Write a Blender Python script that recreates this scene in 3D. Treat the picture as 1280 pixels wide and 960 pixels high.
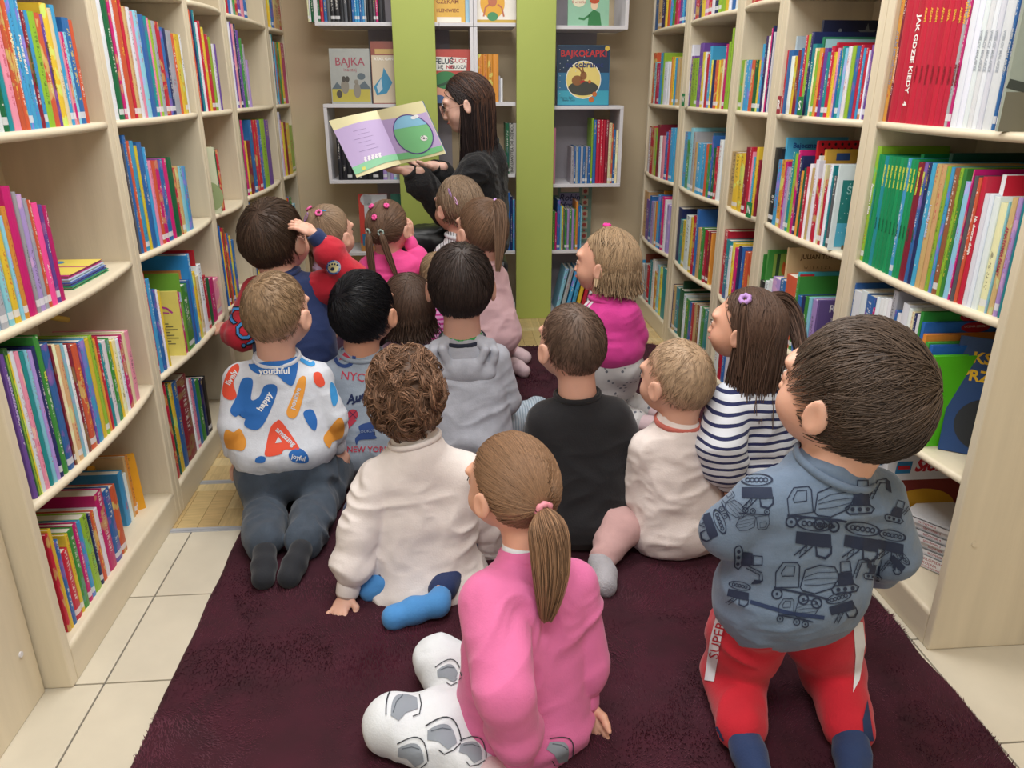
import bpy, bmesh, math, random
import numpy as np
from mathutils import Vector, Matrix
from mathutils.bvhtree import BVHTree
for o in list(bpy.data.objects): bpy.data.objects.remove(o)
scn = bpy.context.scene
COL = scn.collection
rnd = random.Random(7)
nrng = np.random.default_rng(5)
# ---------------------------------------------------------------- camera
CAMZ = 1.2; FPX = 966.0; YAW = math.radians(4.5); PITCH = math.radians(21)
cd = bpy.data.cameras.new('camera'); cam = bpy.data.objects.new('camera', cd); COL.objects.link(cam)
cam.location = (0, 0, CAMZ); cam.rotation_euler = (math.radians(90) - PITCH, 0, -YAW)
cd.sensor_width = 36; cd.lens = FPX / 1280 * 36; cd.clip_start = .02
scn.camera = cam
# ---------------------------------------------------------------- light
scn.view_settings.view_transform = 'Standard'; scn.view_settings.look = 'None'
scn.view_settings.gamma = 1; scn.view_settings.use_curve_mapping = False
scn.view_settings.exposure = 0.0
wld = bpy.data.worlds.new('world'); scn.world = wld; wld.use_nodes = True
wld.node_tree.nodes['Background'].inputs[0].default_value = (.92, .96, 1, 1)
wld.node_tree.nodes['Background'].inputs[1].default_value = .68
LAMPS = [(.1, .3), (.1, 1.9), (.1, 3.3)]
LPOW = [34, 30, 19]
for (lx, ly), pw in zip(LAMPS, LPOW):
    l = bpy.data.lights.new('ceiling_light', 'AREA'); l.shape = 'RECTANGLE'; l.size = 1.2; l.size_y = .6
    l.energy = pw; l.color = (1, .985, .975)
    lo = bpy.data.objects.new('ceiling_light', l); lo.location = (lx, ly, 2.38); COL.objects.link(lo)
# ---------------------------------------------------------------- picture <-> place helpers
_f = np.array([math.sin(YAW) * math.cos(PITCH), math.cos(YAW) * math.cos(PITCH), -math.sin(PITCH)])
_r = np.array([math.cos(YAW), -math.sin(YAW), 0.]); _u = np.cross(_r, _f); _c = np.array([0, 0, CAMZ])
def ray(px, py): return _f + _r * (px - 640) / FPX - _u * (py - 480) / FPX
def atY(px, py, Y): d = ray(px, py); return _c + d * (Y / d[1])
def atZ(px, py, z): d = ray(px, py); return _c + d * ((z - CAMZ) / d[2])
def atX(px, py, X): d = ray(px, py); return _c + d * (X / d[0])
def proj(p):
    v = np.array(p, float) - _c; c = v @ _f
    return 640 + FPX * (v @ _r) / c, 480 - FPX * (v @ _u) / c
def y_on_line(px, X, Z):
    k = (px - 640) / FPX; v0 = np.array([X, 0, Z]) - _c
    return (k * (v0 @ _f) - v0 @ _r) / (_r[1] - k * _f[1])
def z_at(py, X, Y):
    k = (480 - py) / FPX; v0 = np.array([X, Y, 0]) - _c
    return (k * (v0 @ _f) - v0 @ _u) / (_u[2] - k * _f[2])
# ---------------------------------------------------------------- materials
def lin(h):
    if isinstance(h, str):
        h = h.lstrip('#'); h = [int(h[i:i + 2], 16) / 255 for i in (0, 2, 4)]
    return tuple((c / 12.92 if c <= .04045 else ((c + .055) / 1.055) ** 2.4) for c in h) + (1,)
MATS = {}
def mat(name, col, rough=.6, var=0, vscale=8, bump=0, bscale=60, metal=0, sheen=0, stretch=(1, 1, 1), spec=.5, emit=0, coords='Object', trans=0):
    if name in MATS: return MATS[name]
    m = bpy.data.materials.new(name); m.use_nodes = True; nt = m.node_tree; N = nt.nodes; b = N['Principled BSDF']
    c = lin(col); b.inputs['Base Color'].default_value = c
    b.inputs['Roughness'].default_value = rough; b.inputs['Metallic'].default_value = metal
    b.inputs['Specular IOR Level'].default_value = spec
    if sheen: b.inputs['Sheen Weight'].default_value = sheen; b.inputs['Sheen Roughness'].default_value = .5
    if trans: b.inputs['Transmission Weight'].default_value = trans
    tc = N.new('ShaderNodeTexCoord'); mp = N.new('ShaderNodeMapping'); mp.inputs['Scale'].default_value = stretch
    nt.links.new(tc.outputs[coords], mp.inputs[0])
    if var:
        n = N.new('ShaderNodeTexNoise'); n.inputs['Scale'].default_value = vscale; n.inputs['Detail'].default_value = 5
        nt.links.new(mp.outputs[0], n.inputs['Vector'])
        r = N.new('ShaderNodeValToRGB'); r.color_ramp.elements[0].position = .3; r.color_ramp.elements[1].position = .7
        r.color_ramp.elements[0].color = tuple(max(0, x * (1 - var)) for x in c[:3]) + (1,)
        r.color_ramp.elements[1].color = tuple(min(1, x * (1 + var)) for x in c[:3]) + (1,)
        nt.links.new(n.outputs[0], r.inputs[0]); nt.links.new(r.outputs[0], b.inputs['Base Color'])
    if bump:
        n = N.new('ShaderNodeTexNoise'); n.inputs['Scale'].default_value = bscale; n.inputs['Detail'].default_value = 4
        nt.links.new(mp.outputs[0], n.inputs['Vector'])
        bp = N.new('ShaderNodeBump'); bp.inputs['Strength'].default_value = bump; bp.inputs['Distance'].default_value = .01
        nt.links.new(n.outputs[0], bp.inputs['Height']); nt.links.new(bp.outputs[0], b.inputs['Normal'])
    MATS[name] = m; return m
def wood(name, col, stretch, var=.1):
    return mat(name, col, .45, var, 3, .04, 30, stretch=stretch)
M_wood = wood('maple_laminate', '#D8CCB2', (7, 7, .6), .07)
M_woodh = wood('maple_laminate_lengthwise', '#D8CCB2', (7, .6, 7), .07)
M_white = mat('white_board', '#D9D8DC', .5, .03, 4)
M_greyb = mat('grey_lilac_board', '#A9A4AC', .6, .04, 4)
M_wall = mat('beige_wall_paint', '#C9B592', .85, .03, 2, .05, 200)
M_wall_c = mat('wall_pale', '#D2C0A0', .85, .03, 2, .05, 200)
M_ceil = mat('ceiling_white', '#E8E6E0', .9)
M_green = mat('lime_green_panel', '#ABB95C', .5, .03, 3, .03, 300)
M_page = mat('book_pages', '#DCD6C8', .9, .1, 10, stretch=(1, 40, 1))
M_screw = mat('steel', '#B8B8B8', .35, metal=1)
# book cover material, colours carried by the mesh
def book_material():
    m = bpy.data.materials.new('printed_book_cover'); m.use_nodes = True; nt = m.node_tree; N = nt.nodes; L = nt.links; b = N['Principled BSDF']
    b.inputs['Roughness'].default_value = .38
    a1 = N.new('ShaderNodeAttribute'); a1.attribute_name = 'c1'; a2 = N.new('ShaderNodeAttribute'); a2.attribute_name = 'c2'
    uv = N.new('ShaderNodeUVMap'); uv.uv_map = 'UVMap'
    sp = N.new('ShaderNodeSeparateXYZ'); L.new(uv.outputs[0], sp.inputs[0])
    seed = a2.outputs['Alpha']
    def M(op, a, b_=None, c=None):
        n = N.new('ShaderNodeMath'); n.operation = op
        for i, x in enumerate((a, b_, c)):
            if x is None: continue
            if isinstance(x, (int, float)): n.inputs[i].default_value = x
            else: L.new(x, n.inputs[i])
        return n.outputs[0]
    U = sp.outputs[0]; V = sp.outputs[1]
    on = M('GREATER_THAN', U, -.5)
    def noise(vx, vy, vz, sc=1, det=1):
        c = N.new('ShaderNodeCombineXYZ'); L.new(vx, c.inputs[0]); L.new(vy, c.inputs[1]); L.new(vz, c.inputs[2])
        n = N.new('ShaderNodeTexNoise'); n.inputs['Scale'].default_value = sc; n.inputs['Detail'].default_value = det
        L.new(c.outputs[0], n.inputs['Vector']); return n
    s50 = M('MULTIPLY', seed, 50)
    gl = noise(M('MULTIPLY', U, 3.2), M('MULTIPLY', V, 260), s50, 1, 1).outputs[0]
    word = noise(s50, M('MULTIPLY', V, 9), s50, 1, 0).outputs[0]
    cen = M('LESS_THAN', M('ABSOLUTE', M('SUBTRACT', U, .5)), .17)
    t = M('MULTIPLY', M('GREATER_THAN', gl, .53), M('MULTIPLY', cen, M('GREATER_THAN', word, .5)))
    t = M('MULTIPLY', M('MULTIPLY', t, M('GREATER_THAN', seed, .03)), M('MULTIPLY', on, M('GREATER_THAN', V, .045)))
    mix = N.new('ShaderNodeMixRGB'); L.new(M('MULTIPLY', t, .6), mix.inputs[0]); L.new(a1.outputs['Color'], mix.inputs[1]); L.new(a2.outputs['Color'], mix.inputs[2])
    # picture patches on some spines
    pn = noise(M('MULTIPLY', U, .6), M('MULTIPLY', V, 16), s50, 1.6, 3)
    ps = M('MULTIPLY', M('MULTIPLY', M('GREATER_THAN', M('FRACT', M('MULTIPLY', seed, 7.3)), .62), on), M('GREATER_THAN', pn.outputs[0], .56))
    hs = N.new('ShaderNodeHueSaturation'); L.new(M('ADD', M('MULTIPLY', pn.outputs[0], .5), .3), hs.inputs['Hue']); hs.inputs['Saturation'].default_value = .8
    L.new(M('ADD', pn.outputs[0], .5), hs.inputs['Value']); L.new(a1.outputs['Color'], hs.inputs['Color'])
    mx2 = N.new('ShaderNodeMixRGB'); L.new(M('MULTIPLY', ps, .7), mx2.inputs[0]); L.new(mix.outputs[0], mx2.inputs[1]); L.new(hs.outputs[0], mx2.inputs[2])
    # coloured or white label strip near the foot
    lb = M('MULTIPLY', M('MULTIPLY', M('GREATER_THAN', V, .012), M('LESS_THAN', V, .026)), M('MULTIPLY', on, M('GREATER_THAN', M('FRACT', M('MULTIPLY', seed, 13.7)), .6)))
    mx3 = N.new('ShaderNodeMixRGB'); L.new(M('MULTIPLY', lb, .8), mx3.inputs[0]); L.new(mx2.outputs[0], mx3.inputs[1]); mx3.inputs[2].default_value = (.75, .76, .78, 1)
    L.new(mx3.outputs[0], b.inputs['Base Color'])
    return m
M_book = book_material()
# ---------------------------------------------------------------- mesh helpers
def link(name, me, m=None, parent=None, smooth=False):
    o = bpy.data.objects.new(name, me); COL.objects.link(o)
    if m is not None and not me.materials: me.materials.append(m)
    if smooth: me.polygons.foreach_set('use_smooth', [True] * len(me.polygons))
    if parent is not None: o.parent = parent
    return o
def tag(o, label=None, cat=None, group=None, kind=None):
    if label: o['label'] = label
    if cat: o['category'] = cat
    if group: o['group'] = group
    if kind: o['kind'] = kind
    return o
def empty(name, loc=(0, 0, 0), label=None, cat=None, group=None, rz=0):
    o = bpy.data.objects.new(name, None); COL.objects.link(o); o.location = loc; o.rotation_euler.z = rz; o.empty_display_size = .05
    return tag(o, label, cat, group)
class MB:
    def __init__(s): s.v = []; s.f = []
    def add(s, v, f):
        n = len(s.v); s.v += [tuple(map(float, p)) for p in v]; s.f += [tuple(i + n for i in q) for q in f]; return s
    def box(s, x0, x1, y0, y1, z0, z1, b=0):
        if b <= 0:
            v = [(x, y, z) for z in (z0, z1) for y in (y0, y1) for x in (x0, x1)]
            return s.add(v, [(0, 2, 3, 1), (4, 5, 7, 6), (0, 1, 5, 4), (2, 6, 7, 3), (0, 4, 6, 2), (1, 3, 7, 5)])
        bm = bmesh.new(); bmesh.ops.create_cube(bm, size=1)
        for q in bm.verts: q.co = Vector(((x0 + x1) / 2 + q.co.x * (x1 - x0), (y0 + y1) / 2 + q.co.y * (y1 - y0), (z0 + z1) / 2 + q.co.z * (z1 - z0)))
        bmesh.ops.bevel(bm, geom=bm.edges[:], offset=b, segments=2, affect='EDGES', profile=.5)
        s.add([q.co for q in bm.verts], [[q.index for q in f.verts] for f in bm.faces]); bm.free(); return s
    def tube(s, pts, rad, n=8, cap=True):
        pts = [Vector(p) for p in pts]; m = len(pts); rad = rad if hasattr(rad, '__len__') else [rad] * m
        rings = []; up = None
        for i, p in enumerate(pts):
            t = (pts[min(i + 1, m - 1)] - pts[max(i - 1, 0)]).normalized()
            if up is None: up = t.orthogonal().normalized()
            up = (up - t * up.dot(t)).normalized(); w = t.cross(up)
            rings.append([p + (up * math.cos(a) + w * math.sin(a)) * rad[i] for a in [2 * math.pi * k / n for k in range(n)]])
        v = [q for r in rings for q in r]
        f = [(i * n + k, i * n + (k + 1) % n, (i + 1) * n + (k + 1) % n, (i + 1) * n + k) for i in range(m - 1) for k in range(n)]
        if cap: f += [tuple(range(n))[::-1], tuple((m - 1) * n + k for k in range(n))]
        return s.add(v, f)
    def mesh(s, name):
        me = bpy.data.meshes.new(name); me.from_pydata(s.v, [], s.f); me.update(); return me
    def build(s, name, m, parent=None, smooth=False): return link(name, s.mesh(name), m, parent, smooth)
def box(name, x0, x1, y0, y1, z0, z1, m, parent=None, b=0): return MB().box(x0, x1, y0, y1, z0, z1, b).build(name, m, parent)
# ---------------------------------------------------------------- dimensions
XL = -.8325; XR = 1.0575; DEP = .28; YB = 4.46
SZ = [.09, .432, .777, 1.122, 1.468]; TH = .019
LB = [(1.405, 2.072), (2.13, 2.81), (2.858, 3.26), (3.335, 4.02), (4.09, 4.44)]   # left bays, near to far
RB = [(1.372, 1.94), (2.01, 2.565), (2.64, 2.95), (3.03, 3.6), (3.69, 4.26)]      # right bays, near to far
CEIL = 2.4
# ---------------------------------------------------------------- setting
fl = empty('floor', (0, 0, 0)); tag(fl, kind='structure')
M_tile = mat('cream_stone_tile', '#CDC5B2', .38, .08, 6, .03, 60)
M_grout = mat('dark_grout', '#6A665E', .9)
g = MB().box(-1.2, 1.45, -1.2, 2.0, -.03, -.004).build('grout_bed', M_grout, fl)
TX, TY = .3023, .3065; x_0 = -.7725; y_0 = 2.003
tm = MB().box(.002, TX - .002, .002, TY - .002, -.02, 0, .0012).mesh('tile'); tm.materials.append(M_tile)
for i in range(-2, 8):
    for j in range(1, 9):
        x0 = x_0 + i * TX; y1 = y_0 - (j - 1) * TY
        if x0 > 1.4 or x0 + TX < -1.15: continue
        o = link('tile', tm, None, fl); o.location = (x0, y1 - TY, 0)
# parquet beyond the metal strip : finger-block mosaic
M_pq = [mat('parquet_oak_%s' % n, c, .42, .18, 5, .03, 50, stretch=s) for n, c, s in (('a', '#C9B07E', (20, 2, 5)), ('b', '#BFA472', (2, 20, 5)), ('c', '#D2BC8C', (20, 2, 5)), ('d', '#C4AB78', (2, 20, 5)))]
box('subfloor', -1.2, 1.45, 2.0, YB + .05, -.03, -.003, mat('parquet_joint', '#6E5A3A', .8), fl)
bs = .235; npl = 4
pmx = MB().box(0, bs - .001, 0, bs / npl - .001, -.01, 0, .0008).mesh('floorboard'); pmy = MB().box(0, bs / npl - .001, 0, bs - .001, -.01, 0, .0008).mesh('floorboard')
pv = []
for mi in M_pq:
    a = (pmx if mi in (M_pq[0], M_pq[2]) else pmy).copy(); a.materials.append(mi); pv.append(a)
cnt = 0
far = MB(); far2 = MB()
for i in range(-5, 7):
    for j in range(0, 11):
        x0 = i * bs; y0 = 2.012 + j * bs
        if y0 + bs > YB: continue
        for k in range(npl):
            al = (i + j) % 2
            hidden = (-.55 < x0 < .85 and y0 < 3.4) or x0 < -1.1 or x0 > 1.2
            if hidden:
                if al: far.box(x0, x0 + bs - .001, y0 + k * bs / npl, y0 + (k + 1) * bs / npl - .001, -.01, 0)
                else: far.box(x0 + k * bs / npl, x0 + (k + 1) * bs / npl - .001, y0, y0 + bs - .001, -.01, 0)
            else:
                o = link('floorboard', pv[(0 if rnd.random() < .5 else 2) if al else (1 if rnd.random() < .5 else 3)], None, fl)
                o.location = (x0, y0 + k * bs / npl, 0) if al else (x0 + k * bs / npl, y0, 0)
tag(far.build('covered_floorboards', M_pq[1], fl), kind='stuff')
for yy in (2.006, 2.3):
    s = MB()
    for k in range(4): s.box(-1.1, 1.35, yy - .009 + k * .006, yy - .0045 + k * .006, -.003, .0035 - abs(k - 1.5) * .0008)
    s.build('metal_strip', mat('brushed_aluminium', '#B9BCC2', .55, metal=.3), fl)
def struct(name, *a, b=0):
    return tag(box(name, *a, b=b), kind='structure')
struct('wall_left', -1.25, -1.13, -1.2, YB + .1, 0, CEIL, M_wall)
struct('wall_right', 1.355, 1.47, -1.2, YB + .1, 0, CEIL, M_wall)
struct('wall_back', -1.25, 1.47, YB, YB + .1, 0, CEIL, M_wall_c)
struct('ceiling', -1.25, 1.47, -1.2, YB + .1, CEIL, CEIL + .08, M_ceil)
# ---------------------------------------------------------------- bookcases
def bow_front(y, y0, y1): return .023 * (1 - ((y - (y0 + y1) / 2) / ((y1 - y0) / 2)) ** 2)
def shelf_mesh(L, bow=True, n=14, th=TH):
    prof = []
    r = th / 2
    for k in range(7):
        a = -math.pi / 2 + math.pi * k / 6; prof.append((math.cos(a) * r - r, math.sin(a) * r - r))
    v = []; f = []
    for i in range(n + 1):
        y = L * i / n; b = bow_front(y, 0, L) if bow else 0
        ring = [(-DEP + .008, y, -th)] + [(b + px, y, pz) for px, pz in prof] + [(-DEP + .008, y, 0)]
        v += ring
    m = len(prof) + 2
    for i in range(n):
        for k in range(m): f.append((i * m + k, (i + 1) * m + k, (i + 1) * m + (k + 1) % m, i * m + (k + 1) % m))
    f.append(tuple(range(m))); f.append(tuple(n * m + k for k in range(m))[::-1])
    mb = MB(); mb.v = v; mb.f = f; me = mb.mesh('shelf'); me.polygons.foreach_set('use_smooth', [True] * len(me.polygons))
    return me
def bookcase(y0, y1, side, p0, p1, label, toe):
    X = XL if side < 0 else XR
    L = y1 - y0
    c = empty('bookcase', (X, y0, 0), label, 'bookcase')
    sx = 1 if side < 0 else -1
    def part(o): o.scale.x = 1; return o
    def bx(name, a, b, *r, m=M_wood, bv=.003):
        a, b = (a, b) if side < 0 else (-b, -a)
        return box(name, a, b, *r, m, c, bv)
    bx('side_panel', -DEP, .0, -p0, 0, 0, 2.3, bv=.004); bx('side_panel', -DEP, 0, L, L + p1, 0, 2.3, bv=.004)
    bx('back_panel', -DEP, -DEP + .008, 0, L, 0, 2.3, bv=0)
    bx('plinth', -.022, .0, 0, L, 0, .082, m=M_woodh)
    bx('top_panel', -DEP, 0, 0, L, 2.26, 2.28, m=M_woodh)
    for z in SZ + [1.83]:
        sm = shelf_mesh(L, z > .1)
        if side > 0:
            for q in sm.vertices: q.co.x *= -1
            sm.flip_normals()
        o = link('shelf', sm, M_woodh, c, True); o.location.z = z
    return c
ordn = ['nearest', 'second', 'third', 'fourth', 'farthest']
for i, (a, b) in enumerate(LB):
    p0 = .024 if i == 0 else (a - LB[i - 1][1]) / 2 - .0007
    p1 = (LB[i + 1][0] - b) / 2 - .0007 if i < 4 else .02
    c = bookcase(a, b, -1, p0, p1, 'pale wooden bookcase with bowed shelves, %s on the left side' % ordn[i], 0)
for i, (a, b) in enumerate(RB):
    p0 = .022 if i == 0 else (a - RB[i - 1][1]) / 2 - .0007
    p1 = (RB[i + 1][0] - b) / 2 - .0007 if i < 4 else .03
    c = bookcase(a, b, 1, p0, p1, 'pale wooden bookcase with bowed shelves, %s on the right side' % ordn[i], 0)
    if i == 0:
        for z in (.28, .85): MB().tube([(.05, -.0225, z), (.05, -.0245, z)], .007, 12).build('screw_cap', M_wood, c)
# cabinet side running toward the viewer on the left
cab = empty('cabinet', (-.8875, .4, 0), 'tall plain pale wooden cabinet standing before the nearest left bookcase', 'cabinet')
box('side_panel', -.22, 0, 0, .975, 0, 2.2, M_wood, cab, .003)
MB().tube([(-.0, .93, .135), (.003, .93, .135)], .006, 12).build('screw_cap', M_white, cab)
# ---------------------------------------------------------------- books
PAL = dict(r='B8203A', o='C9593A', O='D6903C', y='DCBE38', c='E3D9AE', w='DEE2E8', g='3B8A3C', G='125F3A', l='8DB434', t='1C8890', b='2E66A8', s='3E98C8', n='1F2A5C',
           p='67479A', P='A88FCB', m='BE1E70', k='E08CA6', h='EE4C96', B='8A5636', x='202228', e='A2A6AC', E='565B60', a='86C4D6', d='7E1F33', T='C6A673', q='0E8A55')
CW = dict(r='red', o='orange-red', O='amber', y='yellow', c='cream', w='white', g='green', G='dark green', l='lime', t='teal', b='blue', s='sky-blue', n='navy', p='purple', P='lilac', m='magenta', k='pink', h='hot-pink', B='brown', x='black', e='grey', E='dark grey', a='pale blue', d='maroon', T='tan', q='emerald')
ROWW = ['bottom shelf', 'second shelf up', 'third shelf up', 'fourth shelf up', 'fifth shelf up']
BOOKS = []
def add_row(side, bay, row, start, spec, top=None, inset=.012, wdt=.2):
    X0 = XL if side < 0 else XR
    y0, y1 = (LB if side < 0 else RB)[bay]
    z = SZ[row]; prev = start; lst = []; ht = .24
    toks = spec.split()
    for tk in toks:
        col = tk[0]; rest = tk[1:]
        if '/' in rest: px, tp = rest.split('/'); px = float(px); tp = float(tp)
        else: px = float(rest); tp = None
        def yy(p):
            y = y_on_line(p, X0, z)
            for _ in range(3): y = y_on_line(p, X0 - side * ((bow_front(min(max(y, y0), y1), y0, y1) if row else 0) - inset), z)
            return y
        ya, yb = yy(prev), yy(px)
        prev = px
        ya, yb = min(ya, yb), max(ya, yb)
        ya = max(ya, y0 + .0005); yb = min(yb, y1 - .0005)
        if yb - ya < .0015: continue
        ym = (ya + yb) / 2; bw = bow_front(ym, y0, y1) if row else 0
        xs = X0 - side * (bw - inset)
        if tp is not None: ht = z_at(tp, xs, ym) - z
        h = min(ht * (1 + (0 if tp is not None else rnd.uniform(-.02, .02))), .318)
        lst.append(dict(side=side, bay=bay, row=row, y0=ya, y1=yb, x=xs, z=z, h=h, w=min(wdt, .245 + bw - .02) * rnd.uniform(.9, 1.05), col=col))
    n = len(lst)
    for i, b in enumerate(lst): b['i'] = i; b['n'] = n
    BOOKS.extend(lst)
# rows read left to right: colour letter, picture column of the right edge at the foot, optional picture line of the top
L_, R_ = -1, 1
add_row(L_, 0, 3, -14, 'a-6/-25 e2 w8 G15 t21 k30 o36/-10 o41 s46/-14 s51 s55/-8 d60/13 s64/13 l72/14 o78/16 p81/18 y88/4 c92/10 s96/6 k98/40 m101/40 a104/40 b110/22 o114/25')
add_row(L_, 0, 2, -14, 'w-8/300 a5/300 e15/296 a22/280 y30/285 a34/270 O40/258 m50/233 e54/240 P60/243 e64/248 o68/250 h75/254 p79/256 m84/257')
add_row(L_, 0, 1, 45, 'p50/443 l53/445 y55/443 w60/440 k65/440 t70/440 a74/438 P78/438 n82/433 g88/420 b96/430 d98/432 c102/431 T107/432 a110/430 w113/432 d117/431 o124/431 p126/430 s132/425 y136/424 l140/420 O142/424 r145/421 t148/430 w152/426 g156/424 y158/427 c162/425 w165/424 m169/420 c172/416 k176/414')
add_row(L_, 0, 0, 88, 'r91/668 y94/662 b98/676 r105/688 y108/668 g114/662 m118/655 s122/652 l129/645 n132/643 o136/640 w140/636 m148/615 b155/612 o161/608', inset=.02)
add_row(L_, 0, 0, 161, 's166/590 w169/592 T171/572 O174/570', inset=.06)
add_row(L_, 0, 0, 197, 'b201/565 r207/560 y211/574', inset=.045)
add_row(L_, 1, 3, 143, 'n145/118 w152/-22 G159/-22 m162/-22 w165/-18 o172/-12 r175/-8 T180/8 w184/9 k187/14 a193/13 b199/18 t202/20 k204/22 l207/25 e211/26 r216/27 b219/34 n222/35 e228/38 o231/42 y234/42 y237/43 w239/43')
add_row(L_, 1, 2, 170, 'r176/171 E178/180 b182/169 o185/176 s190/176 y193/182 b199/178 s202/184 k206/201 o210/201 m214/200 b219/199 m223/198 G229/197 r231/210 T235/208 a239/208 s243/208')
add_row(L_, 1, 1, 199, 'r202/342 s207/349 b211/362 w213/362 y216/363', inset=.012)
add_row(L_, 1, 1, 233, 'm237/365 g246/357 b249/350 s253/318 y256/340 c259/345 w263/331 r266/345 G269/348 m273/348 k278/349')
add_row(L_, 1, 0, 223, 'r227/480 G229/480 y233/480 b238/478 d248/472 w250/474 k253/474 b256/475 g260/475 n263/474 x267/472')
add_row(L_, 2, 3, 251, 'o253/-18 n256/-18 t259/-18 w262/28 r265/26 y268/34 r272/43 l275/46 w278/55 p280/55')
add_row(L_, 2, 2, 270, 'c277/184 G280/185 r283/187')
add_row(L_, 2, 1, 283, 'n285/275 b287/282 y289/290 r291/285 B293/285 o295/292 b297/292 y299/295 b302/300')
add_row(L_, 3, 4, 281, 'c284/-22 r287 b290 w293 g296 r299 p303 k307 b311')
add_row(L_, 3, 3, 293, 'n295/24 w297/25 w299/27 p301/27 k304/30 n306/30 p309/38 g312/48 e314/55 P317/75')
add_row(L_, 3, 2, 308, 'g311/150 m314/150 y316/176 d321/176 b325/150 r328/150 r331/150 b334/150 l339/149 p343/150')
add_row(L_, 3, 1, 321, 'b324/250 y327/255 r330/255 g334/258')
add_row(L_, 3, 0, 321, 'b325/420 y328/420 r331/422')
add_row(L_, 4, 4, 337, 'y341/-15 b345 T350 r354 b358')
add_row(L_, 4, 3, 345, 't348/41 o350/52 s352/52 B354/53 g356/53 y358/53 m360/54 o362/55 s365/55 d370/70')
add_row(L_, 4, 2, 351, 'r353/139 w355/140 n357/143 k359/150 y362/153 d364/153 y367/154 l371/157')
add_row(L_, 4, 1, 358, 't361/249 y363/247 o365/247 b368/246 g371/247 a374/255')
# right side, near to far
add_row(R_, 0, 3, 1094, 'n1098/-10 r1102/-10 O1106/-10 d1109/-10 r1117/-5 r1123/-5 r1130/-5 r1137/-5 r1143/-5 r1150/-5 r1157/-5 r1164/-5 r1171/-5 r1178/-5 e1182/-8 m1185/-10 w1193/-5 w1200/-5 w1206/-5 w1212/-5 w1218/-5 w1224/-5 w1237/-5 b1241/-8 e1247/-10')
add_row(R_, 0, 2, 1062, 'r1067/180 a1072/184 l1077/183 q1080/193 q1084/194 t1088/195 q1092/195 q1096/196 q1101/196 q1105/197 q1109/198 s1113/198 q1117/199 q1121/200 d1128/203 b1132/203 n1136/204 s1141/204 T1147/205 T1153/206 l1158/208 s1162/209 B1168/210 l1172/210 g1176/211 a1183/227 m1185/212 E1190/220 o1194/222 r1200/221 w1206/242 w1211/243 w1219/246 c1229/254 a1231/252 T1238/247 P1244/247 t1250/250 B1252/260 y1257/270')
add_row(R_, 0, 1, 1037.0, 'w1045.0/345 b1050.0/354 w1057.0/364 w1063.0/364 b1071.0/370 m1073.0/385 w1077.0/372 w1081.0/373 w1085.0/373 w1089.0/374 e1094.0/362 b1097.0/388 w1101.0/392 w1108.0/380 w1112.0/386 c1115.0/390 n1118.0/392 w1121.0/393', wdt=.22)
add_row(R_, 0, 0, 1044, 'w1050/575 w1056/571 w1062/567 w1068/563 w1074/559', wdt=.22)
add_row(R_, 1, 3, 972, 'c974/47 r977/63 b981/63 w985/70 y988/70 d992/63 b995/60 r998/44 l1001/43 n1004/40 t1008/55 c1010/60 l1013/64 O1017/60 r1019/66 p1023/60 t1027/65 r1031/58 y1035/65 k1038/60 b1040/63 t1044/58 a1047/60 w1052/58 l1057/57 b1062/57 r1066/56 s1069/60 r1073/60 w1075/63 p1079/56')
add_row(R_, 1, 2, 951, 'r953/184 b955/184 x964/185 s968/200 O972/200 m974/202 P977/209 e979/210 t982/190 l985/192 m988/188 n991/195 O994/214 G996/210 r1000/209 w1003/205 T1006/210 w1010/200 r1015/224 w1018/205 c1020/206 r1023/225 w1027/206 t1029/207 E1034/220', wdt=.21)
add_row(R_, 1, 1, 935, 'O938/340 s941/342 g945/318 x950/352 w954/352 w958/350 P966/348 b972/350 o984/345 g987/345 b992/370 n996/370 g1000/371 a1004/372 P1012/375', wdt=.2)
add_row(R_, 1, 0, 915, 'w921/430 w927/430 b932/432 r936/432 T940/432 O944/435 r948/435 b953/436 w960/436 r965/436 e970/437 b975/438 r981/440')
add_row(R_, 2, 4, 940, 'r947/-10 r954/-10 r958/-5 w961 b966/-12 y971/-12 s974', wdt=.2)
add_row(R_, 2, 3, 919, 'l925/75 c927/76 s930/75 s933/75 o937/75 G942/75 y944/75 s947/55 n950/45 w953/45 m955/35 n957/32 w959/40')
add_row(R_, 2, 2, 902, 'l904/200 o906/190 b908/213 m910/212 T914/190 y919/193 y924/192 d928/184 r932/184 k934/190 s936/196 y940/184 d944/200')
add_row(R_, 2, 1, 894, 'P897/303 m899/275 r902/288 t905/300 w908/308 y911/304 m915/310 n919/308 b922/310 o928/315 o934/315')
add_row(R_, 2, 0, 886, 'b890/395 w895/400 r899/400 b903/402 w907/400 g911/400 r915/402')
add_row(R_, 3, 4, 865, 'p869/-5 r873 n876 y880 k884 r888 w892 n896 l900 l905 y909 w913 b918 w922', wdt=.2)
add_row(R_, 3, 3, 856, 'G858/57 w860/56 p862/70 l866/73 l869/72 p873/54 y876/65 w878/65 r881/68 s884/58 y886/75 n889/75 o893/75 y895/75 O898/74 c900/74 m903/55 l906/52 l909/35 n912/34 w914/70')
add_row(R_, 3, 2, 845, 'B847/165 O850/150 w852/165 s855/165 g858/175 a861/160 e864/165 T867/178 s873/179 s877/180 o880/180 g883/181 b886/170 G889/185 r892/183 w898/175')
add_row(R_, 3, 1, 839, 'd844/264 n847/260 t850/275 y853/276 w858/270 y861/272 r864/270 b867/262 T871/285 g875/285 r879/288 d883/290 O885/292')
add_row(R_, 3, 0, 833, 'n838/355 T841/357 t845/360 G850/362 w853/368 g857/374 b860/378 r863/380 T866/380 B869/382 w871/384 g875/385 t880/388')
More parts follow.
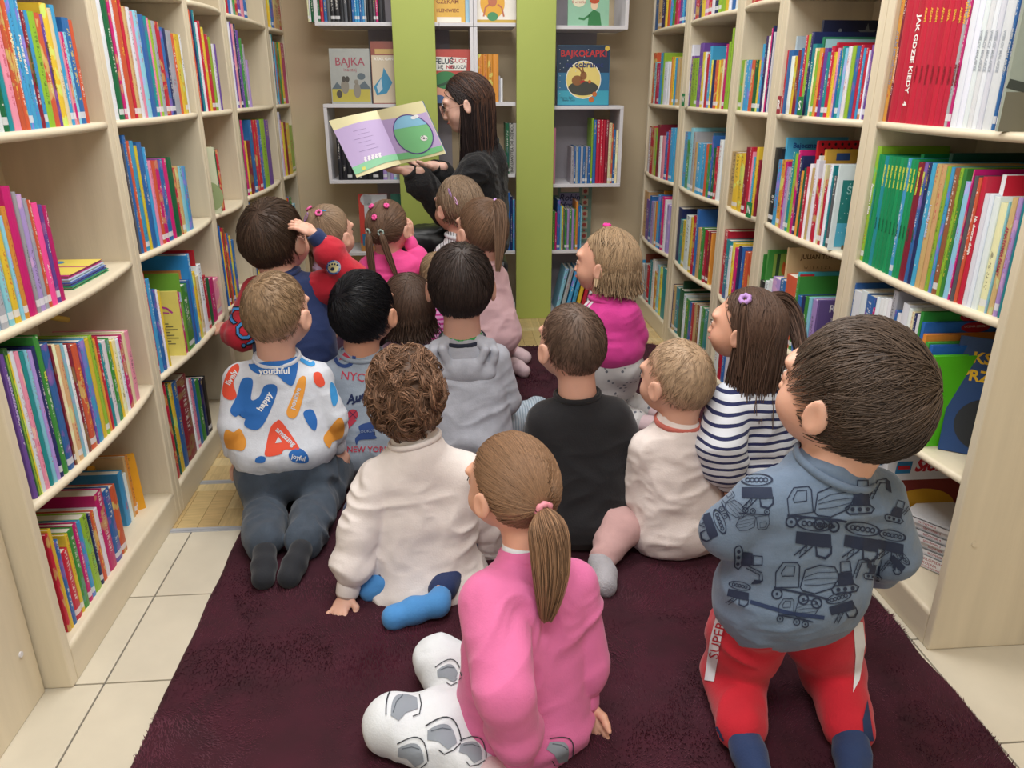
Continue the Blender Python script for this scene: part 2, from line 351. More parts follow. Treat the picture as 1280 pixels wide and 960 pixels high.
add_row(R_, 4, 4, 818, 'b822/-6 T826 n830 y833 o836 s839 g842 r845 m848 p851 s854 b857 r860 g863 w866', wdt=.2)
add_row(R_, 4, 3, 811, 'g812/66 c814/66 o816/66 a818/78 r820/79 m822/80 s825/66 l827/66 w832/77 w835/77 O838/71 y840/71 s842/72 T846/73 T849/73')
add_row(R_, 4, 2, 803, 'g804/170 r807/155 B809/158 w811/160 r814/158 T816/160 l818/160 d821/156 w824/170 k828/170 b831/165 r833/163 s838/160 s841/160 o844/172')
add_row(R_, 4, 1, 799, 'B801/240 d803/238 T806/239 p809/250 b811/245 P814/252 e816/252 O818/252 s821/244 b823/244 m826/246 w829/250 P834/256')
add_row(R_, 4, 0, 795, 'p798/322 s800/325 w803/330 e806/330 r809/332 t812/326 w815/325 O818/340 a821/332 y824/335 t829/336 e832/338')


# ---- book meshes
BVV = {}
def book_arrays(t, h, w, side):
    """hardback: rounded spine + two boards (x towards the aisle is +), origin at the spine foot"""
    bt = min(.002, t * .25); r = min(.004, t * .35)
    n = 5; prof = [(-w, 0), (0 - r, 0)] + [(-r + r * math.sin(math.pi * (k + .5) / n), t / 2 - t / 2 * math.cos(math.pi * (k + .5) / n)) for k in range(n)] + [(-r, t), (-w, t)]
    inn = [(-w, bt), (-r - .001, bt), (-r - .001, t - bt), (-w, t - bt)]
    ring = prof + inn[::-1]
    m = len(ring); v = [(x, y, 0) for x, y in ring] + [(x, y, h) for x, y in ring]
    f = [(k, (k + 1) % m, m + (k + 1) % m, m + k) for k in range(m)]
    # caps as quads between outer and inner outlines
    np_ = len(prof)
    for z0, s in ((0, 1), (m, -1)):
        caps = [(0, np_ + 3, np_ + 2, 1), tuple([1, np_ + 2, np_ + 1] + list(range(np_ - 2, 1, -1))), (np_ - 2, np_ + 1, np_, np_ - 1)]
        for c in caps: f.append(tuple(z0 + i for i in (c if s > 0 else c[::-1])))
    uvs = []
    for q in f:
        isspine = all(2 <= (i % m) - 0 <= np_ - 2 or (i % m) in (1, np_ - 2) for i in q) and len(set(i // m for i in q)) == 2
        for i in q: uvs.append((v[i][1] / t, v[i][2]) if isspine else (-1, 0))
    return v, f, uvs
def col_attr(me, name, vals):
    a = me.attributes.new(name, 'FLOAT_COLOR', 'POINT'); a.data.foreach_set('color', np.asarray(vals, np.float32).ravel())
def jit(c, s=.06):
    k = 1 + rnd.uniform(-s, s) * 2; return tuple(min(1, max(0, x * k * (1 + rnd.uniform(-s, s)))) for x in c[:3])
def ink_for(col):
    c = lin(PAL[col]); lum = .2 * c[0] + .7 * c[1] + .1 * c[2]
    return lin('F2F0E8') if lum < .3 and rnd.random() < .8 else (lin('F0D040') if lum < .25 else lin('2A2A30') if rnd.random() < .6 else lin('B02040'))
def make_cover(t, h, w, side, col, seed=None, ink=None):
    v, f, uvs = book_arrays(t, h, w, side)
    me = bpy.data.meshes.new('book'); me.from_pydata(v, [], f); me.update()
    uvl = me.uv_layers.new(name='UVMap'); uvl.data.foreach_set('uv', np.array(uvs, np.float32).ravel())
    c1 = jit(lin(PAL[col])) if len(col) == 1 else lin(col)[:3]; c2 = ink or ink_for(col if len(col) == 1 else 'b')
    n = len(v)
    col_attr(me, 'c1', [(*c1, 1)] * n); col_attr(me, 'c2', [(*c2[:3], rnd.random() if seed is None else seed)] * n)
    me.materials.append(M_book); return me
def pages_mesh(t, h, w):
    bt = min(.002, t * .25)
    me = MB().box(-w + .003, -.004, bt, t - bt, .002, h - .003).mesh('pages'); me.materials.append(M_page); return me
def place_book(t, h, w, col, x, y, z, side, seed=None, ink=None, name='book'):
    me = make_cover(t, h, w, side, col, seed, ink)
    o = link(name, me)
    link('pages', pages_mesh(t, h, w), None, o)
    if side < 0: o.location = (x, y, z)
    else: o.location = (x, y + t, z); o.rotation_euler.z = math.pi
    return o
# which books show largest
for b in BOOKS:
    p = proj((b['x'], b['y0'], b['z'])); q = proj((b['x'], b['y1'], b['z'])); s = proj((b['x'], b['y0'], b['z'] + b['h']))
    b['area'] = abs(p[0] - q[0]) * abs(s[1] - p[1])
order = sorted(BOOKS, key=lambda b: -b['area'])
big = set(id(b) for b in order[:196])
print('books total', len(BOOKS))
def ordinal(n): return '%d%s' % (n, 'th' if 10 < n % 100 < 14 else {1: 'st', 2: 'nd', 3: 'rd'}.get(n % 10, 'th'))
from collections import defaultdict
rowb = defaultdict(list)
for b in BOOKS: rowb[(b['side'], b['bay'], b['row'])].append(b)
sv = []; sf = []; sc1 = []; sc2 = []; suv = []
pgm = MB()
NAMED = {}
for key, lst in rowb.items():
    side, bay, row = key; n = len(lst)
    if side > 0: lst.sort(key=lambda b: -b['y0'])
    else: lst.sort(key=lambda b: b['y0'])
    for i, b in enumerate(lst):
        t = b['y1'] - b['y0'] - .0006; h = b['h']
        if id(b) in big:
            plain = b['col'] in 'rwqt' and (side > 0 and bay == 0)
            o = place_book(t, h, b['w'], b['col'], b['x'], b['y0'], b['z'], side, seed=.02 if plain else None)
            th = 'thick' if t > .02 else 'thin' if t < .009 else 'slim'
            fromr = side < 0 and bay == 0
            lab = '%s %s book, %s from %s, %s, %s %s bookcase' % (th, CW[b['col']], ordinal(n - i if fromr else i + 1), 'right' if fromr else 'left', ROWW[row], ordn[bay], 'left' if side < 0 else 'right')
            tag(o, lab, 'book', 'books on the %s of the %s %s bookcase' % (ROWW[row], ordn[bay], 'left' if side < 0 else 'right'))
            NAMED[(side, bay, row, i)] = (o, t, h)
        else:
            v, f, uvs = book_arrays(t, h, b['w'], side); n0 = len(sv)
            for (x, y, z) in v:
                sv.append((b['x'] + x, b['y0'] + y, b['z'] + z) if side < 0 else (b['x'] - x, b['y0'] + t - y, b['z'] + z))
            sf += [tuple(q + n0 for q in ff) for ff in f]; suv += uvs
            c1 = jit(lin(PAL[b['col']])); c2 = ink_for(b['col']); sd = rnd.random()
            sc1 += [(*c1, 1)] * len(v); sc2 += [(*c2[:3], sd)] * len(v)
            x0 = b['x'] - .004 if side < 0 else b['x'] + .004; x1 = b['x'] - b['w'] + .003 if side < 0 else b['x'] + b['w'] - .003
            pgm.box(min(x0, x1), max(x0, x1), b['y0'] + .001, b['y0'] + t - .001, b['z'] + .002, b['z'] + h - .003)
# ---------------------------------------------------------------- text and flat art
def text_mesh(s, size=1, bold=0, shear=0, align='CENTER', spacing=1, ext=0):
    cu = bpy.data.curves.new('t', 'FONT'); cu.body = s; cu.size = size; cu.align_x = align; cu.align_y = 'CENTER'
    cu.offset = bold; cu.shear = shear; cu.space_character = spacing; cu.resolution_u = 2; cu.extrude = ext
    o = bpy.data.objects.new('t', cu); COL.objects.link(o); dg = bpy.context.evaluated_depsgraph_get()
    me = bpy.data.meshes.new_from_object(o.evaluated_get(dg)); bpy.data.objects.remove(o)
    V = [tuple(v.co) for v in me.vertices]; Fc = [tuple(p.vertices) for p in me.polygons]; return V, Fc
def flat(name, parts, M4, mt, parent, off=.0006):
    """parts: list of (verts2d/3d, faces) laid in the local plane of M4 (x right, y up, z out)"""
    mb = MB()
    for v, f in parts: mb.add([M4 @ Vector((p[0], p[1], off + (p[2] if len(p) > 2 else 0))) for p in v], f)
    o = mb.build(name, mt, parent)
    if len(parts) > 1 or 'print' in name: o['kind'] = 'stuff'
    return o
def poly(pts): return ([(x, y, 0) for x, y in pts], [tuple(range(len(pts)))])
def disc(cx, cy, rx, ry=None, n=28, a0=0, a1=2 * math.pi):
    ry = ry or rx; return poly([(cx + rx * math.cos(a0 + (a1 - a0) * k / n), cy + ry * math.sin(a0 + (a1 - a0) * k / n)) for k in range(n + (a1 - a0 < 6.2))])
def rect(x0, y0, x1, y1): return poly([(x0, y0), (x1, y0), (x1, y1), (x0, y1)])
def ringp(cx, cy, r0, r1, n=28, sy=1):
    v = []; f = []
    for k in range(n):
        a = 2 * math.pi * k / n; v += [(cx + r0 * math.cos(a), cy + r0 * sy * math.sin(a), 0), (cx + r1 * math.cos(a), cy + r1 * sy * math.sin(a), 0)]
        b = (k + 1) % n; f.append((2 * k, 2 * k + 1, 2 * b + 1, 2 * b))
    return v, f
def stroke(pts, w, closed=False):
    v = []; f = []; P = [Vector((p[0], p[1])) for p in pts]; n = len(P)
    for i in range(n):
        a = P[i - 1] if (closed or i > 0) else P[i]; b = P[(i + 1) % n] if (closed or i < n - 1) else P[i]
        t = (b - a); t = t.normalized() if t.length > 1e-9 else Vector((1, 0)); nn = Vector((-t.y, t.x)) * w / 2
        v += [(*(P[i] + nn), 0), (*(P[i] - nn), 0)]
    for i in range(n if closed else n - 1):
        j = (i + 1) % n; f.append((2 * i + 1, 2 * j + 1, 2 * j, 2 * i))
    return v, f
def txt(s, cx, cy, size, bold=0, rot=0, shear=0, sx=1, spacing=1):
    v, f = text_mesh(s, size, bold, shear, spacing=spacing); c, sn = math.cos(rot), math.sin(rot)
    return [(cx + (x * sx) * c - y * sn, cy + (x * sx) * sn + y * c, 0) for x, y, z in v], f
def ink(col): return mat('print_' + col.strip('#').lower(), col, .5)
def frame(o, x, y, z):
    X, Y, Z = Vector(x).normalized(), Vector(y).normalized(), Vector(z).normalized()
    return Matrix(((X.x, Y.x, Z.x, o[0]), (X.y, Y.y, Z.y, o[1]), (X.z, Y.z, Z.z, o[2]), (0, 0, 0, 1)))
# spine lettering on the near books that can be read
def spine_text(key, s, col, size, vpos, bold=.0004, sx=1, down=True, shear=0):
    if key not in NAMED: return
    o, t, h = NAMED[key]
    M4 = frame((0, t / 2, 0), (0, 1, 0), (0, 0, 1), (1, 0, 0))
    p = txt(s, 0, h * vpos, size, bold, -math.pi / 2 if down else math.pi / 2, sx=sx, shear=shear)
    flat('title', [p], M4, ink(col), o, .0004)
spine_text((1, 0, 3, 4), 'JAK GDZIE KIEDY   4', '#F0ECE8', .021, .5, .0006)
spine_text((1, 0, 3, 0), 'ATLAS HISTORYCZNY', '#8A8EA8', .012, .5)
spine_text((1, 0, 3, 1), 'ATLAS HISTORYCZNY', '#F0C0A0', .008, .45)
for i in range(5, 14):
    spine_text((1, 0, 3, i), '%s' % rnd.choice(['EWA', 'ADAM', 'OLA IGA', 'JAN LEW', 'ZOO']), '#E8B040', .010, .86)
    spine_text((1, 0, 3, i), rnd.choice(['HISTORIA', 'PRZYRODA', 'GEOGRAFIA']), '#7A1020', .008, .4)
for i in range(16, 23):
    spine_text((1, 0, 3, i), 'WIELCY MALARZE', '#A8B0BA', .009, .6)
for i in range(3, 14):
    spine_text((1, 0, 2, i), 'ZIELONA SERIA', '#D8E050', .0075, .83); spine_text((1, 0, 2, i), 'opowieści', '#0A5A38', .007, .4)
for i, (kk, s_, c_) in enumerate([(0, 'Zaczytana 1 klasa', '#F4F0F0'), (1, 'DZIEWCZYNKI', '#3090A0'), (33, 'ANATOMIA FARMY', '#A03850'), (27, 'Na dworze dzieje', '#F0E8E0'), (16, 'Legendy polskie', '#C0D0F0')]):
    spine_text((1, 0, 2, kk), s_, c_, .011, .55)
k_an = next((k for k in NAMED if k[:3] == (1, 0, 2) and abs(proj(NAMED[k][0].matrix_basis.translation)[0] - 1226) < 5), None)
n0 = len(rowb[(-1, 0, 3)])
for (i_, s_, c_) in ((7, 'BAJKI na dobranoc', '#F0E8C0'), (8, 'BAJKI', '#F0E8C0'), (9, 'POLSKIE BAJKI', '#F0F0F0'), (11, 'wiersze dla dzieci', '#3A5A20'), (15, 'Bajeczki w obrazkach', '#705020')):
    spine_text((-1, 0, 3, i_), s_, c_, .011, .55)
spine_text((-1, 0, 1, 0), 'WIELKA KSIĘGA BAJEK', '#C0B0E0', .009, .7)
spine_text((-1, 0, 1, 9), 'bajki', '#E0E060', .011, .72)
spine_text((-1, 1, 1, 0), 'Moje ABC', '#F0E0E0', .01, .5)

def add_stuff_book(x0, Y, z, t, h, w, col):
    v, f, uvs = book_arrays(t, h, w, -1); n0 = len(sv)
    for (x, y, zz_) in v: sv.append((x0 + y, Y - x, z + zz_))
    sf.extend(tuple(q + n0 for q in ff) for ff in f); suv.extend(uvs)
    c1 = jit(lin(PAL[col])); c2 = ink_for(col); sd = rnd.random(); sc1.extend([(*c1, 1)] * len(v)); sc2.extend([(*c2[:3], sd)] * len(v))
    pgm.box(x0 + .001, x0 + t - .001, Y + .004, Y + w - .003, z + .002, z + h - .003)
def finish_stuff():
    global me, uvl, sb
    me = bpy.data.meshes.new('small_books'); me.from_pydata(sv, [], sf); me.update()
    uvl = me.uv_layers.new(name='UVMap'); uvl.data.foreach_set('uv', np.array(suv, np.float32).ravel())
    col_attr(me, 'c1', sc1); col_attr(me, 'c2', sc2); me.materials.append(M_book)
    sb = link('small_books', me); tag(sb, 'small distant book spines filling the farther bookcase shelves', 'books', kind='stuff')
    pgm.build('pages', M_page, sb)

def plain_mat(col, rough=.4): return mat('cover_' + col.strip('#').lower(), col, rough, .05, 20)
def face_book(label, w, h, t, M4, col, spine=None, group=None, name='book', hinge='L'):
    """hardback seen from its front cover; local plane x right, y up, z towards the reader"""
    bt = min(.0025, t * .3); s0, s1 = (0, .003) if hinge == 'L' else (w - .003, w)
    mb = MB().box(0, w, 0, h, -bt, 0).box(0, w, 0, h, -t, -t + bt).box(s0, s1, 0, h, -t + bt, -bt)
    o = mb.build(name, plain_mat(col)); o.matrix_world = M4
    MB().box(.003, w - .004, .003, h - .003, -t + bt, -bt).build('pages', M_page, o)
    tag(o, label, 'book', group); return o
ART_DY = {}
def art(o, name, col, parts, off=.0005):
    parts = parts if isinstance(parts, list) else [parts]
    if o.name in ART_DY:
        dy, h, kx = ART_DY[o.name]; parts = [([(p[0] * kx, min(max(p[1] + dy, .001), h - .001), 0) for p in v], f) for v, f in parts]
    return flat(name, parts, Matrix(), ink(col), o, off)
def lean_frame(o, facing, tilt=0, yaw=0):
    """upright frame at o whose z looks along facing (xy), leaned back by tilt"""
    z = Vector((facing[0], facing[1], 0)).normalized(); z = Matrix.Rotation(yaw, 3, 'Z') @ z
    x = Vector((0, 0, 1)).cross(z) ; x.normalize()
    y = Vector((0, 0, 1)); 
    if tilt: R = Matrix.Rotation(-tilt, 3, x); y = R @ y; z = R @ z
    return frame(o, x, y, z)
# ----- left side specials
def lside(label, px, row, w, top, col, t=.008, yaw=0, dx=0):
    X = XL + (.012 if row else -.01) + dx; Y = y_on_line(px, X, SZ[row]); h = z_at(top, X, Y) - SZ[row]
    c, s_ = math.cos(yaw), math.sin(yaw)
    return face_book(label, w, h, t, lean_frame((X - w * c, Y - w * s_ - .002, SZ[row]), (0, -1), 0, yaw), col)
SL = 'left bookcase'
def lying(label, x0, x1, y0, y1, z, t, col, group=None, rot=0):
    M4 = Matrix.Translation((x0, y0, z + t)) @ Matrix.Rotation(rot, 4, 'Z')
    return face_book(label, x1 - x0, y1 - y0, t, M4, col, group=group)
zz = SZ[2]
for k, (c, nm) in enumerate((('#2F8A5A', 'green'), ('#3F4FA0', 'blue'), ('#B8D0E0', 'pale blue'), ('#C23A86', 'magenta and yellow'))):
    o = lying('flat %s picture book in the lying stack, %s' % (nm, ['at its bottom', 'second from its bottom', 'third from its bottom', 'on its top'][k]), -1.075, -.845 - .004 * k, 1.76 + .004 * k, 1.955, zz, .007, c, 'stack of picture books lying on the third shelf up of the nearest left bookcase')
    zz += .0075
art(o, 'cover_print', '#E3CF5E', [poly([(.05, .008), (.22, .008), (.22, .09), (.13, .09)]), rect(.12, .1, .22, .18)])
art(o, 'cover_print', '#C88FC0', [rect(.02, .02, .11, .17)], .0007)
art(o, 'cover_print', '#4A8FC0', [disc(.15, .06, .022), disc(.13, .14, .018)], .001); art(o, 'cover_print', '#C03A4A', [disc(.1, .1, .02)], .001); art(o, 'cover_print', '#E8D8B0', [disc(.06, .13, .026, .02)], .001)
o = face_book('dark charcoal book standing behind the pink books at the left picture edge', .17, .23, .02, lean_frame((-1.02, 1.545, SZ[2]), (0, -1)), '#2B3138')
art(o, 'title', '#B8BCC0', [txt('wilk', .12, .15, .03)])
# big boards standing behind the third row
o = face_book('big green hardback lying across the tops behind the second-shelf books', .2, .31, .012, lean_frame((-1.04, 1.44, SZ[1]), (0, -1)), '#3B6B3A')
mb = MB()
pts = [(-1.0, 1.72, SZ[1] + .265), (-1.0, 1.8, SZ[1] + .285), (-1.0, 1.9, SZ[1] + .27), (-.98, 1.98, SZ[1] + .235)]
mb.tube(pts, .008, 6); o = mb.build('folder', plain_mat('#D8B850'), smooth=True); o.location = (0, 0, -.02); tag(o, 'curved yellow cardboard folder edge arching behind the second-shelf books on the left', 'folder')
# amber book showing its back cover, bottom shelf left
o = face_book('amber paperback with a white duck picture turned outwards on the bottom left shelf', .12, .165, .012, lean_frame((-.975, 1.915, SZ[0]), (.62, -.78), .1), '#E0A020')
art(o, 'cover_print', '#3A78A8', [rect(.03, .105, .1, .14)]); art(o, 'cover_print', '#C8503A', [disc(.055, .118, .012)], .0008)
art(o, 'cover_print', '#E8E4DC', [disc(.05, .075, .011, .016), disc(.055, .055, .02, .011), rect(.04, .012, .1, .027)])
art(o, 'cover_print', '#2A2A2A', [disc(.047, .08, .002), disc(.054, .08, .002)] + [rect(.043 + i * .004, .015, .0445 + i * .004, .025) for i in range(13)], .0009)
art(o, 'cover_text', '#5A3A20', [txt('CE', .06, .005, .01)])
art(o, 'cover_text', '#7A5A20', [txt('TAJEMNICE ZWIERZĄT', .06, .152, .009)])
# second bookcase: covers turned out
o = lside('yellow activity book with a magenta swirl turned outwards among spines', 233, 1, .105, 364, '#E6DA74')
art(o, 'cover_print', '#B53A9A', [stroke([(.02, .125), (.03, .145), (.05, .155), (.07, .15), (.085, .135)], .006), stroke([(.025, .118), (.045, .138), (.075, .135)], .004)])
art(o, 'cover_text', '#6A6A50', [rect(.02, .1 - i * .009, .08 + .012 * ((i * 7) % 3 - 1), .103 - i * .009) for i in range(8)])
art(o, 'cover_text', '#D04A50', [disc(.04, .028, .014, .008)]); art(o, 'cover_print', '#303030', [rect(.02 + i * .0035, .004, .0215 + i * .0035, .017) for i in range(9)])
o = lside('green and sky picture book standing just behind the yellow activity book', 237.5, 1, .15, 342, '#6FA83C')
art(o, 'cover_print', '#A8C8E0', [rect(0, .16, .15, .19)])
o = lside('tall blue book with an orange title panel behind the second-shelf spines', 249.5, 1, .19, 320, '#2E86C8')
art(o, 'cover_print', '#C8864A', [rect(.03, .12, .165, .235)]); art(o, 'cover_text', '#7A4020', [txt('Drodzy Rodzice', .1, .218, .014), txt('wierszyki', .1, .196, .012)])
o = lside('red large-format book standing behind the blue book with the orange panel', 256.5, 1, .2, 313, '#B8242E', dx=-.01)
o = face_book('dark teal book standing at the left end behind the sky-blue spines', .13, .235, .014, lean_frame((-1.08, 2.3, SZ[1]), (.1, -1)), '#1F5A5A')
o = face_book('pink book standing behind the maroon books on the bottom shelf', .15, .235, .012, lean_frame((-1.06, 2.42, SZ[0]), (.1, -1)), '#D8708A')
o = lside('cream picture book with pale tree drawing facing out, third shelf', 277, 2, .14, 184, '#D8DCBE')
art(o, 'cover_print', '#9AAA7A', [disc(.11, .06, .045, .05), disc(.06, .04, .03, .035)]); art(o, 'cover_print', '#8A7A5A', [stroke([(.1, .0), (.1, .05), (.12, .08)], .006), stroke([(.1, .04), (.085, .07)], .004)], .001)
o = face_book('dark navy large book standing behind the colourful spines of the fourth left bookcase', .19, .265, .012, lean_frame((-1.04, 3.42, SZ[2]), (0, -1)), '#1A2438')
art(o, 'cover_print', '#3A78B8', [rect(.04, .03, .16, .1), rect(.05, .12, .15, .2)])
o = face_book('navy folder leaning behind the row left of the boy in the navy sweater', .17, .25, .012, lean_frame((-1.03, 2.93, SZ[1]), (0, -1)), '#16223E')
# ----- right side specials (front covers look back towards the viewer)
def fr(px, X, z): return y_on_line(px, X, z)
def rside(label, px, X, row, w, h, col, t=.012, yaw=0, tilt=0, group=None):
    hd = {'red and white book with a dark': .255, 'navy book with grey': .312, 'pale aqua': .268, 'grey-blue book': .24, 'sky-blue book with blue title': .31, 'red book with black': .315, 'yellowish': .275, 'white book with black little': .262, 'teal winter': .24, 'green forest': .262, 'beige poetry': .285, 'picture book with yellow and turq': .185, 'purple book with white': .125}
    Y = fr(px, X, SZ[row]); h = h if h < 1 else z_at(h, X, Y) - SZ[row]
    o = face_book(label, w, h, t, lean_frame((X, Y, SZ[row]), (0, -1), tilt, yaw), col, group=group)
    for k_, v_ in hd.items():
        if label.startswith(k_): ART_DY[o.name] = (h - v_, h, .66 if k_ == 'teal winter' else 1)
    return o
o = rside('large book with dinosaurs on a misty cover, facing out on the fourth shelf up', 1247, 1.035, 3, .21, .29, '#9AA396', yaw=-.25)
art(o, 'cover_print', '#6E6A58', [rect(0, 0, .21, .07)]); art(o, 'cover_print', '#B8AE80', [disc(.1, .1, .06, .035)], .0008)
art(o, 'cover_print', '#3A4038', [poly([(.03, .17), (.06, .165), (.09, .18), (.065, .155), (.06, .145), (.05, .155)]), stroke([(.0, .085), (.04, .075), (.1, .06), (.15, .045), (.2, .05)], .016), stroke([(.06, .135), (.075, .125), (.08, .1), (.1, .075)], .006)], .001)
art(o, 'cover_print', '#4A6048', [disc(.13, .25, .04, .03), disc(.18, .2, .03, .04)], .001)
o = rside('red and white book with a dark ape photo behind the third-shelf spines', 1222, 1.075, 2, .22, 219, '#DCE0E4')
art(o, 'cover_print', '#C81E36', [rect(0, .2, .22, .255)]); art(o, 'cover_print', '#3A3A3E', [disc(.12, .19, .04, .055)], .001)
o = rside('dark green large book standing far back over the emerald spine series', 1160, 1.1, 2, .17, 192, '#14463A')
o = rside('green wide book standing behind the emerald spine series', 1128, 1.09, 2, .2, 193, '#128048')
for k, (px, h, c, nm) in enumerate(((1123, 391, '#2E8A3A', 'green book with red round badge, tallest'), (1126, 404, '#2C6AB8', 'blue book with red round badge, second'), (1130, 419, '#DB8A3A', 'orange bordered book, third'), (1134, 429, '#46A040', 'mid-green book, fourth'), (1139, 433, '#2460B0', 'blue book with red badge, fifth'), (1144, 446, '#55BC1E', 'lime-green book with white circle, last and shortest'))):
    Y = fr(px, 1.045, SZ[1]); h = z_at(h, 1.05, Y) - SZ[1]
    o = face_book('%s in the stepped set right of the spines' % nm, .2, h, .012, lean_frame((1.05, Y, SZ[1]), (0, -1)), c, group='stepped set of large books on the second shelf up of the nearest right bookcase')
    if k in (0, 1, 4):
        art(o, 'cover_print', '#B02030', [disc(.12, h - .012, .034, .012)], .0008); art(o, 'cover_text', '#E8E4DC', [txt('UCZNIA SZKOŁY', .12, h - .01, .007)], .0011)
    if k == 5:
        art(o, 'cover_print', '#E8F0DC', [disc(.115, .1, .05)], .0008); art(o, 'cover_text', '#3A7A20', [txt('Co wiedzą dzieci?', .11, .065, .012)], .0012); art(o, 'cover_print', '#E8C820', [poly([(.1, .175), (.16, .18), (.158, .2), (.12, .198)])], .0008); art(o, 'cover_text', '#A02020', [txt('ZAPYTAJ', .13, .187, .012)], .0012)
Yk = fr(1185, 1.1, SZ[1])
o = face_book('dark blue book with yellow lettering leaning against the right end panel', .17, .26, .012, frame((1.088, 1.505, SZ[1] + .002), (.83, -.56, 0), (.12, .18, 1), Vector((.83, -.56, 0)).cross(Vector((.12, .18, 1)))), '#1C3F72')
art(o, 'cover_text', '#E8B820', [txt('KSIĄŻKA', .098, .215, .034, .001), txt('PRZYGÓD', .092, .175, .034, .001)])
art(o, 'cover_print', '#20242A', [disc(.085, .07, .065, .06)], .0008)
# bottom shelf right: white series
for k in range(1):
    o = face_book('white science book with red title and square emblem facing out, bottom right shelf', .2, .275, .012, lean_frame((1.062, y_on_line(1075, 1.062, SZ[0]), SZ[0]), (0, -1)), '#E6E8EA')
art(o, 'title', '#B8202E', [txt('Energia', .125, .235, .04, .0014, shear=.2), txt('atomowa', .13, .2, .04, .0014, shear=.2)])
art(o, 'cover_print', '#2A78A8', [rect(.012, .205, .062, .262)], .0006); art(o, 'cover_print', '#E8E8E8', [rect(.015, .208, .059, .259)], .0009)
art(o, 'cover_print', '#C0202E', [rect(.019, .226, .055, .24)], .0012); art(o, 'cover_text', '#202020', [txt('CO I', .037, .249, .014, .0006), txt('JAK', .037, .216, .014, .0006)], .0013)
art(o, 'cover_print', '#3A8AA8', [rect(.012, .125, .095, .185)], .0008); art(o, 'cover_print', '#C8C0B0', [disc(.05, .145, .02, .012)], .0011); art(o, 'cover_print', '#1A2A50', [rect(.012, .04, .18, .115)], .0008); art(o, 'cover_print', '#B06A70', [disc(.06, .09, .03, .02)], .0011)
for k in range(3):
    tilt = .1
    o = face_book(['white book with red title Słonie on a brown cover, front of the leaning set', 'white-topped book leaning behind the brown covered one', 'white-topped leaning book, third from the front', 'white-topped leaning book, rearmost of the leaning set'][k], .2, .25, .013,
                  lean_frame((1.075 + .006 * k, 1.632 + .0165 * k, SZ[0] + .001), (0, -1), tilt), '#DDE0E4', group='leaning science books on the bottom shelf of the nearest right bookcase')
    if k == 0:
        art(o, 'cover_print', '#7A2A22', [rect(.004, .0, .2, .185)]); art(o, 'cover_print', '#C09018', [disc(.1, .11, .09, .05)], .0008)
        art(o, 'title', '#B8202E', [txt('Słonie', .125, .222, .045, .002, shear=.3)]); art(o, 'cover_print', '#2A78A8', [poly([(.02, .203), (.06, .203), (.064, .235), (.024, .235)])]); art(o, 'cover_print', '#C0202E', [rect(.026, .214, .058, .224)], .001)
for k in range(7):
    tk = .034 if k == 0 else .0135
    zs = SZ[0] + .002 + (0 if k == 0 else .034 + (k - 1) * .0142)
    lab = 'thick white encyclopaedia lying under the stack of thin white books' if k == 0 else 'thin white book lying in the bottom right stack, %s' % ['', 'lowest thin one', 'second thin one up', 'third thin one up', 'fourth thin one up', 'fifth thin one up', 'topmost'][k]
    o = tag(empty('book', (1.185 + .004 * (k % 3) - .003 * k, 1.475 + .006 * k, zs), rz=.61), lab, 'book', 'stack of white encyclopaedias on the bottom right shelf')
    MB().box(0, .15, 0, .14 if k == 0 else .135 - .004 * k, 0, .0018).box(0, .15, 0, .14 if k == 0 else .135 - .004 * k, tk - .0018, tk).box(0, .003, 0, .135 - .004 * k, 0, tk).build('cover', plain_mat('#E4E6EA'), o)
    MB().box(.003, .147, .003, .128 - .004 * k, .0018, tk - .0018).build('pages', M_page, o)
    M4 = frame((0, .07, tk / 2), (0, -1, 0), (0, 0, 1), (-1, 0, 0))
    M5 = frame((.07, 0, tk / 2), (1, 0, 0), (0, 0, 1), (0, -1, 0))
    if k == 0:
        flat('title', [txt('ENCYKLOPEDIA', 0, .008, .010), txt('SZKOLNA', 0, -.003, .010)], M4, ink('#A83040'), o); flat('cover_text', [txt('DLA PODSTAWÓWKI', 0, -.012, .007)], M4, ink('#A83040'), o)
    else:
        flat('title', [txt('SŁOWNIK %d' % k, .02, 0, .008)], M4, ink('#A83040'), o); flat('cover_text', [txt('TOM', -.045, 0, .008)], M4, ink('#404048'), o)
# fourth-shelf specials behind the second right bookcase rows
o = rside('navy book with grey stars standing high behind the fourth-shelf row', 1015, 1.075, 3, .21, 25, '#151D3A')
art(o, 'cover_print', '#6A7078', [poly([(.13 + (.028 if i % 2 == 0 else .011) * math.sin(i * math.pi / 5), .277 + (.028 if i % 2 == 0 else .011) * math.cos(i * math.pi / 5)) for i in range(10)]), disc(.05, .285, .005), disc(.185, .28, .004)])
o = rside('pale aqua picture book with a green border behind the fourth-shelf row', 1018, 1.068, 3, .2, 46, '#2E7A5A'); art(o, 'cover_print', '#9CCBD8', [rect(.004, 0, .19, .262)]); art(o, 'cover_print', '#B06A3A', [disc(.04, .235, .012)], .001)
o = rside('crimson hardback standing sideways behind the colourful fourth-shelf spines', 1036, 1.066, 3, .2, 53, '#B81E38')
o = rside('grey-blue book with a wavy drawing behind the tag letter S', 986, 1.08, 3, .1, 45, '#A9BCC8'); art(o, 'cover_print', '#2A4A80', [stroke([(.02, .17), (.045, .19), (.06, .215), (.09, .222)], .012)])
o = rside('sky-blue book with blue title standing behind the third-shelf row', 972, 1.08, 2, .2, 172, '#4FB0DC'); art(o, 'cover_text', '#1A4A98', [txt('Bajeczne skarby', .09, .285, .022, .0006)])
art(o, 'cover_print', '#3A90CC', [disc(.06, .25, .03, .02)], .0008)
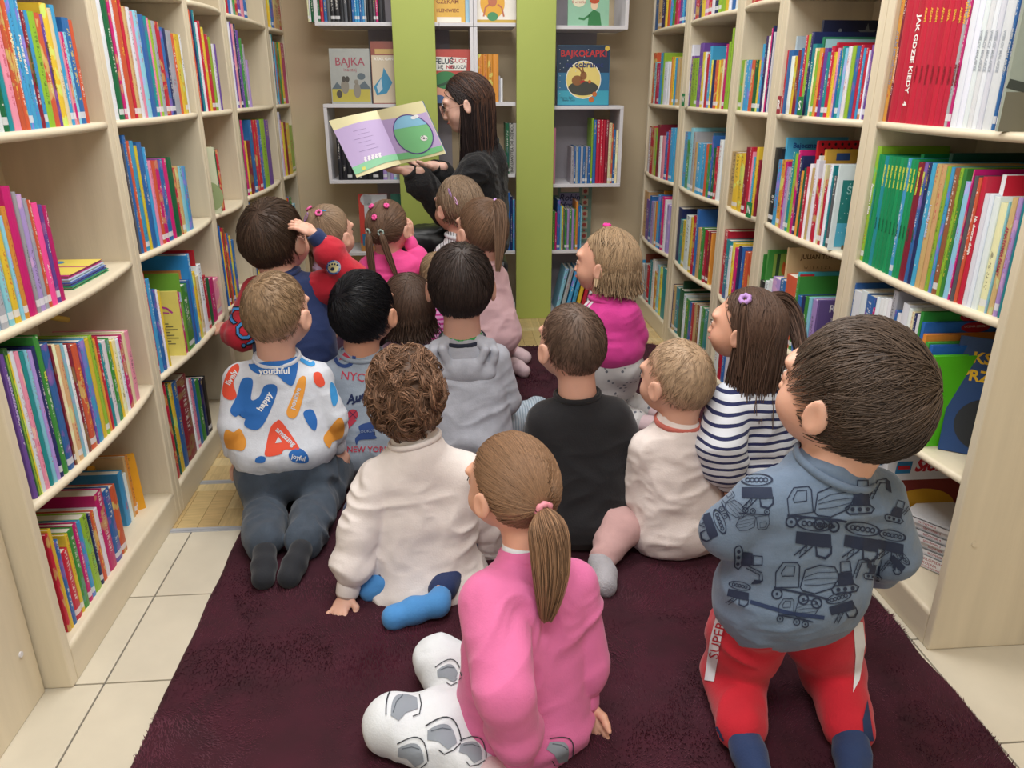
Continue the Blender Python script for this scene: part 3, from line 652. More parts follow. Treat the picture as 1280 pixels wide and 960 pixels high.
o = rside('red book with black dots standing behind the third-shelf row', 1008, 1.085, 2, .2, 176, '#C8202E'); art(o, 'cover_print', '#1A1418', [disc(.012 + .02 * (i % 10) + .01 * (i // 10 % 2), .305 - .014 * (i // 10), .0042, n=8) for i in range(60)])
o = rside('yellowish book with a small blue car picture behind the third-shelf row', 1018, 1.068, 2, .18, 187, '#C8A040'); art(o, 'cover_print', '#2A4A80', [rect(.03, .245, .07, .265)])
o = rside('white book with black little doodles standing behind the third-shelf row', 1012, 1.058, 2, .19, 195, '#CFD2D4'); art(o, 'cover_print', '#14304A', [rect(.09, .225, .19, .262)]); art(o, 'cover_print', '#30343A', [disc(.03, .24, .006), stroke([(.045, .238), (.06, .244), (.07, .236)], .003)], .0008)
o = rside('teal winter book with white frame and a brown reindeer, facing out', 1035.5, 1.045, 2, .1, 206, '#D5E4E8', yaw=-.12)
art(o, 'cover_print', '#1F7A78', [rect(.018, .085, .15, .2)]); art(o, 'cover_print', '#4AA8C8', [rect(.018, .02, .15, .085)]); art(o, 'cover_text', '#9ED0D0', [txt('ŚWIĘTA', .095, .172, .03, .0004)], .001)
art(o, 'cover_print', '#B8D8D8', [disc(.03 + .013 * ((i * 5) % 9), .06 + .013 * ((i * 7) % 10), .0016, n=6) for i in range(26)], .001)
art(o, 'cover_print', '#6E6044', [disc(.115, .055, .028, .045), disc(.095, .11, .018, .015), disc(.115, .118, .012, .007), stroke([(.105, .02), (.08, .015), (.05, .02)], .012)], .0014); art(o, 'cover_print', '#4A3A2A', [stroke([(.09, .122), (.075, .135), (.07, .155), (.078, .17)], .004), disc(.088, .108, .003, n=8)], .0018)
# second-shelf specials of the second right bookcase
o = rside('green forest picture book with an orange fox, second shelf up', 951, 1.075, 1, .17, 313, '#3E8A3A'); art(o, 'cover_print', '#8AA848', [rect(.02, .17, .15, .25)]); art(o, 'cover_print', '#2A4A28', [rect(.03, .17, .042, .25), rect(.09, .17, .1, .25), rect(.125, .17, .135, .25)], .0008); art(o, 'cover_print', '#D0602A', [disc(.07, .195, .02, .022), poly([(.05, .205), (.055, .225), (.065, .212)]), poly([(.09, .205), (.085, .225), (.075, .212)])], .001)
o = rside('beige poetry book with brown title lettering, second shelf up', 972.5, 1.065, 1, .2, 310, '#D3B98C'); art(o, 'title', '#5A3A20', [txt('JULIAN TUWIM', .11, .255, .02, .0005), txt('W  I  E  R  S  Z  E', .1, .22, .012)])
o = rside('picture book with yellow and turquoise cover and a small ape, second shelf up', 987.5, 1.05, 1, .17, 341, '#45A8B8'); art(o, 'cover_print', '#D8C03A', [disc(.12, .12, .06, .035), rect(.05, .0, .17, .12)]); art(o, 'cover_print', '#B82030', [rect(0, 0, .045, .18)], .0008); art(o, 'cover_print', '#3A2418', [disc(.05, .14, .014, .016)], .0012); art(o, 'cover_print', '#B08060', [disc(.05, .136, .008)], .0016)
o = rside('purple book with white serif title, second shelf up beside the hoodie boy', 1013, 1.04, 1, .16, 376, '#5E4C86')
art(o, 'title', '#E4E0EC', [txt('Razem', .07, .1, .03, .0005), txt('szczęśliwi', .075, .07, .018), txt('z', .05, .05, .018)]); art(o, 'cover_print', '#B87A3A', [stroke([(.02, .01), (.03, .04), (.035, .05)], .005), stroke([(.05, .005), (.055, .03)], .005)], .0008)
# third right bookcase
o = rside('sky-blue book with a green dragon on its cover, third shelf up', 909, 1.08, 2, .19, .25, '#3FA6CF'); art(o, 'cover_print', '#1E4A30', [stroke([(.03, .215), (.05, .225), (.07, .22), (.09, .232)], .012), stroke([(.05, .22), (.045, .205)], .006)]); art(o, 'cover_text', '#1A4A80', [txt('SMOKI', .14, .228, .018, .0004)])
o = rside('pink covered picture book behind the third-shelf spines of the third right bookcase', 929, 1.07, 2, .17, .205, '#C0505A')
o = rside('pale green book standing behind the second-shelf row of the third right bookcase', 903, 1.08, 1, .19, .26, '#7F9A78')
o = rside('dark green winter book with pale title on the second shelf of the third right bookcase', 909, 1.07, 1, .18, .215, '#1E4040'); art(o, 'cover_text', '#B05050', [txt('Prezent', .12, .17, .03, .0004)])
# fourth
o = rside('orange framed picture book with a parade drawing, third shelf up', 852, 1.085, 2, .22, .26, '#D8762A'); art(o, 'cover_print', '#C8C6BC', [rect(.012, 0, .22, .252)]); art(o, 'cover_print', '#7A766C', [disc(.06 + .03 * i, .21 + .006 * (i % 2), .012, .016, n=10) for i in range(6)], .0008)
o = rside('meadow and blue sky picture book facing out, third shelf up', 868, 1.05, 2, .09, .175, '#3A9AD8'); art(o, 'cover_print', '#A8CCE4', [rect(0, .09, .09, .115)], .0005); art(o, 'cover_print', '#5E9A38', [rect(0, 0, .09, .09)]); art(o, 'cover_print', '#C8B83A', [disc(.012 + .015 * (i % 6), .015 + .014 * (i // 6), .005, .003, n=6) for i in range(24)], .0008)
o = rside('slate-blue book standing behind the right end of the third shelf, fourth bookcase', 886, 1.08, 2, .14, .25, '#3E6A88')
o = rside('orange covered book behind the fourth-shelf row of the fourth right bookcase', 875, 1.085, 3, .2, .235, '#C8823A')
o = rside('pale blue cloud picture book in the fourth-shelf row of the fourth right bookcase', 884, 1.065, 3, .15, .22, '#A8CCDC'); art(o, 'cover_text', '#2A4468', [txt('Noc', .09, .16, .04, .0005)])
o = rside('bright blue book standing tall in the second-shelf row of the fourth right bookcase', 872, 1.08, 1, .17, .26, '#1F4FA8')
o = rside('cream book behind the second-shelf row of the fourth right bookcase', 843, 1.085, 1, .2, .25, '#D8C890')
o = rside('blue and tan atlas at the left end of the bottom shelf, fourth right bookcase', 834, 1.06, 0, .05, .28, '#7A7058'); art(o, 'cover_print', '#1E3A7A', [rect(0, 0, .05, .12)])
o = rside('leafy dark green picture book at the back of the bottom shelf', 850, 1.085, 0, .2, .26, '#24503A'); art(o, 'cover_print', '#B03A30', [disc(.05, .2, .008), disc(.09, .22, .01), disc(.14, .2, .007)])
# fifth
o = rside('red-orange book standing behind the fourth-shelf row of the farthest right bookcase', 818, 1.085, 3, .2, .235, '#C8442A')
o = rside('white book with a green crocodile at the top of the third shelf, farthest right bookcase', 806, 1.085, 2, .2, .285, '#D0D4D0'); art(o, 'cover_print', '#2E7A3A', [stroke([(.02, .245), (.05, .25), (.08, .24)], .018), disc(.03, .262, .012)])
o = rside('yellow edged grey book behind the third-shelf row, farthest right bookcase', 808, 1.075, 2, .2, .255, '#A0A4A8'); art(o, 'cover_print', '#C8B838', [rect(0, .245, .2, .255)])
o = rside('dark teal book behind the second-shelf row of the farthest right bookcase', 803, 1.085, 1, .15, .25, '#1C4A4E')
o = rside('golden book behind the right end of the second shelf, farthest right bookcase', 826, 1.08, 1, .13, .28, '#B07A20')
o = rside('brown edged book behind the bottom-shelf row of the farthest right bookcase', 805, 1.085, 0, .18, .24, '#8A4A3A')
# letter tabs
def tab(letter, px, row, col, bay, w=.026, h=.052):
    X = XR - .026; Y = y_on_line(px, X, SZ[row])
    o = tag(empty('letter_tab', (X, Y, SZ[row] + .001)), '%s index tab with white letter %s standing before the spines' % ({'#1B7A44': 'green', '#9A2A3C': 'maroon', '#2A3478': 'navy'}[col], letter), 'tab')
    MB().box(-.0015, 0, -w, 0, 0, h).build('plate', ink(col), o)
    flat('letter', [txt(letter, 0, 0, .036, .001)], frame((-.0015, -w / 2, h / 2), (0, -1, 0), (0, 0, 1), (-1, 0, 0)), ink('#F0F0EC'), o)
tab('R', 970.5, 3, '#9A2A3C', 1); tab('S', 996, 3, '#1B7A44', 1, .031); tab('N', 932, 2, '#1B7A44', 2, .05); tab('W', 852, 3, '#1B7A44', 3, .04)
# ---------------------------------------------------------------- back wall
tw = empty('wall_tower', (0, 0, 0), 'grey-lilac back boards of the wall shelving behind the left green panel', 'board')
box('board', -.40, .02, YB - .02, YB, 0, CEIL, M_greyb, tw)
tw = empty('wall_tower', (0, 0, 0), 'grey-lilac back boards of the wall shelving behind the right green panel', 'board')
box('board', .385, .80, YB - .02, YB, 0, CEIL, M_greyb, tw)
YF = 4.155
for x0, x1, lab in ((-.255, -.05, 'tall lime-green upright panel behind the reading woman, left one'), (.347, .54, 'tall lime-green upright panel right of the reading woman')):
    pn = empty('green_panel', (x0, 4.118, 0), lab, 'panel')
    box('board', 0, x1 - x0, 0, .022, .0, CEIL - .01, M_green, pn, .002); box('board_edge', .004, x1 - x0 - .004, .022, .034, 0, CEIL - .01, M_white, pn)
def cubby(label, x0, x1, z0, z1, l=1, r=1, top=1, bot=1, back=0, t=.017):
    c = empty('wall_shelf', (x0, YF, z0), label, 'shelf'); W = x1 - x0; H = z1 - z0; D = YB - YF - .021
    if bot: box('board', 0, W, 0, D, 0, t, M_white, c, .001)
    if top: box('board', 0, W, 0, D, H - t, H, M_white, c, .001)
    if l: box('side_board', 0, t, 0.001, D, t if bot else 0, H - t if top else H, M_white, c)
    if r: box('side_board', W - t, W, 0.001, D, t if bot else 0, H - t if top else H, M_white, c)
    if back: box('back_board', 0, W, D - .006, D, 0, H, M_greyb, c)
    return c
cubby('white wall shelf box top left, holding dark comic spines', -.625, -.03, 1.478, 1.86, r=0)
cubby('white wall shelf box top middle left of the divider', -.028, .137, 1.478, 1.86, l=0)
cubby('white wall shelf box top middle right of the divider', .139, .345, 1.478, 1.86, r=0)
cubby('white wall shelf box top right, holding a green cover', .545, .905, 1.468, 1.86, l=0)
cubby('white open bay under the top middle shelf, left of the divider', -.028, .137, 1.112, 1.476, l=0, top=0)
cubby('white open bay under the top middle shelf, right of the divider', .139, .345, 1.112, 1.476, r=0, top=0)
cubby('white wall shelf box lower left, behind the open storybook', -.618, -.1, .735, 1.122, r=0)
cubby('white wall shelf box lower right, holding red spines', .50, .903, .706, 1.112, l=0)
cubby('white wall shelf behind the woman at waist height', .1, .345, .76, 1.11, l=0, r=0, top=0)
cubby('low white shelf right of the green panel with green spines', .5, .90, .355, .372, l=0, r=0, top=0, bot=1)
cubby('low white shelf behind the woman at knee height', .1, .345, .355, .7, l=0, r=0, top=0)
cubby('white base shelf between the green panels at floor level', .05, .345, .0, .35, l=0, r=0, top=0, bot=1, t=.08)
cubby('white base shelf right of the green panel at floor level', .5, .90, .0, .352, l=0, r=0, top=0, t=.03)
cubby('low white shelf at the far left behind the children', -.6, -.26, .36, .7, l=0, r=0, top=0)
def wspines(z, spec, label_room, grp, depth=.14, yoff=.012, stuff=False):
    prev = None
    toks = spec.split(); prev = float(toks[0]); n = 0
    for tk in toks[1:]:
        col = tk[0]; px, tp = tk[1:].split('/'); px = float(px); tp = float(tp)
        Y = YF + yoff
        x0 = atY(prev, 200, Y)[0]; x1 = atY(px, 200, Y)[0]; prev = px; n += 1
        if col == '-': continue
        zt = atY(px, tp, Y)[2]; h = zt - z
        if h < .03: h = .12
        t = max(.003, x1 - x0 - .0006)
        if stuff: add_stuff_book(x0, Y, z + .0005, t, h, depth, col); continue
        me = make_cover(t, h, depth, -1, col); o = link('book', me); link('pages', pages_mesh(t, h, depth), None, o)
        o.rotation_euler.z = math.pi / 2 - math.pi; o.location = (x0, Y, z + .0005)
        tag(o, '%s %s book, %s from left %s' % ('thin' if t < .01 else 'slim', CW[col], ordinal(n), label_room), 'book', grp)
wspines(1.495, '400 c402/-3 w404/-3 G408/-3 x411/-3 G415/-3 r419/-3 b423/-3 E427/-3 x432/-3 x438/-3 x443/-3 E447/-3 x452/-3 b455/-3 s458/-3 s461/-3 b464/-3 s467/-3 e469/-3 x472/-3 x477/-3 E480/-3 m483/-3 x489/-3', 'in the top left wall box', 'comic spines in the top left wall box', stuff=True)
wspines(.7525, '422 x427/172 x433/174 x439/176 x445/178 x451/178 x458/178 x465/178 x472/178 x478/180', 'behind the open storybook', 'black manga spines in the lower left wall box')
wspines(.7525, '478 P483/205 e487/206 P491/205 a495/206 e499/207', 'right of the black spines under the storybook', 'small pale volumes in the lower left wall box', stuff=True)
wspines(1.1295, '599.5 O605/68 O611/68 O617/68 O624/68 e626/95 w629/98', 'beside the woman, middle wall bay', 'orange spines in the middle wall bay')
wspines(.7235, '714 e718/184 b720/183 e723/183 b726/184 e729/183 b732/184 e735/183 b738.5/184', 'in the lower right wall box', 'small comic volumes in the lower right wall box', stuff=True)
wspines(.7235, '738.5 l741/148 b745/150 r749.5/150 r753/150 r756/150 d760/150 c764/154 o766/155 b769/162 c772/163 s775/164', 'right half of the lower right wall box', 'red and mixed spines in the lower right wall box')
wspines(.7235, '690 k694.5/160', 'beside the right green panel', None)
wspines(.3725, '690.5 G692/258 g695.5/264 m698/266 b702/250 a704/258 y706/258 E708/262 g711/262 P714/262 g717/262 P720/262 g722/262 O725/252 b728/258 a730/258', 'on the low shelf right of the green panel', 'spines on the low shelf right of the green panel')
wspines(.777, '632 G637/154', 'behind the woman', None)
wspines(.373, '633 x635/240 b638/241 n641/246 s644/250', 'on the knee-high shelf behind the woman', 'dark blue spines behind the woman', stuff=True)
finish_stuff()
# leaning row at the bottom right of the panel
for k, c in enumerate('aessyrwab'):
    px = 694 + k * 6.2; x0 = atY(px, 380, YF + .02)[0]
    me = make_cover(.02, .24, .17, -1, c); o = link('book', me); link('pages', pages_mesh(.02, .24, .17), None, o)
    o.matrix_world = Matrix.Translation((x0, YF + .01, .034)) @ Matrix.Rotation(.22, 4, 'Y') @ Matrix.Rotation(-math.pi / 2, 4, 'Z')
    tag(o, '%s book leaning right on the floor-level shelf, %s from left' % (CW[c], ordinal(k + 1)), 'book', 'leaning books at floor level right of the green panel')
def wface(label, px0, px1, ptop, z, col, t=.012, Y=None, tilt=.08):
    Y = Y or YF + .03; x0 = atY(px0, 100, Y)[0]; x1 = atY(px1, 100, Y)[0]; h = atY(px0, ptop, Y)[2] - z
    return face_book(label, x1 - x0, h, t, lean_frame((x0, Y, z), (0, -1), tilt), col), x1 - x0, h
o, w, h = wface('grey story book with pink title and animals in a yellow field, left wall', 413, 463, 60, 1.1225, '#A5A8A4')
art(o, 'title', '#A04A5A', [txt('BAJKA', w / 2, h * .76, .052, .0005), txt('inaczej', w / 2, h * .62, .024)]); art(o, 'cover_print', '#B8AC4A', [rect(.004, .01, w - .004, h * .27)])
art(o, 'cover_print', '#5A6870', [poly([(.004, h * .27), (.03, h * .4), (.06, h * .27)]), poly([(w * .6, h * .27), (w * .85, h * .42), (w, h * .27)]), disc(w * .77, h * .5, .02, .016)]); art(o, 'cover_print', '#8A8478', [disc(w * .35, h * .32, .02, .035), disc(w * .65, h * .24, .018, .035), disc(w * .64, h * .4, .011)], .001)
art(o, 'cover_print', '#4A4640', [disc(w * .33, h * .45, .01, .014), disc(w * .42, h * .45, .01, .014), disc(w * .2, h * .18, .014, .018)], .0014)
MB().box(.002, w + .014, 0, h, -.034, -.014).build('pages', plain_mat('#3E4048'), o)
o, w, h = wface('brown and blue picture book leaning by the left green panel', 465, 497, 51, 1.1225, '#8E4A3C')
art(o, 'cover_print', '#CFC0A8', [rect(.002, .004, w, h * .78)]); art(o, 'cover_print', '#C8A868', [rect(.02, h * .8, w, h * .88)]); art(o, 'cover_print', '#3A8AB0', [poly([(.006, .08), (.05, .13), (.06, .17), (.1, .1), (.07, .05), (.02, .04)])], .001)
art(o, 'cover_text', '#F0ECE4', [txt('ATAK GANGU', .075, h * .72, .019, .0006)], .0013); art(o, 'cover_print', '#B8C8D0', [poly([(.02, .08), (.045, .12), (.05, .07), (.03, .05)])], .0014)
o, w, h = wface('sunny yellow lettered picture book in the top middle wall box', 541, 583, -8, 1.495, '#D8A838')
art(o, 'cover_text', '#8A5020', [txt('CZEKAM', w / 2, .095, .028, .0005), txt('i LENIWIEC', w / 2, .055, .022, .0006)]); art(o, 'cover_print', '#E8E4D8', [rect(.03, .004, w - .02, .026)])
o, w, h = wface('white picture book with round orange creature drawing, top middle wall box', 593, 645, -8, 1.495, '#E4DFD4')
art(o, 'cover_print', '#DDA530', [disc(w * .45, .09, .06, .07)]); art(o, 'cover_print', '#B86A48', [disc(w * .45, .1, .022, .026), stroke([(.05, .03), (.06, .07), (.08, .085)], .008), stroke([(.15, .03), (.14, .07), (.12, .085)], .008)], .001); art(o, 'cover_print', '#3E8A5A', [disc(w * .45, .03, .026, .02)], .0013); art(o, 'cover_print', '#C0A040', [rect(0, 0, w, .016)])
o, w, h = wface('light blue folder between the two top middle picture books', 583.5, 591.5, -8, 1.495, '#9CC8E0')
o, w, h = wface('pale green picture book with red-haired figure, top right wall box', 708, 758, -10, 1.485, '#8FC0A4')
art(o, 'cover_print', '#E0DCC0', [disc(.055, .12, .036, .034)]); art(o, 'cover_text', '#B04A50', [txt('panna', .055, .13, .02), txt('8 wróżka', .055, .108, .018)], .001)
art(o, 'cover_print', '#2E7A44', [poly([(.1, .0), (.105, .055), (.13, .075), (.16, .06), (.17, 0)]), stroke([(.11, .05), (.08, .03), (.055, .035)], .01)]); art(o, 'cover_print', '#E8C8A8', [disc(.132, .095, .018, .022)], .001); art(o, 'cover_print', '#B84A24', [disc(.132, .115, .024, .014)], .0014)
o, w, h = wface('blue bedtime story book with red title and moonlit hare, right wall', 697, 762, 56, 1.113, '#2A6E96', t=.022)
art(o, 'cover_print', '#16324E', [rect(.002, h * .55, w - .002, h - .003)], .0004); art(o, 'cover_print', '#3AA0B8', [rect(.002, .003, w - .002, h * .25)], .0004)
art(o, 'cover_print', '#E8E8E0', [ringp(w * .5, h * .43, .087, .091)], .0012); art(o, 'cover_print', '#E3CF78', [disc(w * .5, h * .43, .087)], .0008)
art(o, 'cover_print', '#3E4038', [disc(w * .5, h * .29, .078, .035)], .001); art(o, 'cover_print', '#8A5A30', [disc(w * .38, h * .42, .028, .024), disc(w * .5, h * .5, .017, .02), stroke([(w * .48, h * .54), (w * .42, h * .62), (w * .36, h * .64)], .008), stroke([(w * .5, h * .55), (w * .47, h * .66)], .008)], .0014)
art(o, 'cover_print', '#B02A2A', [poly([(w * .42, h * .4), (w * .5, h * .43), (w * .54, h * .41), (w * .46, h * .37)])], .0018); art(o, 'cover_print', '#C06A30', [disc(w * .62, h * .4, .008), disc(w * .66, h * .1, .014), disc(w * .72, h * .19, .012)], .0018)
art(o, 'title', '#B82A30', [txt('BAJKOŁAPKI', w * .5, h * .86, .043, .0012)], .0018); art(o, 'title', '#1E3068', [txt('na dobranoc', w * .52, h * .68, .038, .0010)], .0022)
art(o, 'cover_print', '#C8D0D8', [disc(.01 + .021 * i, h * .93 - .017 * ((i * 5) % 7), .0022, n=6) for i in range(9)] + [disc(w * .05, h * (.2 + .1 * i), .002, n=6) for i in range(6)], .0014)
art(o, 'cover_text', '#1A3A50', [txt('Hanna Zdzi', .05, h * .13, .014), txt('Beata Zuch', .06, h * .09, .014)], .0014); art(o, 'cover_print', '#D8B848', [disc(w - .014, h - .014, .012)], .0016)
o, w, h = wface('red picture book with white title sign and a green hat, beside the woman', 543.5, 589, 61, 1.1295, '#B23A2C')
art(o, 'cover_print', '#E4E4DC', [poly([(.006, h * .6), (w * .87, h * .6), (w * .9, h * .84), (.01, h * .86)])]); art(o, 'title', '#1E2A38', [txt('FELUŚ', w * .27, h * .77, .034, .0008), txt('SIĘ      NUDZĄ', w * .48, h * .665, .022, .0004)], .001); art(o, 'title', '#B83040', [txt('i GUCIO', w * .66, h * .78, .026, .0005), txt('NIE', w * .42, h * .665, .024, .0008)], .001)
art(o, 'cover_print', '#2E7A44', [disc(w * .3, h * .42, .062, .042)]); art(o, 'cover_print', '#1E4A30', [stroke([(.01, h * .3), (w * .3, h * .36), (w * .58, h * .5)], .012)], .001); art(o, 'cover_print', '#D89A80', [disc(w * .28, h * .2, .055, .04)], .0004)
art(o, 'cover_print', '#3A5A88', [disc(w * .1, .015, .03, .02), disc(w * .5, .02, .02, .02)], .0012)
o, w, h = wface('large white-grey book standing on end with sideways YELLOWSTONE lettering', 632, 646, 154, .777, '#BDBBB4', tilt=0)
art(o, 'title', '#30302E', [txt('KTÓRĘDY DO YELLOWSTONE?', w * .55, h * .5, .018, .0006, -math.pi / 2)]); art(o, 'cover_text', '#50504C', [txt('dzika podróż po parkach', w * .25, h * .5, .008, .0, -math.pi / 2)])
o, w, h = wface('tall storybook with framed red and green border behind the low spines', 691, 745, 231, .3725, '#6E8A78', Y=YF + .2, tilt=0)
art(o, 'cover_print', '#8C88AC', [rect(.05, .02, w - .07, h - .045)]); art(o, 'title', '#2A2E58', [txt('Robin', .105, h * .78, .05, .0006, shear=.25), txt('Hooda', .11, h * .66, .045, .0006, shear=.25)], .001); art(o, 'cover_print', '#C8B098', [rect(.055, h - .04, w - .072, h - .008)])
art(o, 'cover_print', '#B8A890', [rect(w - .055, .02 + .062 * i, w - .02, .06 + .062 * i) for i in range(5)] + [rect(.01, .02 + .062 * i, .04, .06 + .062 * i) for i in range(5)]); art(o, 'cover_print', '#A04038', [disc(w - .037, .04 + .062 * i, .011) for i in range(5)] + [disc(w - .037, .071 + .062 * i, .006) for i in range(5)], .001)
art(o, 'cover_print', '#8A3040', [ringp(w * .6, h * .42, .03, .035)], .001)
o, w, h = wface('red and pale picture book with a yellow sun, standing low left behind girls', 437, 475, 243, .378, '#C8463C', tilt=.05)
art(o, 'cover_print', '#C6C8CC', [rect(.028, .06, w, h - .003), disc(.04, h - .03, .03)]); art(o, 'title', '#5A6068', [txt('O psie, który', w * .6, h * .82, .016), txt('nie chciał grać', w * .6, h * .7, .014), txt('w ż!', w * .7, h * .6, .014)], .001)
art(o, 'cover_print', '#DDB038', [disc(w * .36, h * .5, .02)], .0012); art(o, 'cover_print', '#8A4428', [disc(w * .55, h * .38, .015)], .0012); art(o, 'cover_print', '#2A6A90', [rect(.01, .03, w - .01, .09)], .0012); art(o, 'cover_print', '#B07A3A', [rect(.0, .0, w, .04)], .0008)
o, w, h = wface('teal and black picture book at knee height beside the left green panel', 480, 502, 243, .378, '#2E6A5A', tilt=.05)
art(o, 'cover_print', '#1A2024', [disc(w * .7, h * .7, .03, .035)])
# ---------------------------------------------------------------- rug
def vnoise(P, seed=0):
    P = np.asarray(P, float); i = np.floor(P).astype(np.int64); f = P - i; f = f * f * (3 - 2 * f); r = 0
    for dx in (0, 1):
        for dy in (0, 1):
            for dz in (0, 1):
                h = ((i[:, 0] + dx) * 374761393 + (i[:, 1] + dy) * 668265263 + (i[:, 2] + dz) * 2147483647 + seed * 144665) & 0xffffffff
                h = (h ^ (h >> 13)) * 1274126177 & 0xffffffff; h = (h ^ (h >> 16)) & 0xffff
                w = (f[:, 0] if dx else 1 - f[:, 0]) * (f[:, 1] if dy else 1 - f[:, 1]) * (f[:, 2] if dz else 1 - f[:, 2])
                r = r + w * h / 65535.
    return r
def fast_mesh(name, V, F):
    me = bpy.data.meshes.new(name); V = np.asarray(V, np.float32); F = np.asarray(F, np.int32)
    me.vertices.add(len(V)); me.vertices.foreach_set('co', V.ravel()); k = F.shape[1]
    me.loops.add(F.size); me.loops.foreach_set('vertex_index', F.ravel()); me.polygons.add(len(F))
    me.polygons.foreach_set('loop_start', np.arange(0, F.size, k, dtype=np.int32)); me.update(); me.validate(); return me
def rug():
    PM = mat('burgundy_pile', '#4A0D26', .7, .35, 9, 0, sheen=.45); PM.node_tree.nodes['Principled BSDF'].inputs['Sheen Tint'].default_value = (.75, .3, .42, 1)
    root = empty('rug', (0, 0, 0), 'large dark burgundy plush rug under the sitting children', 'rug')
    x0, x1, y0, y1 = -.63, 1.035, .82, 3.6; nx, ny = 150, 240
    gx, gy = np.meshgrid(np.linspace(0, 1, nx), np.linspace(0, 1, ny)); 
    def warp(u, v):
        x = x0 + (x1 - x0) * u; y = y0 + (y1 - y0) * v
        # rounded corners and slightly wavy edge
        cx, cy, r = (x0 + x1) / 2, (y0 + y1) / 2, .09
        qx = np.abs(x - cx) - ((x1 - x0) / 2 - r); qy = np.abs(y - cy) - ((y1 - y0) / 2 - r)
        m = (qx > 0) & (qy > 0); L = np.hypot(qx, qy) + 1e-9; mx = np.maximum(qx, qy) 
        s = np.where(m, mx / L, 1); x = np.where(m, cx + np.sign(x - cx) * ((x1 - x0) / 2 - r + qx * s), x); y = np.where(m, cy + np.sign(y - cy) * ((y1 - y0) / 2 - r + qy * s), y)
        P = np.stack([x * 9, y * 9, x * 0], 1); x = x + (vnoise(P, 3) - .5) * .016; y = y + (vnoise(P, 4) - .5) * .016
        return x, y
    x, y = warp(gx.ravel(), gy.ravel()); P = np.stack([x, y, x * 0], 1)
    edge = np.minimum(np.minimum(gx, 1 - gx) * (x1 - x0), np.minimum(gy, 1 - gy) * (y1 - y0)).ravel()
    z = .014 * np.clip(edge / .012, 0, 1) ** .5 + (vnoise(P * 40, 1) - .5) * .003 + (vnoise(P * 9, 2) - .5) * .004; z = np.maximum(z, .0005)
    V = np.stack([x, y, z], 1); idx = np.arange(nx * ny).reshape(ny, nx)
    F = np.stack([idx[:-1, :-1], idx[:-1, 1:], idx[1:, 1:], idx[1:, :-1]], -1).reshape(-1, 4)
    M = mat('burgundy_plush', '#36081A', .95, .25, 14, 0)
    b = link('backing', fast_mesh('backing', V, F), M, root, True)
    n = 170000; u = .004 + .992 * nrng.random(n); v = nrng.random(n) ** 1.5; px, py = warp(u, v); Q = np.stack([px, py, px * 0], 1)
    ang = vnoise(Q * 5, 11) * 6.3 + vnoise(Q * 13, 12) * 2.5 + nrng.normal(0, .35, n); lean = .1 + 1.2 * vnoise(Q * 5, 13)
    L = .0085 * (.7 + .5 * nrng.random(n)); base = np.stack([px, py, np.full(n, .0115)], 1)
    d = np.stack([np.cos(ang) * np.sin(lean), np.sin(ang) * np.sin(lean), np.cos(lean)], 1); s = np.stack([-np.sin(ang), np.cos(ang), ang * 0], 1) * .0013
    V = np.stack([base - s, base + s, base + d * L[:, None]], 1).reshape(-1, 3); F = np.arange(3 * n).reshape(-1, 3)
    link('pile', fast_mesh('pile', V, F), PM, root)['kind'] = 'stuff'
rug()

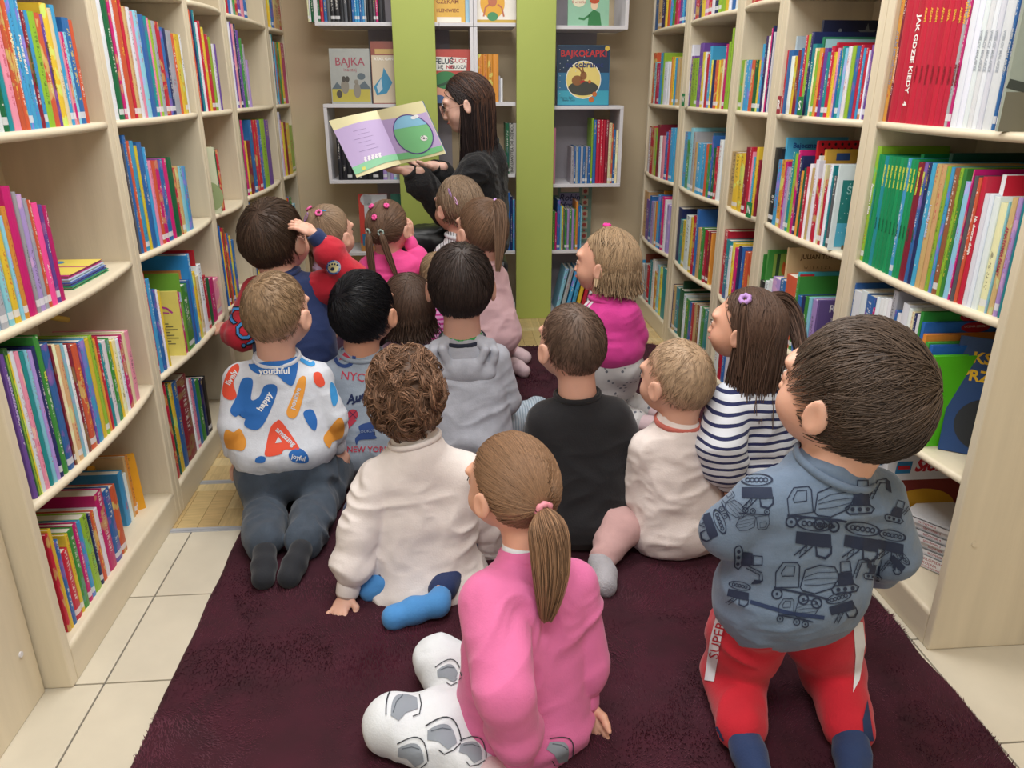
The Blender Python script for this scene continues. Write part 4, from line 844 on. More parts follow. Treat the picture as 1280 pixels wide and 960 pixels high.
# ================================================================ figures
class SDF:
    def __init__(s): s.p = []
    def cap(s, a, b, ra, rb=None, k=.02): s.p.append(('c', np.array(a, float), np.array(b, float), ra, ra if rb is None else rb, k)); return s
    def chain(s, pts, rad, k=.02):
        for i in range(len(pts) - 1): s.cap(pts[i], pts[i + 1], rad[i], rad[i + 1], k)
        return s
    def ell(s, c, r, R=None, k=.02): s.p.append(('e', np.array(c, float), np.array(r, float), np.eye(3) if R is None else np.array(R, float), k)); return s
    def sub(s, c, r, R=None, k=.01): s.p.append(('s', np.array(c, float), np.array(r, float), np.eye(3) if R is None else np.array(R, float), k)); return s
    def mesh(s, name, h, lo=None, hi=None):
        bb = []
        for q in s.p:
            if q[0] == 'c': m = max(q[3], q[4]); bb.append((np.minimum(q[1], q[2]) - m, np.maximum(q[1], q[2]) + m))
            else: m = max(q[2]); bb.append((q[1] - m, q[1] + m))
        add = [b for b, q in zip(bb, s.p) if q[0] != 's']
        L = np.min([b[0] for b in add], 0) - 3 * h if lo is None else np.array(lo); U = np.max([b[1] for b in add], 0) + 3 * h
        n = np.ceil((U - L) / h).astype(int) + 1; F = np.full(n, .05, np.float32)
        ax = [L[i] + h * np.arange(n[i]) for i in range(3)]
        for q, b in zip(s.p, bb):
            pad = .022 + q[-1]
            i0 = np.clip(np.floor((b[0] - pad - L) / h).astype(int), 0, n); i1 = np.clip(np.ceil((b[1] + pad - L) / h).astype(int) + 1, 0, n)
            if np.any(i1 <= i0): continue
            X, Y, Z = np.meshgrid(*[ax[i][i0[i]:i1[i]].astype(np.float32) for i in range(3)], indexing='ij', sparse=True)
            if q[0] == 'c':
                a, bb_, ra, rb, k = q[1:]; d = bb_ - a; dd = max(d @ d, 1e-9)
                t = np.clip(((X - a[0]) * d[0] + (Y - a[1]) * d[1] + (Z - a[2]) * d[2]) / dd, 0, 1)
                D = np.sqrt((X - a[0] - t * d[0]) ** 2 + (Y - a[1] - t * d[1]) ** 2 + (Z - a[2] - t * d[2]) ** 2) - (ra + t * (rb - ra))
            else:
                c, r, R, k = q[1:]; x = X - c[0]; y = Y - c[1]; z = Z - c[2]
                u = [(R[i][0] * x + R[i][1] * y + R[i][2] * z) for i in range(3)]
                k0 = np.sqrt(sum((u[i] / r[i]) ** 2 for i in range(3))) + 1e-9; k1 = np.sqrt(sum((u[i] / r[i] ** 2) ** 2 for i in range(3))) + 1e-9
                D = k0 * (k0 - 1) / k1
            sl = tuple(slice(i0[i], i1[i]) for i in range(3)); G = F[sl]
            if q[0] == 's': D = -D; hh = np.clip(.5 - .5 * (D - G) / k, 0, 1) ; F[sl] = G * hh + D * (1 - hh) + k * hh * (1 - hh)
            else: hh = np.clip(.5 + .5 * (D - G) / k, 0, 1); F[sl] = D * (1 - hh) + G * hh - k * hh * (1 - hh)
        return surface_net(name, F, L, h)
def surface_net(name, F, L, h):
    S = F < 0; n = F.shape
    cnt = np.zeros(tuple(np.array(n) - 1), np.int8)
    sl = lambda a, b, c: (slice(a, n[0] - 1 + a), slice(b, n[1] - 1 + b), slice(c, n[2] - 1 + c))
    C = [(a, b, c) for a in (0, 1) for b in (0, 1) for c in (0, 1)]
    for c in C: cnt += S[sl(*c)]
    I = np.argwhere((cnt > 0) & (cnt < 8)); m = len(I); V = np.array([F[tuple((I + c).T)] for c in C]).T
    P = np.zeros((m, 3)); W = np.zeros(m)
    for a in range(8):
        for b in range(a + 1, 8):
            ca, cb = np.array(C[a]), np.array(C[b])
            if np.abs(ca - cb).sum() != 1: continue
            va, vb = V[:, a], V[:, b]; x = (va < 0) != (vb < 0); t = np.where(x, va / np.where(x, va - vb, 1), 0)
            P += np.where(x[:, None], ca + t[:, None] * (cb - ca), 0); W += x
    P = L + h * (I + P / W[:, None]); idx = np.full(cnt.shape, -1, np.int64); idx[tuple(I.T)] = np.arange(m)
    Q = []
    for ax in range(3):
        A = [slice(None)] * 3; B = [slice(None)] * 3; A[ax] = slice(0, -1); B[ax] = slice(1, None)
        s0 = S[tuple(A)]; s1 = S[tuple(B)]; E = np.argwhere(s0 != s1); o1, o2 = [(1, 2), (2, 0), (0, 1)][ax]
        E = E[(E[:, o1] > 0) & (E[:, o2] > 0) & (E[:, o1] < n[o1] - 1) & (E[:, o2] < n[o2] - 1)]
        d1 = np.zeros(3, int); d1[o1] = 1; d2 = np.zeros(3, int); d2[o2] = 1
        q = np.stack([idx[tuple((E - d1 - d2).T)], idx[tuple((E - d2).T)], idx[tuple(E.T)], idx[tuple((E - d1).T)]], 1)
        fl = ~s0[tuple(E.T)]; q[fl] = q[fl][:, ::-1]; Q.append(q)
    Q = np.concatenate(Q); Q = Q[(Q >= 0).all(1)]
    return P, Q
def mesh_from(name, parts):
    V = []; Fq = []; n = 0
    for P, Q in parts: V.append(P); Fq.append(Q + n); n += len(P)
    me = fast_mesh(name, np.concatenate(V), np.concatenate(Fq)); me.polygons.foreach_set('use_smooth', [True] * len(me.polygons)); return me
def normals(P, Q):
    a = P[Q[:, 2]] - P[Q[:, 0]]; b = P[Q[:, 3]] - P[Q[:, 1]]; n = np.cross(a, b); N = np.zeros_like(P)
    for i in range(4): np.add.at(N, Q[:, i], n)
    return N / (np.linalg.norm(N, axis=1)[:, None] + 1e-12)
def folds(P, Q, amp, seed, st=(1, 1, 1.7), sc=13):
    if amp <= 0: return P, Q
    amp *= 1.25
    N = normals(P, Q); X = P * np.array(st) * sc; w = vnoise(P * 9 + 5, seed + 9) * 1.6; X = X + w[:, None]
    n = 1 - np.abs(vnoise(X, seed) * 2 - 1) * 1.9; n2 = 1 - np.abs(vnoise(X * 2.1 + 3, seed + 1) * 2 - 1) * 1.8
    m = np.clip(vnoise(P * 6, seed + 4) * 2.2 - .5, 0, 1)
    return P + N * (amp * (n * (.35 + .8 * m) + .35 * n2 * m))[:, None], Q
def unit(v): v = np.array(v, float); return v / np.linalg.norm(v)
M_skin = {}
def skin(col='#D9A386'):
    m = mat('skin_' + col.strip('#').lower(), col, .5, .06, 12, .03, 120)
    b = m.node_tree.nodes['Principled BSDF']; b.inputs['Subsurface Weight'].default_value = .12; b.inputs['Subsurface Radius'].default_value = (.02, .008, .004); b.inputs['Subsurface Scale'].default_value = .3
    return m
def hair_material():
    m = bpy.data.materials.new('hair'); m.use_nodes = True; nt = m.node_tree; b = nt.nodes['Principled BSDF']; a = nt.nodes.new('ShaderNodeAttribute'); a.attribute_name = 'c1'
    nt.links.new(a.outputs['Color'], b.inputs['Base Color']); b.inputs['Roughness'].default_value = .5; b.inputs['Specular IOR Level'].default_value = .3
    return m
M_hair = hair_material()
class Head:
    """head frame: R right, F forward (where the face looks), U up"""
    def __init__(s, c, yaw, pitch, roll, sc):
        s.c = np.array(c, float); s.s = sc; y = math.radians(yaw); p = math.radians(pitch); r = math.radians(roll)
        f = np.array([-math.sin(y) * math.cos(p), math.cos(y) * math.cos(p), math.sin(p)]); R = unit(np.cross(f, (0, 0, 1))); U = np.cross(R, f)
        R, U = R * math.cos(r) + U * math.sin(r), U * math.cos(r) - R * math.sin(r); s.F, s.R, s.U = f, R, U; s.M = np.array([R, f, U])
    def p(s, x, y, z): return s.c + s.s * (x * s.R + y * s.F + z * s.U)
    def local(s, P): return (np.asarray(P) - s.c) @ s.M.T / s.s
RX, RY, RZ, OC = .0715, .091, .091, np.array([0, -.006, .007])
def head_sdf(H, nb, female=False, adult=False, neck_r=.045):
    s = SDF(); k = H.s; E = lambda c, r, kk=.012: s.ell(H.p(*c), np.array(r) * k, H.M, kk * k)
    E(OC, (RX, RY, RZ)); E((0, .03, -.03), (.055, .052, .055), .03); E((0, .045, -.062), (.034, .032, .028), .03)
    if adult: E((0, .052, -.078), (.022, .024, .018), .03)
    for sd in (-1, 1): E((sd * .033, .052, -.038), (.026, .026, .024), .02)
    s.cap(H.p(0, .085, -.010), H.p(0, .0965 if adult else .0935, -.034), .006 * k, (.0105 if adult else .0088) * k, .01 * k)
    for sd in (-1, 1): E((sd * .009, .093, -.037), (.006, .007, .005), .006)
    E((0, .078, .02), (.05, .014, .012), .02)
    E((0, .085, -.0535), (.019, .008, .004), .005); E((0, .084, -.061), (.016, .0075, .0045), .005)
    for sd in (-1, 1):
        s.sub(H.p(sd * .031, .098, -.006), np.array((.0155, .016, .010)) * k, H.M, .012 * k)
        E((sd * .031, .0755, -.006), (.0125, .0125, .0115), .002)
        s.ell(H.p(sd * .080, -.002, -.014), np.array((.0065, .0175, .027)) * k, rotz_axes(H, sd), .006 * k)
        s.sub(H.p(sd * .0885, .001, -.012), np.array((.0045, .009, .017)) * k, rotz_axes(H, sd), .004 * k)
    nb = np.array(nb); s.cap(H.p(0, -.02, -.045), nb, neck_r * k * .95, neck_r * k * 1.04, .014 * k); s.cap(H.p(0, -.045, -.035), nb, .030 * k, neck_r * k, .014 * k)
    return s
def rotz_axes(H, sd):
    a = math.radians(24 * sd); R = H.R * math.cos(a) - H.F * math.sin(a) ; F = H.F * math.cos(a) + H.R * math.sin(a)
    return np.array([R, F, H.U])
def hand_sdf(w, d, n, side, L=.11, curl=.5, spread=.16, thumb=.6):
    """w wrist, d finger direction, n palm normal (palm faces n)"""
    d = unit(d); n = unit(np.array(n) - d * (np.array(n) @ d)); t = np.cross(d, n) * side; s = SDF(); w = np.array(w, float); q = L / .11
    s.chain([w - d * .03 * q, w, w + d * .012 * q], [.0165 * q, .0155 * q, .016 * q], .01)
    s.ell(w + d * .034 * q, np.array((.030, .024, .0105)) * q, np.array([d, t, n]), .008)
    for i, (o, l) in enumerate(((.0175, .040), (.006, .045), (-.006, .042), (-.017, .034))):
        b = w + d * (.054 - abs(i - 1.2) * .003) * q + t * o * q; a = spread * (1.5 - i); dr = unit(d * math.cos(a) + t * math.sin(a)); pts = [b - dr * .018 * q]; pts.append(b); c = 0
        for ph, fr in enumerate((.42, .32, .26)):
            c += curl * (.5 if ph == 0 else .75); dd = dr * math.cos(c) + n * math.sin(c); pts.append(pts[-1] + dd * l * fr * q)
        s.chain(pts, [.0066 * q, .0066 * q, .006 * q, .0055 * q, .0047 * q], .0035)
    b = w + d * .014 * q + t * .018 * q; dd = unit(d * .62 + t * thumb + n * .3); e = unit(d * .85 + t * .25 + n * .35)
    s.chain([b, b + dd * .022 * q, b + dd * .022 * q + e * .016 * q, b + dd * .022 * q + e * .029 * q], [.009 * q, .0078 * q, .007 * q, .0055 * q], .006)
    return s
def strands_mesh(name, paths, r0, col, var=.35, taper=True, rv=None):
    """paths (n,m,3) -> three sided tapered hairs with a colour of their own"""
    n, m, _ = paths.shape; T = np.gradient(paths, axis=1); T /= np.linalg.norm(T, axis=2)[..., None] + 1e-9
    up = np.tile(unit((.3, .5, .8)), (n, m, 1)); A = np.cross(T, up); A /= np.linalg.norm(A, axis=2)[..., None] + 1e-9; B = np.cross(T, A)
    rad = r0 * (np.linspace(1, .25, m) ** .6 if taper else np.ones(m)); rad = rad[None, :, None] * (np.ones(n) if rv is None else rv)[:, None, None]
    V = np.stack([paths + rad * (A * math.cos(a) + B * math.sin(a)) for a in (0, 2.094, 4.189)], 2).reshape(-1, 3)
    i = np.arange(n)[:, None, None] * m * 3 + np.arange(m - 1)[None, :, None] * 3; k = np.arange(3)[None, None, :]
    Fq = np.stack(np.broadcast_arrays(i + k, i + (k + 1) % 3, i + 3 + (k + 1) % 3, i + 3 + k), -1).reshape(-1, 4)
    me = fast_mesh(name, V, Fq); c = np.array(lin(col)[:3]); f = np.exp(nrng.normal(0, var, n)); cc = np.clip(c[None] * f[:, None], 0, 1)
    cc = np.repeat(np.concatenate([cc, np.ones((n, 1))], 1), m * 3, 0)
    a = me.attributes.new('c1', 'FLOAT_COLOR', 'POINT')
    if len(me.vertices) == len(cc): a.data.foreach_set('color', cc.astype(np.float32).ravel())
    me.polygons.foreach_set('use_smooth', [True] * len(me.polygons)); me.materials.append(M_hair); return me
ZL_B = [-1, -.75, -.4, 0, .3, 1]
def zlim(D, style):
    b = -D[:, 1] / (np.hypot(D[:, 0], D[:, 1]) + 1e-6)
    v = dict(short=[.60, .50, .30, -.02, -.58, -.82], long=[.60, .50, .26, -.2, -.62, -.8])[style]
    return np.interp(b, ZL_B, v)
def hair_cap(H, th, col, style='short', lump=0, seed=0, fade=None):
    nu, nv = 72, 44; u, v = np.meshgrid(np.linspace(0, 2 * np.pi, nu, endpoint=False), np.linspace(0, np.pi, nv)); D = np.stack([np.sin(v) * np.cos(u), np.sin(v) * np.sin(u), np.cos(v)], -1).reshape(-1, 3)
    zl = zlim(D, style); nz = (vnoise(D * 9, seed) - .5) * .09; mk = np.clip((D[:, 2] - zl + nz) / .10, 0, 1); mk = mk * mk * (3 - 2 * mk)
    r = th * (.35 + .65 * np.clip((D[:, 2] - zl) / .5, 0, 1)); r = r + lump * (vnoise(D * 6, seed + 2) - .4)
    R = np.array([RX, RY, RZ]); P = D * (R + (r * mk - .008 * (1 - mk))[:, None]) + OC; P = H.c + (P * H.s) @ H.M
    idx = np.arange(nu * nv).reshape(nv, nu); Fq = np.stack([idx[:-1], idx[1:], np.roll(idx, -1, 1)[1:], np.roll(idx, -1, 1)[:-1]], -1).reshape(-1, 4)
    me = fast_mesh('hair', P, Fq[:, ::-1].copy()); c = np.array(lin(col)[:3]); f = np.exp((vnoise(D * 22, seed + 5) - .5) * .5 + (vnoise(D * 5, seed + 6) - .5) * .3)
    cc = c[None] * f[:, None]
    if fade is not None:
        sk = np.array(lin(fade)[:3]); a = np.clip(1 - (D[:, 2] - zl) / .55, 0, 1)[:, None] * .55; cc = cc * (1 - a) + sk * a
    cc = np.concatenate([np.clip(cc, 0, 1), np.ones((len(cc), 1))], 1)
    a = me.attributes.new('c1', 'FLOAT_COLOR', 'POINT')
    if len(me.vertices) == len(cc): a.data.foreach_set('color', cc.astype(np.float32).ravel())
    me.polygons.foreach_set('use_smooth', [True] * len(me.polygons)); me.materials.append(M_hair); return me
def capth(D, th, style):
    sh = D.shape[:-1]; d = D.reshape(-1, 3); return (th * (.35 + .65 * np.clip((d[:, 2] - zlim(d, style)) / .5, 0, 1))).reshape(sh)
def rand_dirs(n, style, margin=.04):
    D = nrng.normal(size=(n * 4, 3)); D /= np.linalg.norm(D, axis=1)[:, None]; D = D[D[:, 2] > zlim(D, style) + margin][:n]; return D
def shell(H, D, th): 
    R = np.array([RX, RY, RZ]); P = D * (R + (th[..., None] if isinstance(th, np.ndarray) else th)) + OC; return H.c + (P * H.s) @ H.M
def slerp(a, b, t):
    d = np.clip((a * b).sum(-1), -1, 1); o = np.arccos(d)[..., None] + 1e-6; return (np.sin((1 - t) * o) * a + np.sin(t * o) * b) / np.sin(o)
def hair_crop(H, par, col, th=.008, n=1300, L=.03, whorl=(.15, -.62, .75), swirl=.5, r=.0009, var=.2, lift=.004, style='short', rough=.25):
    D = rand_dirs(n, style); W = unit(whorl); m = 6; pts = []; d = D.copy(); st = L / m / .085; lenf = nrng.uniform(.6, 1.25, len(D)); lif = nrng.random(len(D))
    cl = np.stack([vnoise(D * 7 + 9 * q_, 60 + q_) - .5 for q_ in range(3)], 1) * 5 * rough; jit_ = cl + nrng.normal(0, rough * .5, (len(D), 3))
    for i in range(m):
        pts.append(shell(H, d, capth(d, th, style) - .0025 + lift * (i / m) ** 1.2 * lenf + .0015 * lif))
        t = d - W; t -= d * (t * d).sum(1)[:, None]; t /= np.linalg.norm(t, axis=1)[:, None] + 1e-6
        sw = np.cross(d, t) * swirl * np.exp(-3 * np.linalg.norm(d - W, axis=1))[:, None]
        t = t + sw + jit_ + np.array([0, 0, -.25]); d = d + t * (st * lenf)[:, None]; d /= np.linalg.norm(d, axis=1)[:, None]
    return link('hair_strands', strands_mesh('hair_strands', np.stack(pts, 1), r * H.s, col, var), None, par)
def hair_curly(H, par, col, n=900, th=.016, nc=190):
    C = rand_dirs(nc, 'short', .0); nc = len(C); ci = nrng.integers(0, nc, n); jd = nrng.normal(0, .045, (n, 3)); m = 14; t = np.linspace(0, 1, m)[None, :, None]
    ref = nrng.normal(size=(nc, 3)); a = np.cross(C, ref); a /= np.linalg.norm(a, axis=1)[:, None]; b = np.cross(C, a); ph = nrng.uniform(0, 6.3, nc)[ci][:, None, None] + nrng.normal(0, .18, (n, 1, 1)); tn = nrng.uniform(1.6, 4.6, nc)[ci][:, None, None]; rr = nrng.uniform(.09, .22, nc)[ci][:, None, None] * nrng.uniform(.85, 1.12, (n, 1, 1))
    dr = nrng.normal(0, .12, (nc, 1, 3))[ci] + np.array([0, -.05, -.2]); D = C[ci] + jd; P = D[:, None] + dr * t + rr * (np.cos(ph + tn * t) * a[ci][:, None] + np.sin(ph + tn * t) * b[ci][:, None]) * (.4 + .6 * t); P /= np.linalg.norm(P, axis=2)[..., None]
    up_ = nrng.uniform(.3, 1.6, nc)[ci][:, None]; th_ = capth(P, th, 'short') - .001 + .011 * np.sin(t[..., 0] * 2.6) * up_ + .0015 * nrng.random((n, 1))
    return link('hair_curls', strands_mesh('hair_curls', shell(H, P, th_), .0011 * H.s, col, .38), None, par)
def hair_gather(H, par, col, tie, n=1100, th=.006, r=.0011, style='long', var=.16, sel=None):
    """hair combed over the skull into a tie"""
    D = rand_dirs(n, style, .01)
    if sel is not None: D = D[sel(D)]
    T = unit(tie); m = 10; t = np.linspace(0, 1, m)[None, :, None]; E = unit(T) + nrng.normal(0, .03, D.shape); E /= np.linalg.norm(E, axis=1)[:, None]
    P = slerp(D[:, None], E[:, None], t); P += .05 * np.sin(t * 3.14) * nrng.normal(0, .5, (len(D), 1, 3)); P /= np.linalg.norm(P, axis=2)[..., None]
    th_ = capth(P, th, style) - .0005 + .003 * t[..., 0] ** 3 + .0015 * nrng.random((len(D), 1))
    return link('hair_strands', strands_mesh('hair_strands', shell(H, P, th_), r * H.s, col, var, False), None, par)
def tail(H, par, col, tie, end, out=.03, rad=.02, n=260, r=.0012, th=.012, name='ponytail', bulge=1.0, var=.3):
    """bundle hanging from the tie to a world point end"""
    a = shell(H, unit(tie)[None], th)[0]; end = np.array(end, float); o = (unit(tie) @ H.M); mid = a + o * out * H.s + (end - a) * .25; m = 14; t = np.linspace(0, 1, m)
    P = ((1 - t) ** 2)[:, None] * a + (2 * t * (1 - t))[:, None] * mid + (t ** 2)[:, None] * end
    pr = rad * np.array([.3, .6, .85, .97, 1, 1, .98, .95, .9, .82, .72, .6, .45, .25]) * bulge
    core = MB().tube([tuple(p) for p in P], list(pr * .8), 14).mesh(name); c = lin(col); at = core.attributes.new('c1', 'FLOAT_COLOR', 'POINT'); at.data.foreach_set('color', np.tile(np.array(c, np.float32), len(core.vertices)))
    core.materials.append(M_hair); core.polygons.foreach_set('use_smooth', [True] * len(core.polygons)); co = link(name, core, None, par)
    T = np.gradient(P, axis=0); T /= np.linalg.norm(T, axis=1)[:, None]; up = np.array([0.2, 1, .1]); A = np.cross(T, up); A /= np.linalg.norm(A, axis=1)[:, None]; B = np.cross(T, A)
    ph = nrng.uniform(0, 6.3, n); q = np.sqrt(nrng.uniform(.35, 1.1, n)); tw = nrng.normal(0, .35, n)
    an = ph[:, None] + tw[:, None] * t[None]; rr = (q[:, None] * pr[None]) + .002 * nrng.random((n, 1)) * t
    S = P[None] + rr[..., None] * (np.cos(an)[..., None] * A[None] + np.sin(an)[..., None] * B[None]); lf = nrng.uniform(.88, 1.06, n)[:, None, None]; S = S[:, :1] + (S - S[:, :1]) * lf
    link('hair_strands', strands_mesh('hair_strands', S, r, col, var, False), None, co)
    return a, o, co
def hair_long(H, par, col, part=(.0, .15, 1), length=.16, n=1200, r=.0013, th=.007, back=(-2.4, 2.4), var=.17, tip=None, elev=-.12, spread=.012, inward=.35, sel=None):
    """hair falling from a parting over the skull and hanging down"""
    az = nrng.uniform(back[0], back[1], n); D0 = unit(part) + nrng.normal(0, .22, (n, 3)) * np.array([.5, 1, .3]); D0 /= np.linalg.norm(D0, axis=1)[:, None]
    e = elev + nrng.normal(0, .05, n); D1 = np.stack([np.sin(az) * np.cos(e), -np.cos(az) * np.cos(e), np.sin(e)], 1)
    m1, m2 = 9, 8; t = np.linspace(0, 1, m1)[None, :, None]; A = slerp(D0[:, None], D1[:, None], t)
    lay = nrng.random((n, 1)) * .006; P1 = shell(H, A, capth(A, th, 'long') + lay * .6 + .002 * t[..., 0] + nrng.normal(0, .0006, (n, 1)))
    L = length * nrng.uniform(.82, 1.05, n); dn = np.array([0, 0, -1.]); cen = H.p(0, -.03, -.07); d = P1[:, -1] - cen; d[:, 2] = 0; dl = np.linalg.norm(d, axis=1)[:, None]; d = d / (dl + 1e-6)
    s = np.linspace(0, 1, m2 + 1)[None, 1:, None]; w = nrng.normal(0, spread, (n, 1, 3)) * s
    P2 = P1[:, -1:] + dn * (L[:, None, None] * s) - d[:, None] * (inward * dl[:, None] * s * (1.3 - .6 * s)) + w * np.array([1, 1, .2]) + .0035 * np.sin(s * 7 + az[:, None, None]) * d[:, None]
    return link('hair_strands', strands_mesh('hair_strands', np.concatenate([P1, P2], 1), r * H.s, col, var, False, nrng.uniform(.7, 1.3, n)), None, par)
def scrunchie(par, a, o, rad, col, name='hair_tie', thick=.005):
    o = unit(o); u = unit(np.cross(o, (.1, .2, 1))); w = np.cross(o, u); pts = [a + o * .004 + (u * math.cos(x) + w * math.sin(x)) * rad for x in np.linspace(0, 6.283, 19)]
    return MB().tube([tuple(p) for p in pts], [thick * (1 + .25 * math.sin(i * 2.4)) for i in range(19)], 8, False).build(name, mat('elastic_' + col.strip('#').lower(), col, .7), par, True)
def ring(par, name, c, axis, side, ra, rb, hgt, th, m):
    """knitted band: flattened torus"""
    ax = unit(axis); sd = unit(np.array(side) - ax * (np.array(side) @ ax)); fw = np.cross(ax, sd); n, k = 32, 8; V = []; Fq = []
    for i in range(n):
        a = 2 * math.pi * i / n; dirr = sd * math.cos(a) * ra + fw * math.sin(a) * rb; un = unit(sd * math.cos(a) * rb + fw * math.sin(a) * ra)
        for j in range(k): b = 2 * math.pi * j / k; V.append(c + dirr + un * th * math.cos(b) + ax * hgt / 2 * math.sin(b))
    for i in range(n):
        for j in range(k): Fq.append((i * k + j, ((i + 1) % n) * k + j, ((i + 1) % n) * k + (j + 1) % k, i * k + (j + 1) % k))
    return MB().add(V, Fq).build(name, m, par, True)
def cloth(name, col, var=.04, bump=.12, rough=.88, sheen=.15, bscale=260): return mat('cloth_' + name, col, rough, var, 30, bump, bscale, sheen=sheen)
def knit(name, col): return mat('rib_' + name, col, .9, .08, 8, .3, 300, sheen=.1, stretch=(1, 1, .1))
def A_(px, py, Y): return atY(px, py, Y)
def Z_(px, py, z): return atZ(px, py, z)
def figure(sp):
    """builds one seated / kneeling / sitting person from joints in world space"""
    g = sp.get('g', 1); hx, hy, hw, hY = sp['head']; hc = A_(hx, hy, hY); depth = (hc - _c) @ _f; sc = sp.get('sc') or hw * depth / FPX / sp.get('ref', .158)
    H = Head(hc, sp.get('yaw', 0), sp.get('pitch', 0), sp.get('roll', 0), sc); nb = np.array(sp['nb'], float); pel = np.array(sp['pel'], float)
    root = tag(empty('person', (pel[0], pel[1], 0), None), sp['label'], 'person', 'children listening on the rug' if not sp.get('adult') else None)
    bpy.context.view_layer.update(); inv = Matrix.Translation((-pel[0], -pel[1], 0)); off = np.array([pel[0], pel[1], 0])
    kids = []
    def fin(o): kids.append(o); return o
    hold = empty('tmp')
    sL, sR = np.array(sp['shL'], float), np.array(sp['shR'], float); side = unit(sR - sL); up = unit(nb - pel); fwd = unit(np.cross(up, side)); side_f = np.array([side[0], side[1], 0]); side_f = unit(side_f); fw2 = np.array([-side_f[1], side_f[0], 0])
    R0 = sp.get('R', .082) * g; hipo = sp.get('hip', .052) * g; hL, hR = pel - side_f * hipo, pel + side_f * hipo
    arms = [(sL, np.array(sp['elL'], float), np.array(sp['wrL'], float)), (sR, np.array(sp['elR'], float), np.array(sp['wrR'], float))]
    legs = []
    for q in 'LR':
        if 'kn' + q in sp: legs.append((hL if q == 'L' else hR, np.array(sp['kn' + q], float), np.array(sp['an' + q], float), np.array(sp['to' + q], float)))
    # ---- body
    sk = skin(sp.get('skin', '#DBAA94')); parts = []
    P, Q = head_sdf(H, nb, adult=sp.get('adult')).mesh('h', sp.get('vh', .0034) * sc); parts.append((P, Q))
    b = SDF().cap(pel, nb - up * .05, .055 * g, .05 * g).cap(nb - up * .06, nb + up * .01, .04 * g, .032 * g)
    for a in arms: b.cap(nb - up * .045, a[0], .03 * g, .03 * g); b.chain(list(a), [.026 * g, .024 * g, .0175 * g])
    for l in legs: b.chain([l[0], l[1], l[2]], [.05 * g, .035 * g, .024 * g])
    parts.append(b.mesh('b', .0085))
    HL = .105 * sp.get('hs', g)
    for i, q in enumerate('LR'):
        hd = sp.get('hand' + q)
        if hd is None: d = unit(arms[i][2] - arms[i][1]); hd = dict(d=d, n=(0, .3, -1), curl=.35)
        parts.append(hand_sdf(arms[i][2], hd['d'], hd['n'], hd.get('side', 1 if i == 0 else -1), HL, hd.get('curl', .35), hd.get('spread', .12), hd.get('thumb', .6)).mesh('hd', .0026 * g))
    bo = link('body', mesh_from('body', parts), sk, hold)
    # ---- face
    iris = mat('eye_iris_' + sp.get('eye', '4a3524'), sp.get('eye', '4a3524'), .2); ew = mat('eye_white', '#E9E4DE', .25)
    for sd in (-1, 1):
        c = H.p(sd * .031, .0785, -.006); e = SDF(); bm = bmesh.new(); bmesh.ops.create_uvsphere(bm, u_segments=16, v_segments=10, radius=.0103 * sc); me = bpy.data.meshes.new('eye'); bm.to_mesh(me); bm.free(); me.polygons.foreach_set('use_smooth', [True] * len(me.polygons))
        eo = link('eye', me, ew, hold); eo.location = c
        bm = bmesh.new(); bmesh.ops.create_uvsphere(bm, u_segments=12, v_segments=8, radius=.0056 * sc); me = bpy.data.meshes.new('iris'); bm.to_mesh(me); bm.free(); io = link('iris', me, iris, eo); io.location = Vector(H.F * .0056 * sc)
        MB().tube([tuple(H.p(sd * .017, .0905, .012)), tuple(H.p(sd * .031, .091, .0165)), tuple(H.p(sd * .045, .080, .012))], [.0008 * sc, .0013 * sc, .0006 * sc], 6).build('eyebrow', mat('brow_' + sp['hair'].strip('#').lower(), sp['hair'], .8), hold, True)
        MB().tube([tuple(H.p(sd * .020, .0862, -.002)), tuple(H.p(sd * .031, .0906, .0035)), tuple(H.p(sd * .043, .083, -.002))], .0011 * sc, 5).build('eyelashes', mat('lashes', '#2A211C', .8), hold, True)
    MB().tube([tuple(H.p(-.019, .0865, -.0575)), tuple(H.p(-.008, .0925, -.0565)), tuple(H.p(0, .0935, -.0572)), tuple(H.p(.008, .0925, -.0565)), tuple(H.p(.019, .0865, -.0575))], [.001 * sc, .0032 * sc, .0034 * sc, .0032 * sc, .001 * sc], 7).build('lips', mat('lips', '#B5655C', .5), hold, True)
    # ---- clothes
    top = sp['top']; tm = top['m']; th = top.get('th', .006)
    s = SDF(); ins = sp.get('ins', .03)
    rz_ = up * top.get('raise', 0)
    s.cap(hL + rz_, sL + side * ins - up * .01, R0, .062 * g, .035).cap(hR + rz_, sR - side * ins - up * .01, R0, .062 * g, .035).cap(pel + up * .01 + rz_, nb - up * .07, R0 * 1.06, .07 * g, .04)
    s.cap(sL + side * .012, nb - up * .026, .042 * g, .050 * sc, .03).cap(sR - side * .012, nb - up * .026, .042 * g, .050 * sc, .03).cap(nb - up * .04, nb - up * .012, .052 * sc, .045 * sc, .02)
    if not top.get('low'): s.cap(nb - unit(H.p(0, -.03, -.05) - nb) * .015, nb + unit(H.p(0, -.03, -.05) - nb) * .004, .055 * sc, .052 * sc, .012)
    if top.get('bulge'): s.ell(pel + np.array(top.get('boff', (0, 0, .02))), np.array(top['bulge']), np.array([side_f, fw2, (0, 0, 1)]), .04)
    sl = SDF(); ssep = 'sm' in top; rs = top.get('rs', (.048, .043, .034)); tgt = sl if ssep else s
